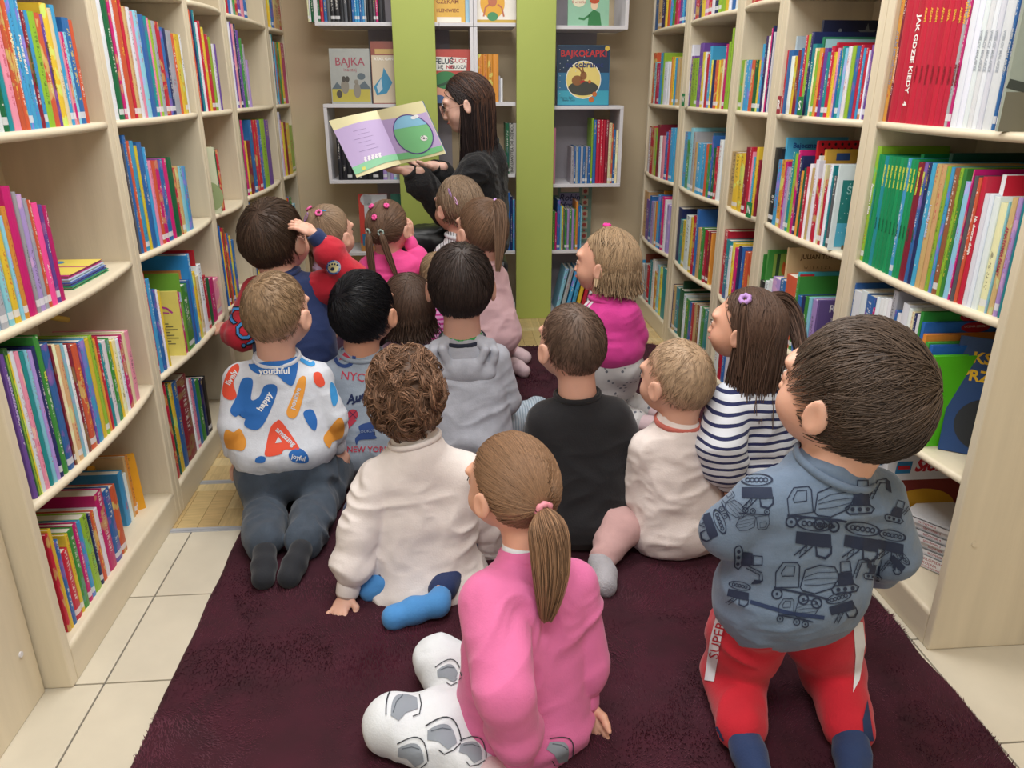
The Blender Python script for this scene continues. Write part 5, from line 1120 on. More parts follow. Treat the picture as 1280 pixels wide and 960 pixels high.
    for (a, e, w) in arms:
        if top.get('short'): m_ = a + (e - a) * top['short']; tgt.cap(a, m_, rs[0] * g, rs[1] * g, .022)
        else:
            ww = w - unit(w - e) * .060; tgt.chain([a, e, ww], [rs[0] * g, rs[1] * g, rs[2] * g], .006)
            tgt.ell(w + unit(e - w) * max(.075, .24 * np.linalg.norm(e - w)), np.array([rs[1], rs[1], rs[1]]) * g * top.get('puff', .96), None, .008)
    P, Q = folds(*s.mesh('t', sp.get('vt', .006)), top.get('fold', .004), sp.get('seed', 1), sc=top.get('fsc', 13)); gar = link(top.get('name', 'sweatshirt'), mesh_from('top', [(P, Q)]), tm, hold); bvhs = [gar]
    if top.get('lab'): gar['label'] = top['lab']
    if ssep:
        P, Q = folds(*sl.mesh('t', .006), top.get('fold', .004) * .9, sp.get('seed', 1) + 3); so = link('sleeves', mesh_from('sleeve', [(P, Q)]), top['sm'], hold); bvhs.append(so)
    rib = top.get('rib', tm)
    nk = unit(H.p(0, -.03, -.05) - nb)
    if not top.get('nocollar'): ring(gar, 'collar', nb + nk * .012 * sc + up * .003, unit(up * .35 + nk * .75), side, top.get('cr', .0565) * sc, top.get('cr', .0565) * sc * .97, .016, .005, rib)
    if top.get('under'): ring(gar, 'undershirt_collar', nb + nk * .026, unit(up * .6 + nk * .5), side, .0475 * sc, .046 * sc, .022, .004, top['under'])
    if not top.get('short'):
        for (a, e, w) in arms: d = unit(w - e); ring(gar, 'cuff', w - d * .020, d, np.cross(d, (.3, .2, 1)), .0245 * g, .0235 * g, .056, .0055, top.get('cuffm', rib))
    if legs:
        tr = sp['pants']; s = SDF(); r1, r2, r3 = tr.get('r', (.066, .054, .040)); s.cap(hL, hR, R0 * .86, R0 * .86, .03); s.cap(pel, pel - up * .0 + np.array([0, 0, .03]), R0 * .9, R0 * .88, .03)
        for l in legs: s.chain([l[0], l[1], l[2] + (l[1] - l[2]) * .12], [R0 * .82, r2 * g, r3 * g], .025); s.cap(l[0], l[0] + (l[1] - l[0]) * .5, R0 * .8, r1 * g, .03)
        P, Q = folds(*s.mesh('p', .0062), tr.get('fold', .005), sp.get('seed', 1) + 20, (1.2, 1.2, 1)); P[:, 2] = np.maximum(P[:, 2], .016); po = link(tr.get('name', 'trousers'), mesh_from('pants', [(P, Q)]), tr['m'], hold); bvhs.append(po)
        for l in legs:
            d = unit(l[1] - l[2])
            if tr.get('cuff'): ring(po, 'ankle_cuff', l[2] + d * .03, d, np.cross(d, (.3, .2, 1)), .03 * g, .03 * g, .04, .006, tr['cuff'])
            f = SDF(); fd = unit(l[3] - l[2]); hee = l[2] - d * .012; f.cap(l[2] + d * .05, l[2], .024 * g, .0235 * g, .01).cap(l[2], hee, .0235 * g, .0235 * g, .02).chain([hee, l[2] + (l[3] - l[2]) * .55, l[3]], [.0235 * g, .0295 * g, .0215 * g], .02)
            lr = unit(np.cross(fd, d)); f.cap(l[3] - lr * .005, l[3] + lr * .006, .0215 * g, .0205 * g, .02)
            P, Q = folds(*f.mesh('s', .005), .0015, sp.get('seed', 1) + 31); P[:, 2] = np.maximum(P[:, 2], .013); link('sock', mesh_from('sock', [(P, Q)]), sp['sock'], hold)
    # ---- hair
    hp = hold; st = sp['style']; col = sp['hair']; capo = link('hair', hair_cap(H, sp.get('hth', .008), sp.get('capcol', col), 'short' if st in ('crop', 'buzz', 'curly') else 'long', sp.get('lump', 0), sp.get('seed', 1), sp.get('skin', '#DBAA94') if st == 'buzz' else None), None, hold)
    n = sp.get('nh', 1300)
    if st == 'crop': hair_crop(H, capo, col, sp.get('hth', .008) + .003, n, sp.get('hl', .032), sp.get('whorl', (.15, -.62, .75)), r=sp.get('hr', .0010), rough=sp.get('hrough', .22))
    elif st == 'buzz': hair_crop(H, capo, col, sp.get('hth', .003) + .002, n, .014, sp.get('whorl', (.15, -.62, .75)), r=.0006, lift=.0025, rough=.3, var=.3)
    elif st == 'curly': hair_curly(H, capo, col, n, sp.get('hth', .016)); hair_crop(H, capo, col, sp.get('hth', .016), 500, .03, r=.001, rough=.8, lift=.01)
    if 'fn' in sp: sp['fn'](H, capo, hold, sp)
    # ---- prints on the cloth
    if 'prints' in sp: prints(sp['prints'], bvhs, hold)
    # hand everything over to the thing, keeping places
    for o in list(hold.children):
        o.parent = root; o.location = Vector(o.location) - Vector((pel[0], pel[1], 0)); 
    bpy.data.objects.remove(hold); return root, H
def tess(v, f, mx):
    bm = bmesh.new(); vs = [bm.verts.new(p) for p in v]
    for q in f:
        try: bm.faces.new([vs[i] for i in q])
        except ValueError: pass
    bmesh.ops.triangulate(bm, faces=bm.faces[:])
    for _ in range(6):
        es = [e for e in bm.edges if e.calc_length() > mx]
        if not es: break
        bmesh.ops.subdivide_edges(bm, edges=es, cuts=1); bmesh.ops.triangulate(bm, faces=[q for q in bm.faces if len(q.verts) > 3])
    bm.verts.index_update(); r = ([tuple(q.co) for q in bm.verts], [tuple(q.index for q in t.verts) for t in bm.faces]); bm.free(); return r
def prints(items, objs, par, name='print'):
    trees = []
    for o in objs:
        me = o.data; trees.append(BVHTree.FromPolygons([v.co for v in me.vertices], [p.vertices for p in me.polygons]))
    O = Vector(_c); bycol = {}
    for it in items:
        col, v, f = it[0], it[1][0], it[1][1]; lift = it[2] if len(it) > 2 else 0; V, Fc = tess(v, f, 5.0); out = []; ok = []
        use = trees if len(it) < 4 else [trees[it[3]]]
        for p in V:
            d = Vector(ray(p[0], p[1])).normalized(); best = None
            for ti, t in enumerate(use):
                h = t.ray_cast(O, d)
                if h[0] is not None and (best is None or h[3] < best[3]): best = h
            if best is None: out.append((0, 0, 0)); ok.append(None)
            else:
                nn = best[1] if best[1].dot(d) < 0 else -best[1]; out.append(best[0] + nn * (.0012 + lift) - d * .0006); ok.append(best[3])
        Fg = [t for t in Fc if all(ok[i] is not None for i in t) and max(ok[i] for i in t) - min(ok[i] for i in t) < .03]
        bycol.setdefault((col, name), []).append((out, Fg))
    for (col, nm), L in bycol.items():
        mb = MB()
        for v, f in L:
            used = sorted(set(i for t in f for i in t)); mp = {i: j for j, i in enumerate(used)}
            if used: mb.add([v[i] for i in used], [tuple(mp[i] for i in t) for t in f])
        if mb.v: o = mb.build(nm, mat('print_' + col.strip('#').lower(), col, .8), par, True); o['kind'] = 'stuff'
# shapes for prints, in picture units (y down)
def ptxt(s, cx, cy, size, rot=0, bold=0, shear=0, sx=1):
    v, f = text_mesh(s, size, bold, shear); c, sn = math.cos(rot), math.sin(rot)
    return [(cx + x * sx * c + y * sn, cy + x * sx * sn - y * c, 0) for x, y, z in v], f
def pst(pts, w, closed=False): v, f = stroke(pts, w, closed); return v, f
def pblob(pts, n=6):
    """smooth closed outline through the points"""
    P = np.array(pts, float); m = len(P); out = []
    for i in range(m):
        p0, p1, p2, p3 = P[i - 1], P[i], P[(i + 1) % m], P[(i + 2) % m]
        for t in np.linspace(0, 1, n, endpoint=False): out.append(.5 * ((2 * p1) + (-p0 + p2) * t + (2 * p0 - 5 * p1 + 4 * p2 - p3) * t * t + (-p0 + 3 * p1 - 3 * p2 + p3) * t ** 3))
    return poly([tuple(q) for q in out])
def xf(shape, cx, cy, s=1, rot=0, flip=1):
    v, f = shape; c, sn = math.cos(rot), math.sin(rot); return [(cx + s * (x * flip * c - y * sn), cy + s * (x * flip * sn + y * c), 0) for x, y, z in v], f

N5 = lambda *a: np.array(a, float)
# ---------------------------------------------------------------- prints
def mixer(cx, cy, s, rot=0, fl=1):
    q = [pst([(-32, 22), (-34, 2), (-26, -12), (-8, -14), (-4, -10), (-2, 18)], 1.6, True), pst([(-27, 2), (-22, -8), (-10, -9), (-10, 4), (-25, 6)], 1.3, True), pst([(-34, 22), (30, 28), (40, 30)], 2.6),
         pst([(0, 18), (4, -6), (22, -14), (42, -14), (50, -2), (42, 14), (20, 24), (4, 22)], 1.6, True), pst([(4, 4), (20, -4), (46, -8)], .8), pst([(4, 8), (24, 3), (48, 0)], .8), pst([(5, 14), (24, 12), (46, 6)], .8)]
    q += [ringp(-29, 30, 5.5, 7.5), ringp(6, 33, 5.5, 7.5), ringp(24, 36, 5.5, 7.5), disc(-29, 30, 2, n=8), disc(6, 33, 2, n=8), disc(24, 36, 2, n=8)]
    return [('#1B2740', xf(x, cx, cy, s, rot, fl)) for x in q]
def digger(cx, cy, s, rot=0, fl=1):
    q = [pst([(-22, 20), (-24, 14), (-18, 10), (10, 10), (16, 15), (12, 21), (-18, 23)], 2.2, True), disc(-14, 16, 3, n=10), disc(-4, 16, 3, n=10), disc(7, 16, 3, n=10), poly([(-14, 9), (-12, -8), (8, -8), (10, 9)]),
         pst([(-8, -9), (-7, -24), (7, -24), (8, -9)], 2.2, True), pst([(9, 0), (20, -24), (34, -26)], 1.4), pst([(13, 2), (24, -20), (36, -20)], 1.4), pst([(12, -6), (18, -6), (15, -14), (22, -14), (19, -22), (27, -20)], 1), poly([(33, -26), (38, -22), (40, -6), (32, -12)])]
    return [('#1B2740', xf(x, cx, cy, s, rot, fl)) for x in q]
def dozer(cx, cy, s, rot=0, fl=1):
    s *= 1.08; cy -= 3
    q = [ringp(0, 0, 19, 22, sy=.38)] + [ringp(-12 + 6 * i, 0, 2, 3.4, n=10) for i in range(5)] + [poly([(-20, 10), (20, 10), (22, 24), (12, 26), (-20, 24)]), pst([(4, 24), (6, 36), (16, 38), (22, 32), (22, 24)], 3, True), pst([(-6, 24), (-20, 38)], 1.4), pst([(0, 26), (-14, 40)], 1.4), pst([(-6, 26), (-8, 32), (-12, 30), (-14, 36)], 1)]
    return [('#1B2740', xf(x, cx, cy, s, rot, fl)) for x in q]
trucks = mixer(1018, 622, 1) + digger(1078, 622, .9) + dozer(946, 603, .85) + dozer(1018, 658, 1, .1) + dozer(1078, 664, .95, .15) + mixer(1002, 717, .95, .12) + digger(1058, 722, .85, -.1) + \
    dozer(1048, 750, .7, -.3) + mixer(994, 757, .6, .1) + dozer(900, 655, .7, 1.2) + digger(935, 700, .75, 1.6) + mixer(945, 655, .5, 3.1) + dozer(1115, 672, .75, .2) + digger(1122, 640, .6, .3) + dozer(925, 735, .6, .2) + digger(1095, 712, .6, .2) + mixer(915, 625, .5, 1.0) + digger(1105, 752, .5, 0) + dozer(1128, 700, .5, .8)
jprints = [('#2668B4', pblob([(303, 474), (316, 475), (314, 499), (324, 496), (331, 482), (344, 481), (346, 492), (333, 524), (322, 537), (308, 534), (306, 526), (315, 511), (303, 511), (295, 521), (288, 513), (296, 495)])), ('#2668B4', pblob([(312, 455), (330, 461), (352, 459), (370, 446), (372, 460), (366, 481), (356, 478), (344, 468), (325, 468), (314, 462)])),
    ('#E8EAEC', ptxt('youthful', 343, 464, 11.5, -.02, .35), .0008), ('#E8EAEC', ptxt('happy', 331, 502, 11, -1.0, .3), .0008),
    ('#E39A3C', pblob([(374, 473), (382, 472), (380, 492), (372, 518), (364, 523), (358, 515), (366, 494)])), ('#C8D0D8', ptxt('positive', 369, 498, 9, -1.25, .2), .0008),
    ('#DE4F35', pblob([(345, 527), (352, 527), (372, 556), (372, 562), (356, 562), (350, 568), (332, 570), (333, 556), (338, 535)])), ('#C8D0D8', ptxt('amazing', 357, 546, 9.5, .75, .25), .0008), ('#C8D0D8', poly([(344, 554), (348, 546), (353, 553)]), .0008),
    ('#DE4F35', pblob([(297, 455), (299, 463), (292, 478), (296, 495), (288, 500), (279, 494), (280, 478), (287, 462)])), ('#D8DCE0', ptxt('lively', 290, 472, 10, -1.05, .2), .0008),
    ('#E39A3C', pblob([(283, 537), (292, 540), (300, 536), (308, 552), (304, 563), (294, 562), (284, 560), (280, 547)])), ('#2668B4', pblob([(320, 573), (326, 570), (332, 572), (330, 578), (320, 578)])), ('#2668B4', pblob([(361, 567), (373, 560), (384, 568), (384, 578), (366, 577)])), ('#D8DCE0', ptxt('joyful', 373, 572, 8, .2, .2), .0008),
    ('#2668B4', pblob([(379, 516), (390, 512), (396, 525), (394, 538), (386, 532)])), ('#DE4F35', pblob([(392, 467), (400, 466), (406, 479), (400, 484), (393, 478)])), ('#3A94D4', pblob([(413, 478), (419, 484), (422, 500), (417, 508), (413, 496)])), ('#E39A3C', pblob([(424, 522), (430, 530), (428, 546), (416, 552), (411, 560), (404, 548), (412, 535)])), ('#3A94D4', pblob([(372, 443), (386, 447), (394, 455), (388, 458), (376, 452)]))]
hprints = [('#C03A50', ptxt('NYC', 441, 471, 14.5, .12, .1)), ('#1E2C54', ptxt('Authentic', 462, 494, 15, -.22, .5, .3)), ('#1E2C54', pst([(440, 505), (452, 497), (470, 493), (484, 487)], 2.2)),
    ('#2E4A86', ringp(431, 446, 9.5, 14)), ('#C03A50', poly([(424, 450), (431, 440), (440, 449)])), ('#C03A50', disc(441, 518, 6.5)), ('#1E2C54', pst([(436, 513), (446, 523)], .7), .0006), ('#1E2C54', pst([(446, 513), (436, 523)], .7), .0006), ('#C03A50', poly([(437, 523), (446, 525), (434, 538), (430, 536)])),
    ('#2E4A86', pblob([(449, 532), (466, 528), (467, 541), (470, 548), (450, 550), (446, 556), (444, 548), (450, 541)])), ('#9FB0C8', ptxt('BROOKLYN', 458, 539, 5, -.1), .0008), ('#1E2C54', ptxt('NY', 476, 536, 17, -.3, .2, .2)), ('#2E4A86', poly([(466, 446), (480, 444), (484, 456), (470, 456)])), ('#C03A50', poly([(470, 451), (480, 449), (480, 462), (472, 462)]), .0006), ('#C03A50', ptxt('NEW YORK', 460, 562, 10, 0, .2))]
# ---------------------------------------------------------------- clothing materials
C_cream = cloth('cream_sweat', '#E6DEDA'); C_cream2 = cloth('warm_white_sweat', '#E2D7D2'); C_grey = cloth('grey_hoodie', '#A9ACB6', .1); C_greym = cloth('light_grey_melange', '#D0D5DE', .08); C_bluegrey = cloth('blue_grey_melange', '#9DAAB9', .06)
C_trk = cloth('dusty_blue_melange', '#66788E', .1); C_navy = cloth('navy', '#1D2F5C'); C_red = cloth('red_jersey', '#B8182E'); C_black = cloth('black_jersey', '#121217'); C_char = cloth('charcoal_denim', '#3C4754', .16, .2)
C_pink = cloth('bubblegum_pink', '#DB6FA2'); C_hot = cloth('hot_pink', '#EE4F98'); C_mag = cloth('magenta_jersey', '#E0419C'); C_pale = cloth('pale_pink', '#DDB9BE'); C_lil = cloth('lilac_satin', '#B79CB8', .15, .1, .5); C_white = cloth('white_cotton', '#DCE1E6'); C_redtr = cloth('scarlet_trousers', '#C0182C'); C_dusty = cloth('dusty_pink_leggings', '#C29C9A')
K_black = cloth('black_sock', '#1A1D24'); K_blue = cloth('blue_sock', '#4A8FD0'); K_navy = cloth('navy_sock', '#22365F'); K_grey = cloth('grey_sock', '#A6A4AA', .1, .4); K_pale = cloth('pale_pink_sock', '#D8BFC4')
def stripes(name, c1, c2, freq, axis=2, duty=.4, wob=.25):
    m = mat(name, c1, .88, 0, 1, .1, 260, sheen=.1); nt = m.node_tree; N = nt.nodes; b = N['Principled BSDF']; tc = N.new('ShaderNodeTexCoord'); sp = N.new('ShaderNodeSeparateXYZ'); nt.links.new(tc.outputs['Object'], sp.inputs[0]); no = N.new('ShaderNodeTexNoise'); no.inputs['Scale'].default_value = 7; nt.links.new(tc.outputs['Object'], no.inputs['Vector'])
    def Mt(op, a, b_):
        n = N.new('ShaderNodeMath'); n.operation = op
        for i, x in enumerate((a, b_)):
            if isinstance(x, (int, float)): n.inputs[i].default_value = x
            else: nt.links.new(x, n.inputs[i])
        return n.outputs[0]
    v = Mt('ADD', Mt('MULTIPLY', sp.outputs[axis], freq), Mt('MULTIPLY', no.outputs[0], wob * 4)); f = Mt('LESS_THAN', Mt('FRACT', v, 0), duty)
    mx = N.new('ShaderNodeMixRGB'); nt.links.new(f, mx.inputs[0]); mx.inputs[1].default_value = lin(c1); mx.inputs[2].default_value = lin(c2); nt.links.new(mx.outputs[0], b.inputs['Base Color']); return m
C_breton = stripes('breton_stripes', '#DADFE8', '#232A58', 46, 2, .36, .28); C_dstripe = stripes('fine_black_stripes', '#DCDDE0', '#3A3C44', 90, 0, .3, .1); C_fstripe = stripes('pink_magenta_stripes', '#DDA0D0', '#C0348C', 55, 2, .4, .3); K_stripe = stripes('pale_blue_striped_tights', '#B4C3CE', '#8DA0B0', 95, 0, .45, .1)
def spots(name, c1, c2, sc, thr):
    m = mat(name, c1, .88, 0, 1, .1, 260); nt = m.node_tree; N = nt.nodes; b = N['Principled BSDF']; tc = N.new('ShaderNodeTexCoord'); vo = N.new('ShaderNodeTexVoronoi'); vo.inputs['Scale'].default_value = sc; nt.links.new(tc.outputs['Object'], vo.inputs['Vector'])
    n = N.new('ShaderNodeMath'); n.operation = 'LESS_THAN'; nt.links.new(vo.outputs['Distance'], n.inputs[0]); n.inputs[1].default_value = thr; mx = N.new('ShaderNodeMixRGB'); nt.links.new(n.outputs[0], mx.inputs[0]); mx.inputs[1].default_value = lin(c1); mx.inputs[2].default_value = lin(c2); nt.links.new(mx.outputs[0], b.inputs['Base Color']); return m
C_dots = spots('white_with_small_grey_marks', '#D3D2D2', '#6E7480', 42, .22)
# ---------------------------------------------------------------- the children
def clip(par, p, d, col, n, name='hair_clip'):
    d = unit(d); w = unit(np.cross(d, n)); p = np.array(p)
    MB().tube([tuple(p - d * .018), tuple(p - d * .006 + w * .005), tuple(p + d * .014 + w * .003), tuple(p + d * .02), tuple(p + d * .014 - w * .003), tuple(p - d * .006 - w * .005), tuple(p - d * .018)], .0016, 6, False).build(name, mat('clip_' + col.strip('#').lower(), col, .35), par, True)
# K curly boy
figure(dict(label='curly brown-haired child in cream sweatshirt and blue socks, seen from behind', head=(508, 494, 90, 1.77), yaw=4, pitch=6, nb=A_(521, 556, 1.735), shL=A_(474, 597, 1.72), shR=A_(582, 592, 1.735), pel=A_(523, 700, 1.72),
    elL=A_(449, 668, 1.66), wrL=A_(434, 742, 1.615), elR=A_(604, 655, 1.78), wrR=A_(612, 706, 1.86), handL=dict(d=(-.25, -.55, -.35), n=(0, .2, -1), curl=.08, spread=.34, thumb=.9),
    knL=N5(-.27, 1.95, .07), anL=N5(-.17, 1.66, .06), toL=Z_(462, 738, .03), knR=N5(.03, 1.97, .07), anR=Z_(548, 752, .05), toR=Z_(492, 772, .035), R=.094, hip=.058, top=dict(m=C_cream, rib=C_cream, fold=.0045, bulge=(.168, .14, .08), boff=(.015, -.01, -.055), rs=(.054, .05, .042), puff=1.05), pants=dict(m=C_navy, r=(.06, .05, .031)), sock=K_blue,
    hair='#7A5C48', capcol='#5C4536', style='curly', hth=.008, lump=.005, nh=3600, seed=3, skin='#DFAF9A', g=1.0, vt=.005, hs=1.0))
# J sweatshirt with words
figure(dict(label='kneeling blond boy in pale grey sweatshirt with blue and orange lettering blobs', head=(346, 390, 79, 2.12), yaw=-18, pitch=-2, nb=A_(347, 452, 2.12), shL=A_(303, 476, 2.11), shR=A_(392, 474, 2.14), pel=A_(357, 590, 2.08), elL=A_(294, 532, 2.06), wrL=A_(300, 574, 2.13), elR=A_(413, 522, 2.12), wrR=A_(421, 560, 2.16), handR=dict(d=(.3, .1, -.6), n=(-.6, .2, 0), curl=.6),
    knL=N5(-.60, 2.2, .075), anL=Z_(331, 690, .055), toL=Z_(329, 724, .035), knR=N5(-.40, 2.2, .075), anR=Z_(376, 688, .055), toR=Z_(361, 722, .035), R=.088, hip=.06, top=dict(m=C_greym, rib=C_greym, bulge=(.135, .1, .05), boff=(0, 0, .085), **{'raise': .085}, rs=(.052, .046, .036), fold=.004), pants=dict(m=C_char, r=(.075, .066, .048), cuff=C_char, fold=.007), sock=K_black,
    hair='#8C7358', style='buzz', hth=.005, nh=2200, seed=5, whorl=(-.25, -.55, .8), skin='#DDAC96', prints=jprints, vt=.005))
# H black haired
figure(dict(label='black-haired boy in blue-grey shirt printed with NYC and sports emblems', head=(455, 388, 76, 2.34), yaw=-20, pitch=4, nb=A_(452, 447, 2.33), shL=A_(420, 470, 2.31), shR=A_(489, 468, 2.34), pel=A_(455, 560, 2.3), elL=A_(408, 525, 2.3), wrL=A_(420, 570, 2.42), elR=A_(505, 520, 2.34), wrR=A_(495, 560, 2.46),
    knL=N5(-.42, 2.5, .08), anL=N5(-.25, 2.45, .06), toL=N5(-.15, 2.42, .04), knR=N5(-.08, 2.52, .08), anR=N5(-.24, 2.38, .06), toR=N5(-.33, 2.36, .04), top=dict(m=C_bluegrey, rib=C_bluegrey, fold=.003), pants=dict(m=C_char), sock=K_black, hair='#15151A', capcol='#101014', style='crop', hth=.009, hl=.04, nh=1700, seed=8, whorl=(-.35, -.75, .55), skin='#D49C80', prints=hprints))
# I hoodie
def hood(H, cap, hold, sp):
    nb = sp['nb']; s = SDF(); r = atY(578, 480, 2.3); Yb = 2.325
    P = [atY(x, y, Yb) for x, y in [(541, 440), (546, 465), (558, 487), (578, 500), (598, 489), (613, 466), (619, 440)]]; s.chain(P, [.013, .014, .015, .016, .015, .014, .013], .02)
    s.ell(atY(580, 464, Yb - .004), (.078, .030, .052), None, .03); P = [atY(x, y, Yb - .012) for x, y in [(553, 436), (562, 458), (579, 470), (597, 458), (607, 438)]]; s.chain(P, [.014] * 5, .008)
    P = [atY(x, y, Yb + .03) for x, y in [(545, 432), (560, 428), (596, 427), (613, 430)]]; s.chain(P, [.018] * 4, .03)
    P, Q = folds(*s.mesh('hood', .0045), .002, 4); link('hood', mesh_from('hood', [(P, Q)]), C_grey, hold)
figure(dict(label='dark-haired boy in grey hooded top with green and navy collar, seen squarely from behind', head=(576, 357, 80, 2.4), yaw=0, pitch=0, nb=A_(578, 428, 2.39), shL=A_(541, 450, 2.38), shR=A_(619, 448, 2.38), pel=A_(585, 545, 2.34), elL=A_(532, 505, 2.36), wrL=A_(552, 530, 2.5), elR=A_(634, 500, 2.38), wrR=A_(612, 525, 2.52),
    knL=N5(-.16, 2.52, .08), anL=N5(-.02, 2.45, .06), toL=N5(.08, 2.44, .04), knR=Z_(672, 512, .07), anR=Z_(668, 528, .045), toR=Z_(645, 536, .035), R=.09, top=dict(m=C_grey, rib=cloth('navy_collar', '#1C2438'), under=cloth('green_trim', '#2EA04E'), name='hooded_top', bulge=(.13, .1, .06), boff=(0, 0, .0), fold=.0045), pants=dict(m=K_stripe, name='tights', r=(.05, .042, .032)), sock=K_grey, hair='#3A2F2B', capcol='#332925', style='crop', hth=.009, hl=.036, nh=1500, seed=11, whorl=(.05, -.45, .9), skin='#DDAC96', fn=hood))
# L black t-shirt
figure(dict(label='short-haired boy in black T-shirt sitting right of the grey hooded boy', head=(714, 430, 80, 1.93), yaw=22, pitch=2, nb=A_(722, 499, 1.91), shL=A_(682, 528, 1.9), shR=A_(766, 522, 1.89), pel=A_(728, 645, 1.86), elL=A_(668, 600, 1.92), wrL=A_(690, 640, 2.05), elR=A_(790, 592, 1.88), wrR=A_(758, 630, 2.02),
    knL=N5(.18, 2.05, .09), anL=N5(.3, 1.95, .06), toL=N5(.4, 1.95, .04), knR=Z_(775, 660, .09), anR=Z_(752, 700, .05), toR=Z_(757, 732, .035), R=.085, top=dict(m=C_black, rib=C_black, low=1, short=.62, rs=(.052, .054, .034), name='t_shirt', fold=.003, bulge=(.122, .1, .06), boff=(0, 0, .0)), pants=dict(m=C_dusty, r=(.06, .05, .036)), sock=K_grey, hair='#5D4A3E', style='buzz', hth=.006, nh=2300, seed=13, whorl=(-.1, -.5, .85), skin='#DCAA94', vt=.0055))
# N cream sweatshirt right
figure(dict(label='fair buzz-cut boy in cream sweatshirt with coral neckband, right of the black T-shirt', head=(846, 474, 80, 1.84), yaw=32, pitch=0, nb=A_(846, 533, 1.825), shL=A_(812, 562, 1.81), shR=A_(878, 562, 1.83), pel=A_(848, 650, 1.81), elL=A_(800, 618, 1.83), wrL=A_(782, 645, 1.95), elR=A_(890, 620, 1.84), wrR=A_(885, 650, 1.95), 
    knL=Z_(803, 640, .08), anL=N5(.55, 2.0, .06), toL=N5(.62, 1.98, .04), knR=N5(.74, 2.0, .09), anR=N5(.58, 1.93, .06), toR=N5(.5, 1.95, .04), R=.088, top=dict(m=C_cream2, rib=cloth('coral_neckband', '#C4685C'), cuffm=C_cream2, bulge=(.128, .105, .07), boff=(0, 0, -.02), rs=(.05, .046, .038), fold=.0045), pants=dict(m=cloth('turquoise_trousers', '#2A9AA8')), sock=K_grey, hair='#A98F74', style='buzz', hth=.004, nh=2000, seed=15, skin='#DDAB93', vt=.0055))
# M pink jacket
def m_hair(H, cap, hold, sp):
    c = sp['hair']; T = (.35, .25, .9); a = shell(H, unit(T)[None], .012)[0]
    hair_gather(H, cap, c, T, 700, .006, sel=lambda D: (D[:, 1] > -.1) & (D[:, 2] > .1)); hair_long(H, cap, c, (.2, -.1, 1), .085, 1300, back=(-1.7, 1.75), inward=.15, spread=.012, th=.009)
    tail(H, hold, '#B09878', T, H.p(-.09, .0, -.05), out=.05, rad=.011, n=120); scrunchie(cap, a + H.U * .006, H.U, .009, '#E8389A', thick=.006)
figure(dict(label='fair-haired little girl kneeling upright in magenta top with white shoulder stripes', head=(758, 328, 70, 2.62), ref=.175, yaw=62, pitch=4, nb=A_(757, 380, 2.6), shL=A_(737, 396, 2.60), shR=A_(784, 392, 2.56), pel=A_(766, 455, 2.6), elL=A_(728, 425, 2.68), wrL=A_(722, 440, 2.75), elR=A_(796, 420, 2.58), wrR=A_(790, 440, 2.68),
    knL=Z_(756, 514, .06), anL=Z_(800, 528, .05), toL=Z_(824, 534, .04), knR=Z_(770, 498, .06), anR=Z_(812, 514, .05), toR=Z_(834, 520, .04), R=.074, hip=.04, top=dict(m=C_mag, rib=C_mag, fold=.003, rs=(.044, .04, .03), name='jacket', bulge=(.098, .085, .045), boff=(0, 0, .07), **{'raise': .06}), pants=dict(m=C_dots, r=(.062, .054, .042)), sock=K_pale, hair='#A48A6C', style='girl', hth=.007, seed=17, skin='#DBA68E', fn=m_hair,
    prints=[('#E8E0E8', pst([(744 - 7 * i, 374 + 2 * i), (736 - 7 * i, 383 + i), (729 - 6 * i, 398), (726 - 5 * i, 410)], 2.6)) for i in range(3)] + [('#F0E8F0', pst([(792, 366), (798, 374)], 3))]))
# O striped girl
def o_hair(H, cap, hold, sp):
    c = sp['hair']; hair_long(H, cap, c, (.15, .1, 1), .235, 2100, back=(-1.75, 1.7), inward=.38, spread=.016, th=.008)
    TL = (-.62, .1, .75); TR = (.85, -.1, .5); hair_gather(H, cap, c, TL, 420, .007, sel=lambda D: (D[:, 0] < -.1) & (D[:, 1] > -.5)); hair_gather(H, cap, c, TR, 420, .007, sel=lambda D: (D[:, 0] > .1))
    a, o, co = tail(H, hold, c, TL, H.p(-.085, -.03, -.10), .035, .012, 120, name='pigtail'); scrunchie(cap, a, o, .011, '#B58CCB', thick=.006)
    a, o, co = tail(H, hold, c, TR, atY(1003, 455, 1.82), .13, .022, 260, name='pigtail'); scrunchie(cap, a, o, .013, '#D8A8CC', thick=.006)
figure(dict(label='brown-haired girl with pigtails in navy and white striped blouse at the right shelves', head=(933, 408, 83, 1.86), ref=.18, yaw=52, pitch=6, nb=A_(940, 478, 1.84), shL=A_(912, 504, 1.82), shR=A_(966, 498, 1.84), pel=A_(938, 600, 1.86), elL=A_(900, 556, 1.755), wrL=A_(910, 606, 1.76), elR=A_(972, 545, 1.86), wrR=A_(950, 560, 1.98),
    knL=N5(.72, 2.02, .07), anL=N5(.82, 1.8, .05), toL=N5(.88, 1.72, .035), knR=N5(.84, 2.05, .07), anR=N5(.93, 1.82, .05), toR=N5(.97, 1.74, .035), R=.088, hip=.05, top=dict(m=C_breton, rib=C_breton, name='blouse', nocollar=True, fold=.005, rs=(.054, .062, .056), bulge=(.12, .105, .05), boff=(0, 0, .06)), pants=dict(m=C_white), sock=K_pale, hair='#5C463A', style='girl', hth=.008, seed=19, skin='#DDA78E', fn=o_hair, vt=.005,
    prints=[]))
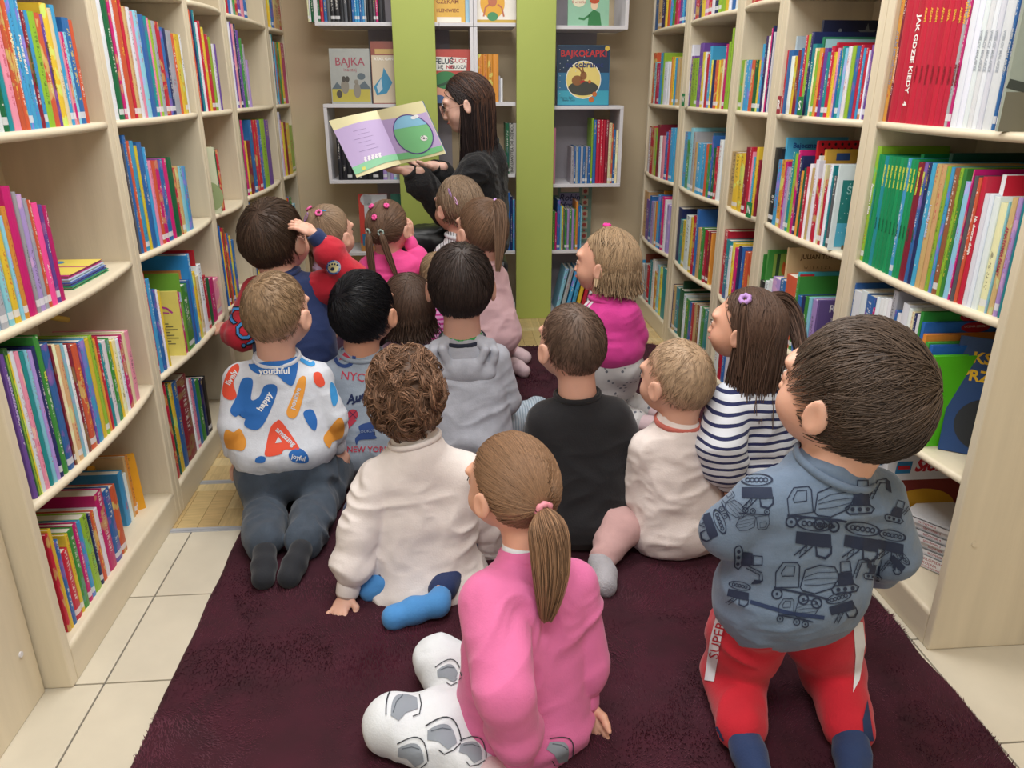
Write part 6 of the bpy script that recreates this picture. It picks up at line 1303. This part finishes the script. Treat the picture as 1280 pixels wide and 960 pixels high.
# Q foreground boy
figure(dict(label='large foreground boy in dusty blue sweatshirt with construction vehicles and red trousers', head=(1064, 493, 145, 1.19), yaw=33, pitch=12, nb=A_(1036, 592, 1.185), shL=A_(956, 628, 1.165), shR=A_(1092, 622, 1.20), pel=A_(985, 748, 1.20), elL=A_(912, 664, 1.19), wrL=A_(935, 682, 1.32), elR=A_(1112, 690, 1.20), wrR=A_(1085, 708, 1.33),
    knL=Z_(918, 838, .07), anL=Z_(928, 915, .055), toL=Z_(945, 968, .035), knR=Z_(1040, 838, .07), anR=Z_(1062, 915, .055), toR=Z_(1068, 968, .035), R=.088, hip=.055, top=dict(m=C_trk, rib=C_trk, bulge=(.135, .105, .055), boff=(.0, 0, .035), rs=(.054, .052, .042), puff=1.0, fold=.0035), pants=dict(m=C_redtr, r=(.07, .058, .046), cuff=K_navy, fold=.005), sock=K_navy, hair='#54463C', capcol='#4A3C33', style='crop', hth=.012, hl=.05, nh=3000, hr=.0009, seed=23, whorl=(.35, -.8, .35), skin='#DDAA92', prints=trucks + [('#1F3054', pst([(938, 752), (985, 766), (1030, 772)], 5)), ('#DDE0E6', poly([(903, 742), (917, 746), (903, 792), (893, 852), (881, 850), (888, 800)]), 0, -1), ('#B8182E', ptxt('SUPER', 898, 800, 17, -1.35, 0), .0008, -1), ('#DDE0E6', poly([(1066, 774), (1078, 778), (1081, 805), (1074, 850), (1066, 866), (1069, 820)]), 0, -1), ('#1F3054', poly([(878, 860), (885, 880), (906, 926), (893, 926), (879, 892)]), 0, -1), ('#1F3054', poly([(1084, 875), (1088, 900), (1092, 926), (1080, 926), (1078, 900)]), 0, -1)], vt=.0045, vh=.003))
# P foreground girl
def p_hair(H, cap, hold, sp):
    c = sp['hair']; d = H.local(atY(681, 643, 1.175)[None])[0]; T = unit(d - OC)
    hair_gather(H, cap, c, T, 3200, .009, r=.0009); a, o, co = tail(H, hold, c, T, atY(682, 768, 1.13), .045, .034, 900, r=.0009, th=.016); scrunchie(cap, a, o, .012, '#D98A98', thick=.006)
_arc = [(-20 + 44 * i / 12, 8 - 26 * math.sin(math.pi * (.08 + .84 * i / 12))) for i in range(13)]
whale = lambda cx, cy, s, r: [('#8C949E', xf(poly([(-16 + 36 * i / 10, 10 - 20 * math.sin(math.pi * (.08 + .84 * i / 10))) for i in range(11)] + [(14, 16), (0, 12), (-12, 15)]), cx, cy, s, r)), ('#30343C', xf(pst(_arc, 1.5), cx, cy, s, r), .0006), ('#30343C', xf(pst([(24, 4), (20, 14), (12, 22), (4, 20)], 1.3), cx, cy, s, r), .0006), ('#5A626C', xf(pst([(-12, 4), (-2, -4), (8, -6)], 1.2), cx, cy, s, r), .0006)]
figure(dict(label='foreground girl with long ponytail in bubblegum pink sweatshirt and printed white trousers', head=(640, 606, 112, 1.29), ref=.172, yaw=38, pitch=-4, nb=A_(662, 700, 1.245), shL=A_(614, 754, 1.165), shR=A_(712, 735, 1.24), pel=A_(652, 900, 1.17), elL=A_(634, 868, 1.035), wrL=A_(648, 952, 1.05), elR=A_(728, 828, 1.21), wrR=A_(732, 880, 1.185), handR=dict(d=(.2, -.35, -.7), n=(-.3, -.6, .2), curl=.12, spread=.22), handL=dict(d=(0, .2, -1), n=(0, -.5, -.3), curl=.2),
    knL=Z_(492, 905, .065), anL=Z_(600, 962, .05), toL=Z_(640, 985, .04), knR=Z_(552, 828, .07), anR=Z_(590, 900, .05), toR=Z_(560, 935, .04), R=.09, hip=.05, top=dict(m=C_pink, rib=C_pink, under=C_white, bulge=(.132, .105, .07), boff=(0, 0, .0), rs=(.055, .052, .042), fold=.0045, fsc=8), pants=dict(m=C_white, r=(.066, .050, .042), fold=.0045), sock=K_pale, hair='#8A6A50', capcol='#7D6049', style='girl', hth=.007, seed=29, skin='#DDA88E', fn=p_hair, vt=.0045, vh=.003,
    prints=whale(500, 880, 1.1, -.6) + whale(515, 938, 1, .5) + whale(560, 838, .8, .3) + whale(553, 915, 1.1, .4) + whale(700, 935, .9, .8) + whale(590, 935, .9, .6)))
# A navy / red boy
figure(dict(label='boy in navy sweatshirt with red sleeves, one hand on his head, by the left shelves', head=(344, 298, 73, 2.6), yaw=-26, pitch=4, nb=A_(352, 350, 2.585), shL=A_(323, 368, 2.57), shR=A_(396, 362, 2.58), pel=A_(372, 455, 2.5), elL=A_(303, 418, 2.52), wrL=A_(285, 412, 2.62), elR=A_(441, 350, 2.54), wrR=A_(393, 293, 2.515), handL=dict(d=(-.6, .5, .1), n=(0, .3, -1), curl=.5), handR=dict(d=(-.75, .1, .45), n=(-.4, .4, -.6), curl=.35, side=-1),
    knL=N5(-.62, 2.62, .08), anL=N5(-.6, 2.4, .06), toL=N5(-.6, 2.3, .04), knR=N5(-.45, 2.66, .08), anR=N5(-.47, 2.42, .06), toR=N5(-.47, 2.32, .04), R=.088, top=dict(m=C_navy, sm=C_red, rib=C_navy, rs=(.060, .054, .040), fold=.003), pants=dict(m=C_navy), sock=K_black, hair='#4F3D30', capcol='#44342A', style='crop', hth=.011, hl=.04, nh=1500, seed=31, skin='#DBA992',
    prints=[('#A9B7C8', disc(417, 334, 9)), ('#3A5FA8', ringp(417, 334, 7.2, 9)), ('#E0D8A0', disc(417, 334, 6.4), .0005), ('#20304A', disc(416, 336, 2.4), .0012)] + [('#20304A', disc(412 + 3.2 * i, 331 - (1.2 if 0 < i < 3 else 0), 1.2, n=8), .0012) for i in range(4)] + [('#14161C', ptxt('CO!', 302, 408, 30, 1.15, 1.4), .0002), ('#3F86C4', ptxt('CO!', 302, 408, 29, 1.15, .2), .0012)]))
def two_tails(c, tl, tr, el, er, tie, rad=.011):
    def f(H, cap, hold, sp):
        hair_gather(H, cap, c, tl, 600, .006, sel=lambda D: D[:, 0] < .02); hair_gather(H, cap, c, tr, 600, .006, sel=lambda D: D[:, 0] > -.02)
        for T, e in ((tl, el), (tr, er)): a, o, co = tail(H, hold, c, T, e, .015, rad, 110, name='pigtail'); scrunchie(cap, a, o, .010, tie, thick=.004)
        if sp.get('extra'): sp['extra'](H, cap, hold)
    return f
def b_extra(H, cap, hold):
    clip(cap, shell(H, unit((-.2, -.75, .6))[None], .014)[0], H.U * .8 + H.R * .5, '#B58CCB', -H.F); clip(cap, shell(H, unit((.35, -.5, .85))[None], .014)[0], H.R, '#3E9AD8', H.U)
figure(dict(label='light brown-haired girl with purple and blue clips half hidden behind the red sleeve', head=(411, 292, 56, 2.88), yaw=-32, pitch=2, nb=A_(412, 335, 2.87), shL=A_(398, 350, 2.86), shR=A_(438, 348, 2.88), pel=A_(425, 425, 2.85), elL=A_(392, 385, 2.85), wrL=A_(405, 410, 2.9), elR=A_(440, 390, 2.85), wrR=A_(430, 405, 2.72), 
    knL=N5(-.45, 3.0, .08), anL=N5(-.38, 2.85, .05), toL=N5(-.38, 2.75, .04), knR=N5(-.3, 3.0, .08), anR=N5(-.3, 2.85, .05), toR=N5(-.3, 2.75, .04), R=.07, hip=.04, top=dict(m=C_lil, rib=C_lil, fold=.004, rs=(.04, .036, .028), name='blouse'), pants=dict(m=C_dusty), sock=K_pale, hair='#86705A', style='girl', hth=.007, seed=33, fn=two_tails('#86705A', (-.6, -.2, .75), (.3, -.6, .75), A_(392, 350, 2.84), A_(405, 340, 2.8), '#E868A8'), extra=b_extra))
def c_extra(H, cap, hold):
    for T in ((-.35, -.6, .7), (.35, -.55, .75), (0, -.9, .35)): scrunchie(cap, shell(H, unit(T)[None], .01)[0], np.array(T) @ H.M, .007, '#EE5AA0', thick=.005)
figure(dict(label='girl in bright pink top with two thin braids and pink hair bobbles', head=(485, 284, 52, 3.2), yaw=-24, pitch=-4, nb=A_(486, 322, 3.2), shL=A_(462, 336, 3.18), shR=A_(511, 332, 3.18), pel=A_(487, 395, 3.15), elL=A_(452, 368, 3.15), wrL=A_(462, 390, 3.25), elR=A_(526, 330, 3.2), wrR=A_(511, 300, 3.22), handR=dict(d=(.1, .1, 1), n=(-.6, .4, 0), curl=.5, side=-1),
    knL=N5(-.42, 3.35, .08), anL=N5(-.3, 3.25, .05), toL=N5(-.2, 3.2, .04), knR=N5(-.1, 3.35, .08), anR=N5(-.2, 3.2, .05), toR=N5(-.3, 3.2, .04), R=.075, hip=.045, top=dict(m=C_hot, rib=C_hot, fold=.004, rs=(.044, .042, .032)), pants=dict(m=K_black), sock=K_pale, hair='#6E5645', style='girl', hth=.006, seed=35, fn=two_tails('#6E5645', (-.3, -.93, -.15), (.3, -.93, -.15), A_(471, 368, 3.1), A_(498, 352, 3.1), '#9DB0A8', .014), extra=c_extra))
def d_hair(H, cap, hold, sp):
    hair_long(H, cap, sp['hair'], (0, .2, 1), .03, 900, back=(-1.9, 1.9), inward=.4, spread=.01, th=.01, elev=-.3); clip(cap, shell(H, unit((-.75, -.3, .45))[None], .016)[0], H.U * .8 + H.F * .5, '#B58CCB', -H.R); clip(cap, shell(H, unit((-.72, -.55, .25))[None], .016)[0], H.U * .8 + H.F * .6, '#D8A8D8', -H.R)
figure(dict(label='light brown-haired girl with lilac clips in white top with thin dark stripes, before the reader', head=(573, 258, 54, 3.32), yaw=38, pitch=2, nb=A_(575, 300, 3.3), shL=A_(557, 318, 3.28), shR=A_(600, 315, 3.3), pel=A_(580, 385, 3.28), elL=A_(548, 345, 3.25), wrL=A_(555, 370, 3.35), elR=A_(608, 350, 3.28), wrR=A_(600, 375, 3.38),
    knL=N5(-.08, 3.5, .08), anL=N5(.02, 3.35, .05), toL=N5(.1, 3.3, .04), knR=N5(.18, 3.5, .08), anR=N5(.1, 3.3, .05), toR=N5(0, 3.3, .04), R=.075, hip=.045, top=dict(m=C_dstripe, rib=C_white, fold=.003, rs=(.048, .044, .034), name='top'), pants=dict(m=K_black), sock=K_pale, hair='#85705B', style='girl', hth=.009, seed=37, fn=d_hair))
def e_hair(H, cap, hold, sp):
    T = (.25, -.45, .88); hair_gather(H, cap, sp['hair'], T, 1000, .007); a, o, co = tail(H, hold, sp['hair'], T, A_(622, 335, 2.72), .05, .024, 300, th=.012); scrunchie(cap, a, o, .009, '#C09AD8', thick=.004)
figure(dict(label='girl with high loose ponytail in pale pink top, sitting before the reader', head=(602, 287, 60, 2.88), yaw=32, pitch=2, nb=A_(603, 330, 2.87), shL=A_(582, 352, 2.86), shR=A_(621, 348, 2.88), pel=A_(612, 418, 2.84), elL=A_(572, 390, 2.85), wrL=A_(585, 405, 2.95), elR=A_(628, 385, 2.86), wrR=A_(612, 405, 2.96),
    knL=N5(0, 3.05, .08), anL=Z_(640, 455, .05), toL=Z_(655, 464, .04), knR=Z_(632, 432, .09), anR=Z_(642, 440, .05), toR=Z_(657, 447, .04), R=.076, hip=.045, top=dict(m=C_pale, rib=C_pale, fold=.004, rs=(.044, .042, .034)), pants=dict(m=C_pale, r=(.05, .04, .03)), sock=K_pale, hair='#6F5643', style='girl', hth=.007, seed=39, fn=e_hair))
figure(dict(label='small blonde child in pink and magenta striped top glimpsed between the dark heads', head=(546, 345, 44, 3.05), yaw=20, nb=A_(547, 378, 3.05), shL=A_(528, 392, 3.04), shR=A_(566, 392, 3.04), pel=A_(548, 440, 3.02), elL=A_(520, 420, 3.02), wrL=A_(530, 435, 3.1), elR=A_(572, 420, 3.02), wrR=A_(565, 435, 3.1), R=.07, hip=.045,
    top=dict(m=C_fstripe, rib=C_fstripe, fold=.003, rs=(.042, .04, .032)), hair='#A38B6E', style='crop', hth=.01, hl=.04, nh=1000, seed=41))
figure(dict(label='girl with loose shoulder-length brown hair in lilac top beside the black-haired boy', head=(510, 382, 62, 2.58), yaw=8, pitch=4, nb=A_(513, 428, 2.58), shL=A_(490, 445, 2.56), shR=A_(536, 443, 2.56), pel=A_(515, 510, 2.55), elL=A_(484, 480, 2.55), wrL=A_(495, 500, 2.65), elR=A_(545, 480, 2.56), wrR=A_(538, 500, 2.66), R=.078, hip=.045,
    knL=N5(-.3, 2.75, .08), anL=N5(-.18, 2.65, .05), toL=N5(-.1, 2.6, .04), knR=N5(0, 2.75, .08), anR=N5(-.08, 2.6, .05), toR=N5(-.18, 2.6, .04), pants=dict(m=C_dusty), sock=K_pale,
    top=dict(m=C_lil, rib=C_lil, fold=.005, rs=(.044, .042, .034), name='blouse'), hair='#4E3C31', style='girl', hth=.009, seed=43, fn=lambda H, cap, hold, sp: hair_long(H, cap, sp['hair'], (.1, -.5, .9), .085, 1600, back=(-1.9, 1.9), inward=.3, spread=.016, th=.009)))
# ---------------------------------------------------------------- the reader
YR = 3.62
def r_hair(H, cap, hold, sp):
    hair_long(H, cap, '#2B2120', (0, .45, .9), .30, 2400, back=(-1.9, 2.0), inward=.25, spread=.014, th=.007, elev=-.1, var=.2)
    hair_long(H, cap, '#5A4034', (0, .45, .9), .31, 110, back=(-1.3, .2), inward=.2, spread=.016, th=.010, elev=-.1)
    gm = mat('spectacle_rim', '#C09080', .35)
    gl = SDF()
    for sd in (-1, 1):
        c = H.p(sd * .033, .104, -.008); pts = [tuple(c + (H.R * math.cos(a) * .022 + H.U * math.sin(a) * .019) * H.s) for a in np.linspace(0, 6.283, 25)]
        MB().tube(pts, .0012, 6, False).build('spectacle_rim', gm, hold, True); MB().tube([tuple(H.p(sd * .055, .102, -.005)), tuple(H.p(sd * .077, .07, -.004)), tuple(H.p(sd * .08, .0, -.002))], .0011, 6).build('spectacle_arm', gm, hold, True)
    MB().tube([tuple(H.p(-.011, .105, -.005)), tuple(H.p(0, .108, -.002)), tuple(H.p(.011, .105, -.005))], .0012, 6).build('spectacle_bridge', gm, hold, True)
B0 = A_(500, 205, 3.33)   # foot of the open book's spine
root, RH = figure(dict(adult=1, label='seated young woman with long dark hair and glasses reading aloud in black sweater', head=(584, 128, 52, YR), sc=1.13, yaw=86, pitch=-14, roll=0, nb=A_(607, 182, YR + .02), shL=A_(596, 214, YR - .13), shR=A_(614, 206, YR + .17), pel=A_(606, 300, YR + .06), elL=A_(556, 262, YR - .16), wrL=A_(512, 214, YR - .26), elR=A_(566, 245, YR + .12), wrR=A_(542, 208, YR - .05),
    handL=dict(d=(-1, .1, .12), n=(.1, .5, 1), curl=.35, spread=.1, side=1), handR=dict(d=(-1, -.1, .1), n=(.1, -.1, 1), curl=.45, side=-1), knL=A_(502, 302, YR - .05), anL=N5(-.26, YR - .12, .1), toL=N5(-.40, YR - .14, .04), knR=A_(505, 300, YR + .22), anR=N5(-.2, YR + .2, .1), toR=N5(-.34, YR + .2, .04), g=1.32, hs=1.45, R=.078, hip=.05, ins=.03,
    top=dict(m=cloth('black_knit', '#0D0D10', .2, .5, .9, .1, 90), rib=cloth('black_knit', '#0D0D10'), rs=(.052, .050, .040), puff=1.0, fold=.006, name='sweater'), pants=dict(m=mat('black_leatherette', '#1A1E20', .38, .1, 10, .05, 60), r=(.06, .052, .042), fold=.003), sock=mat('black_shoe', '#101014', .5), hair='#2A1F1C', style='girl', hth=.008, seed=51, skin='#E2B6A4', eye='3a4a50', fn=r_hair))
st = tag(empty('stool', (.13, 3.72, 0)), 'dark padded stool under the reading woman', 'stool')
MB().box(-.2, .13, -.19, .19, .38, .45, .02).build('seat', mat('black_leatherette', '#1A1E20', .38), st)
for sx in (-1, 1):
    for sy in (-1, 1): MB().tube([(sx * .13 - .03, sy * .15, 0), (sx * .11 - .03, sy * .13, .38)], .014, 10).build('leg', M_screw, st)
# open storybook held up: two page leaves with printed pictures
bk = tag(empty('storybook', tuple(B0)), 'large open storybook with lilac pages held up to the children', 'book')
TL, TM, TR_ = atY(411, 151, 3.36), atY(471, 138, 3.37), atY(527, 126, 3.30); BL, BM, BR = atY(446, 222, 3.28), atY(501, 205, 3.33), atY(557, 192, 3.24)
M_pg = mat('storybook_page', '#E9E3B4', .35)
def leaf(name, a, b, c, d, bow, m, z=0, u0=0, u1=1, v0=0, v1=1, nu=10, nv=4, par=None):
    """curved sheet between spine (a low, d high) and outer edge (b low, c high)"""
    a, b, c, d = [np.array(q) for q in (a, b, c, d)]; N = unit(np.cross(b - a, d - a)); N = N if N[1] < 0 else -N; V = []; F = []
    for j in range(nv + 1):
        for i in range(nu + 1):
            u = u0 + (u1 - u0) * i / nu; v = v0 + (v1 - v0) * j / nv; V.append((a * (1 - u) + b * u) * (1 - v) + (d * (1 - u) + c * u) * v + N * (bow * math.sin(math.pi * u) + z) - B0)
    for j in range(nv):
        for i in range(nu): q = j * (nu + 1) + i; F.append((q, q + 1, q + nu + 2, q + nu + 1))
    return MB().add(V, F).build(name, m, par or bk, True)
def leafshape(name, L, shp, col, z):
    a, b, c, d, bow = L; a, b, c, d = [np.array(q) for q in (a, b, c, d)]; N = unit(np.cross(b - a, d - a)); N = N if N[1] < 0 else -N; mb = MB()
    for s_ in shp:
        v, f = tess(s_[0], s_[1], .05); mb.add([(a * (1 - p[0]) + b * p[0]) * (1 - p[1]) + (d * (1 - p[0]) + c * p[0]) * p[1] + N * (bow * math.sin(math.pi * max(0, min(1, p[0]))) + z) - B0 for p in v], f)
    return mb.build(name, mat('print_' + col.strip('#').lower(), col, .5), bk)
Lf = (BM, BL, TL, TM, .012); Rt = (BM, BR, TR_, TM, .012)
for nm, Lq in (('left_page', Lf), ('right_page', Rt)):
    a, b, c, d, bow = Lq
    for k in range(4): leaf(nm if k == 0 else 'page_block', a, b, c, d, bow, M_pg if k == 0 else M_page, -.002 * k)
    leaf('cover_board', a, b, c, d, .004, plain_mat('#3A6AA8'), -.011)
def wave(y0, y1, amp, ph, n=14):
    up_ = [(i / n, y1 + amp * math.sin(ph + 4 * i / n)) for i in range(n + 1)]; dn = [(i / n, y0 + amp * math.sin(ph + .5 + 4 * i / n)) for i in range(n, -1, -1)]; return [poly(up_ + dn)]
leafshape('page_print', Lf, wave(.16, .84, .02, 0), '#C3AFDC', .0012); leafshape('page_print', Lf, wave(.07, .19, .02, 0), '#8FD3A8', .002)
leafshape('page_print', Rt, wave(.14, .80, .02, 2), '#C3AFDC', .0012); leafshape('page_print', Rt, wave(.06, .17, .02, 2), '#7CCB8E', .002)
leafshape('page_print', Rt, [ringp(.55, .46, .385, .405, 40, .9)], '#5B3F8E', .0036); leafshape('page_print', Rt, [disc(.55, .46, .39, .35, 40)], '#7FC98C', .0026)
leafshape('page_print', Rt, [poly([(.55 + .39 * math.cos(a), .46 + .35 * math.sin(a)) for a in np.linspace(.35, 2.7, 24)])], '#8FCBEA', .0032)
leafshape('page_print', Rt, [disc(.74, .35, .07, .05)], '#F2F2F2', .0038); leafshape('page_print', Rt, [disc(.74, .35, .025, .018, 6), disc(.70, .37, .012, .01, 6), disc(.78, .33, .012, .01, 6), disc(.74, .39, .014, .008, 6)], '#20222A', .0044)
leafshape('page_print', Rt, [disc(.72, .74, .06, .03), disc(.78, .75, .05, .03)], '#F4F6F8', .0038)
leafshape('page_print', Lf, [rect(.3 + .04 * (i % 3), .38 + .07 * i, .72 - .07 * ((i * 2) % 3), .384 + .07 * i) for i in range(6)], '#7A6A9A', .002); leafshape('page_print', Lf, [rect(.33 + .08 * i, .2, .38 + .08 * i, .25) for i in range(5)] + [rect(.31 + .08 * i, .25, .36 + .08 * i, .28) for i in range(5)], '#F0EEF4', .0028); leafshape('page_print', Lf, [rect(.74, .08, .82, .13)], '#E0E070', .003)
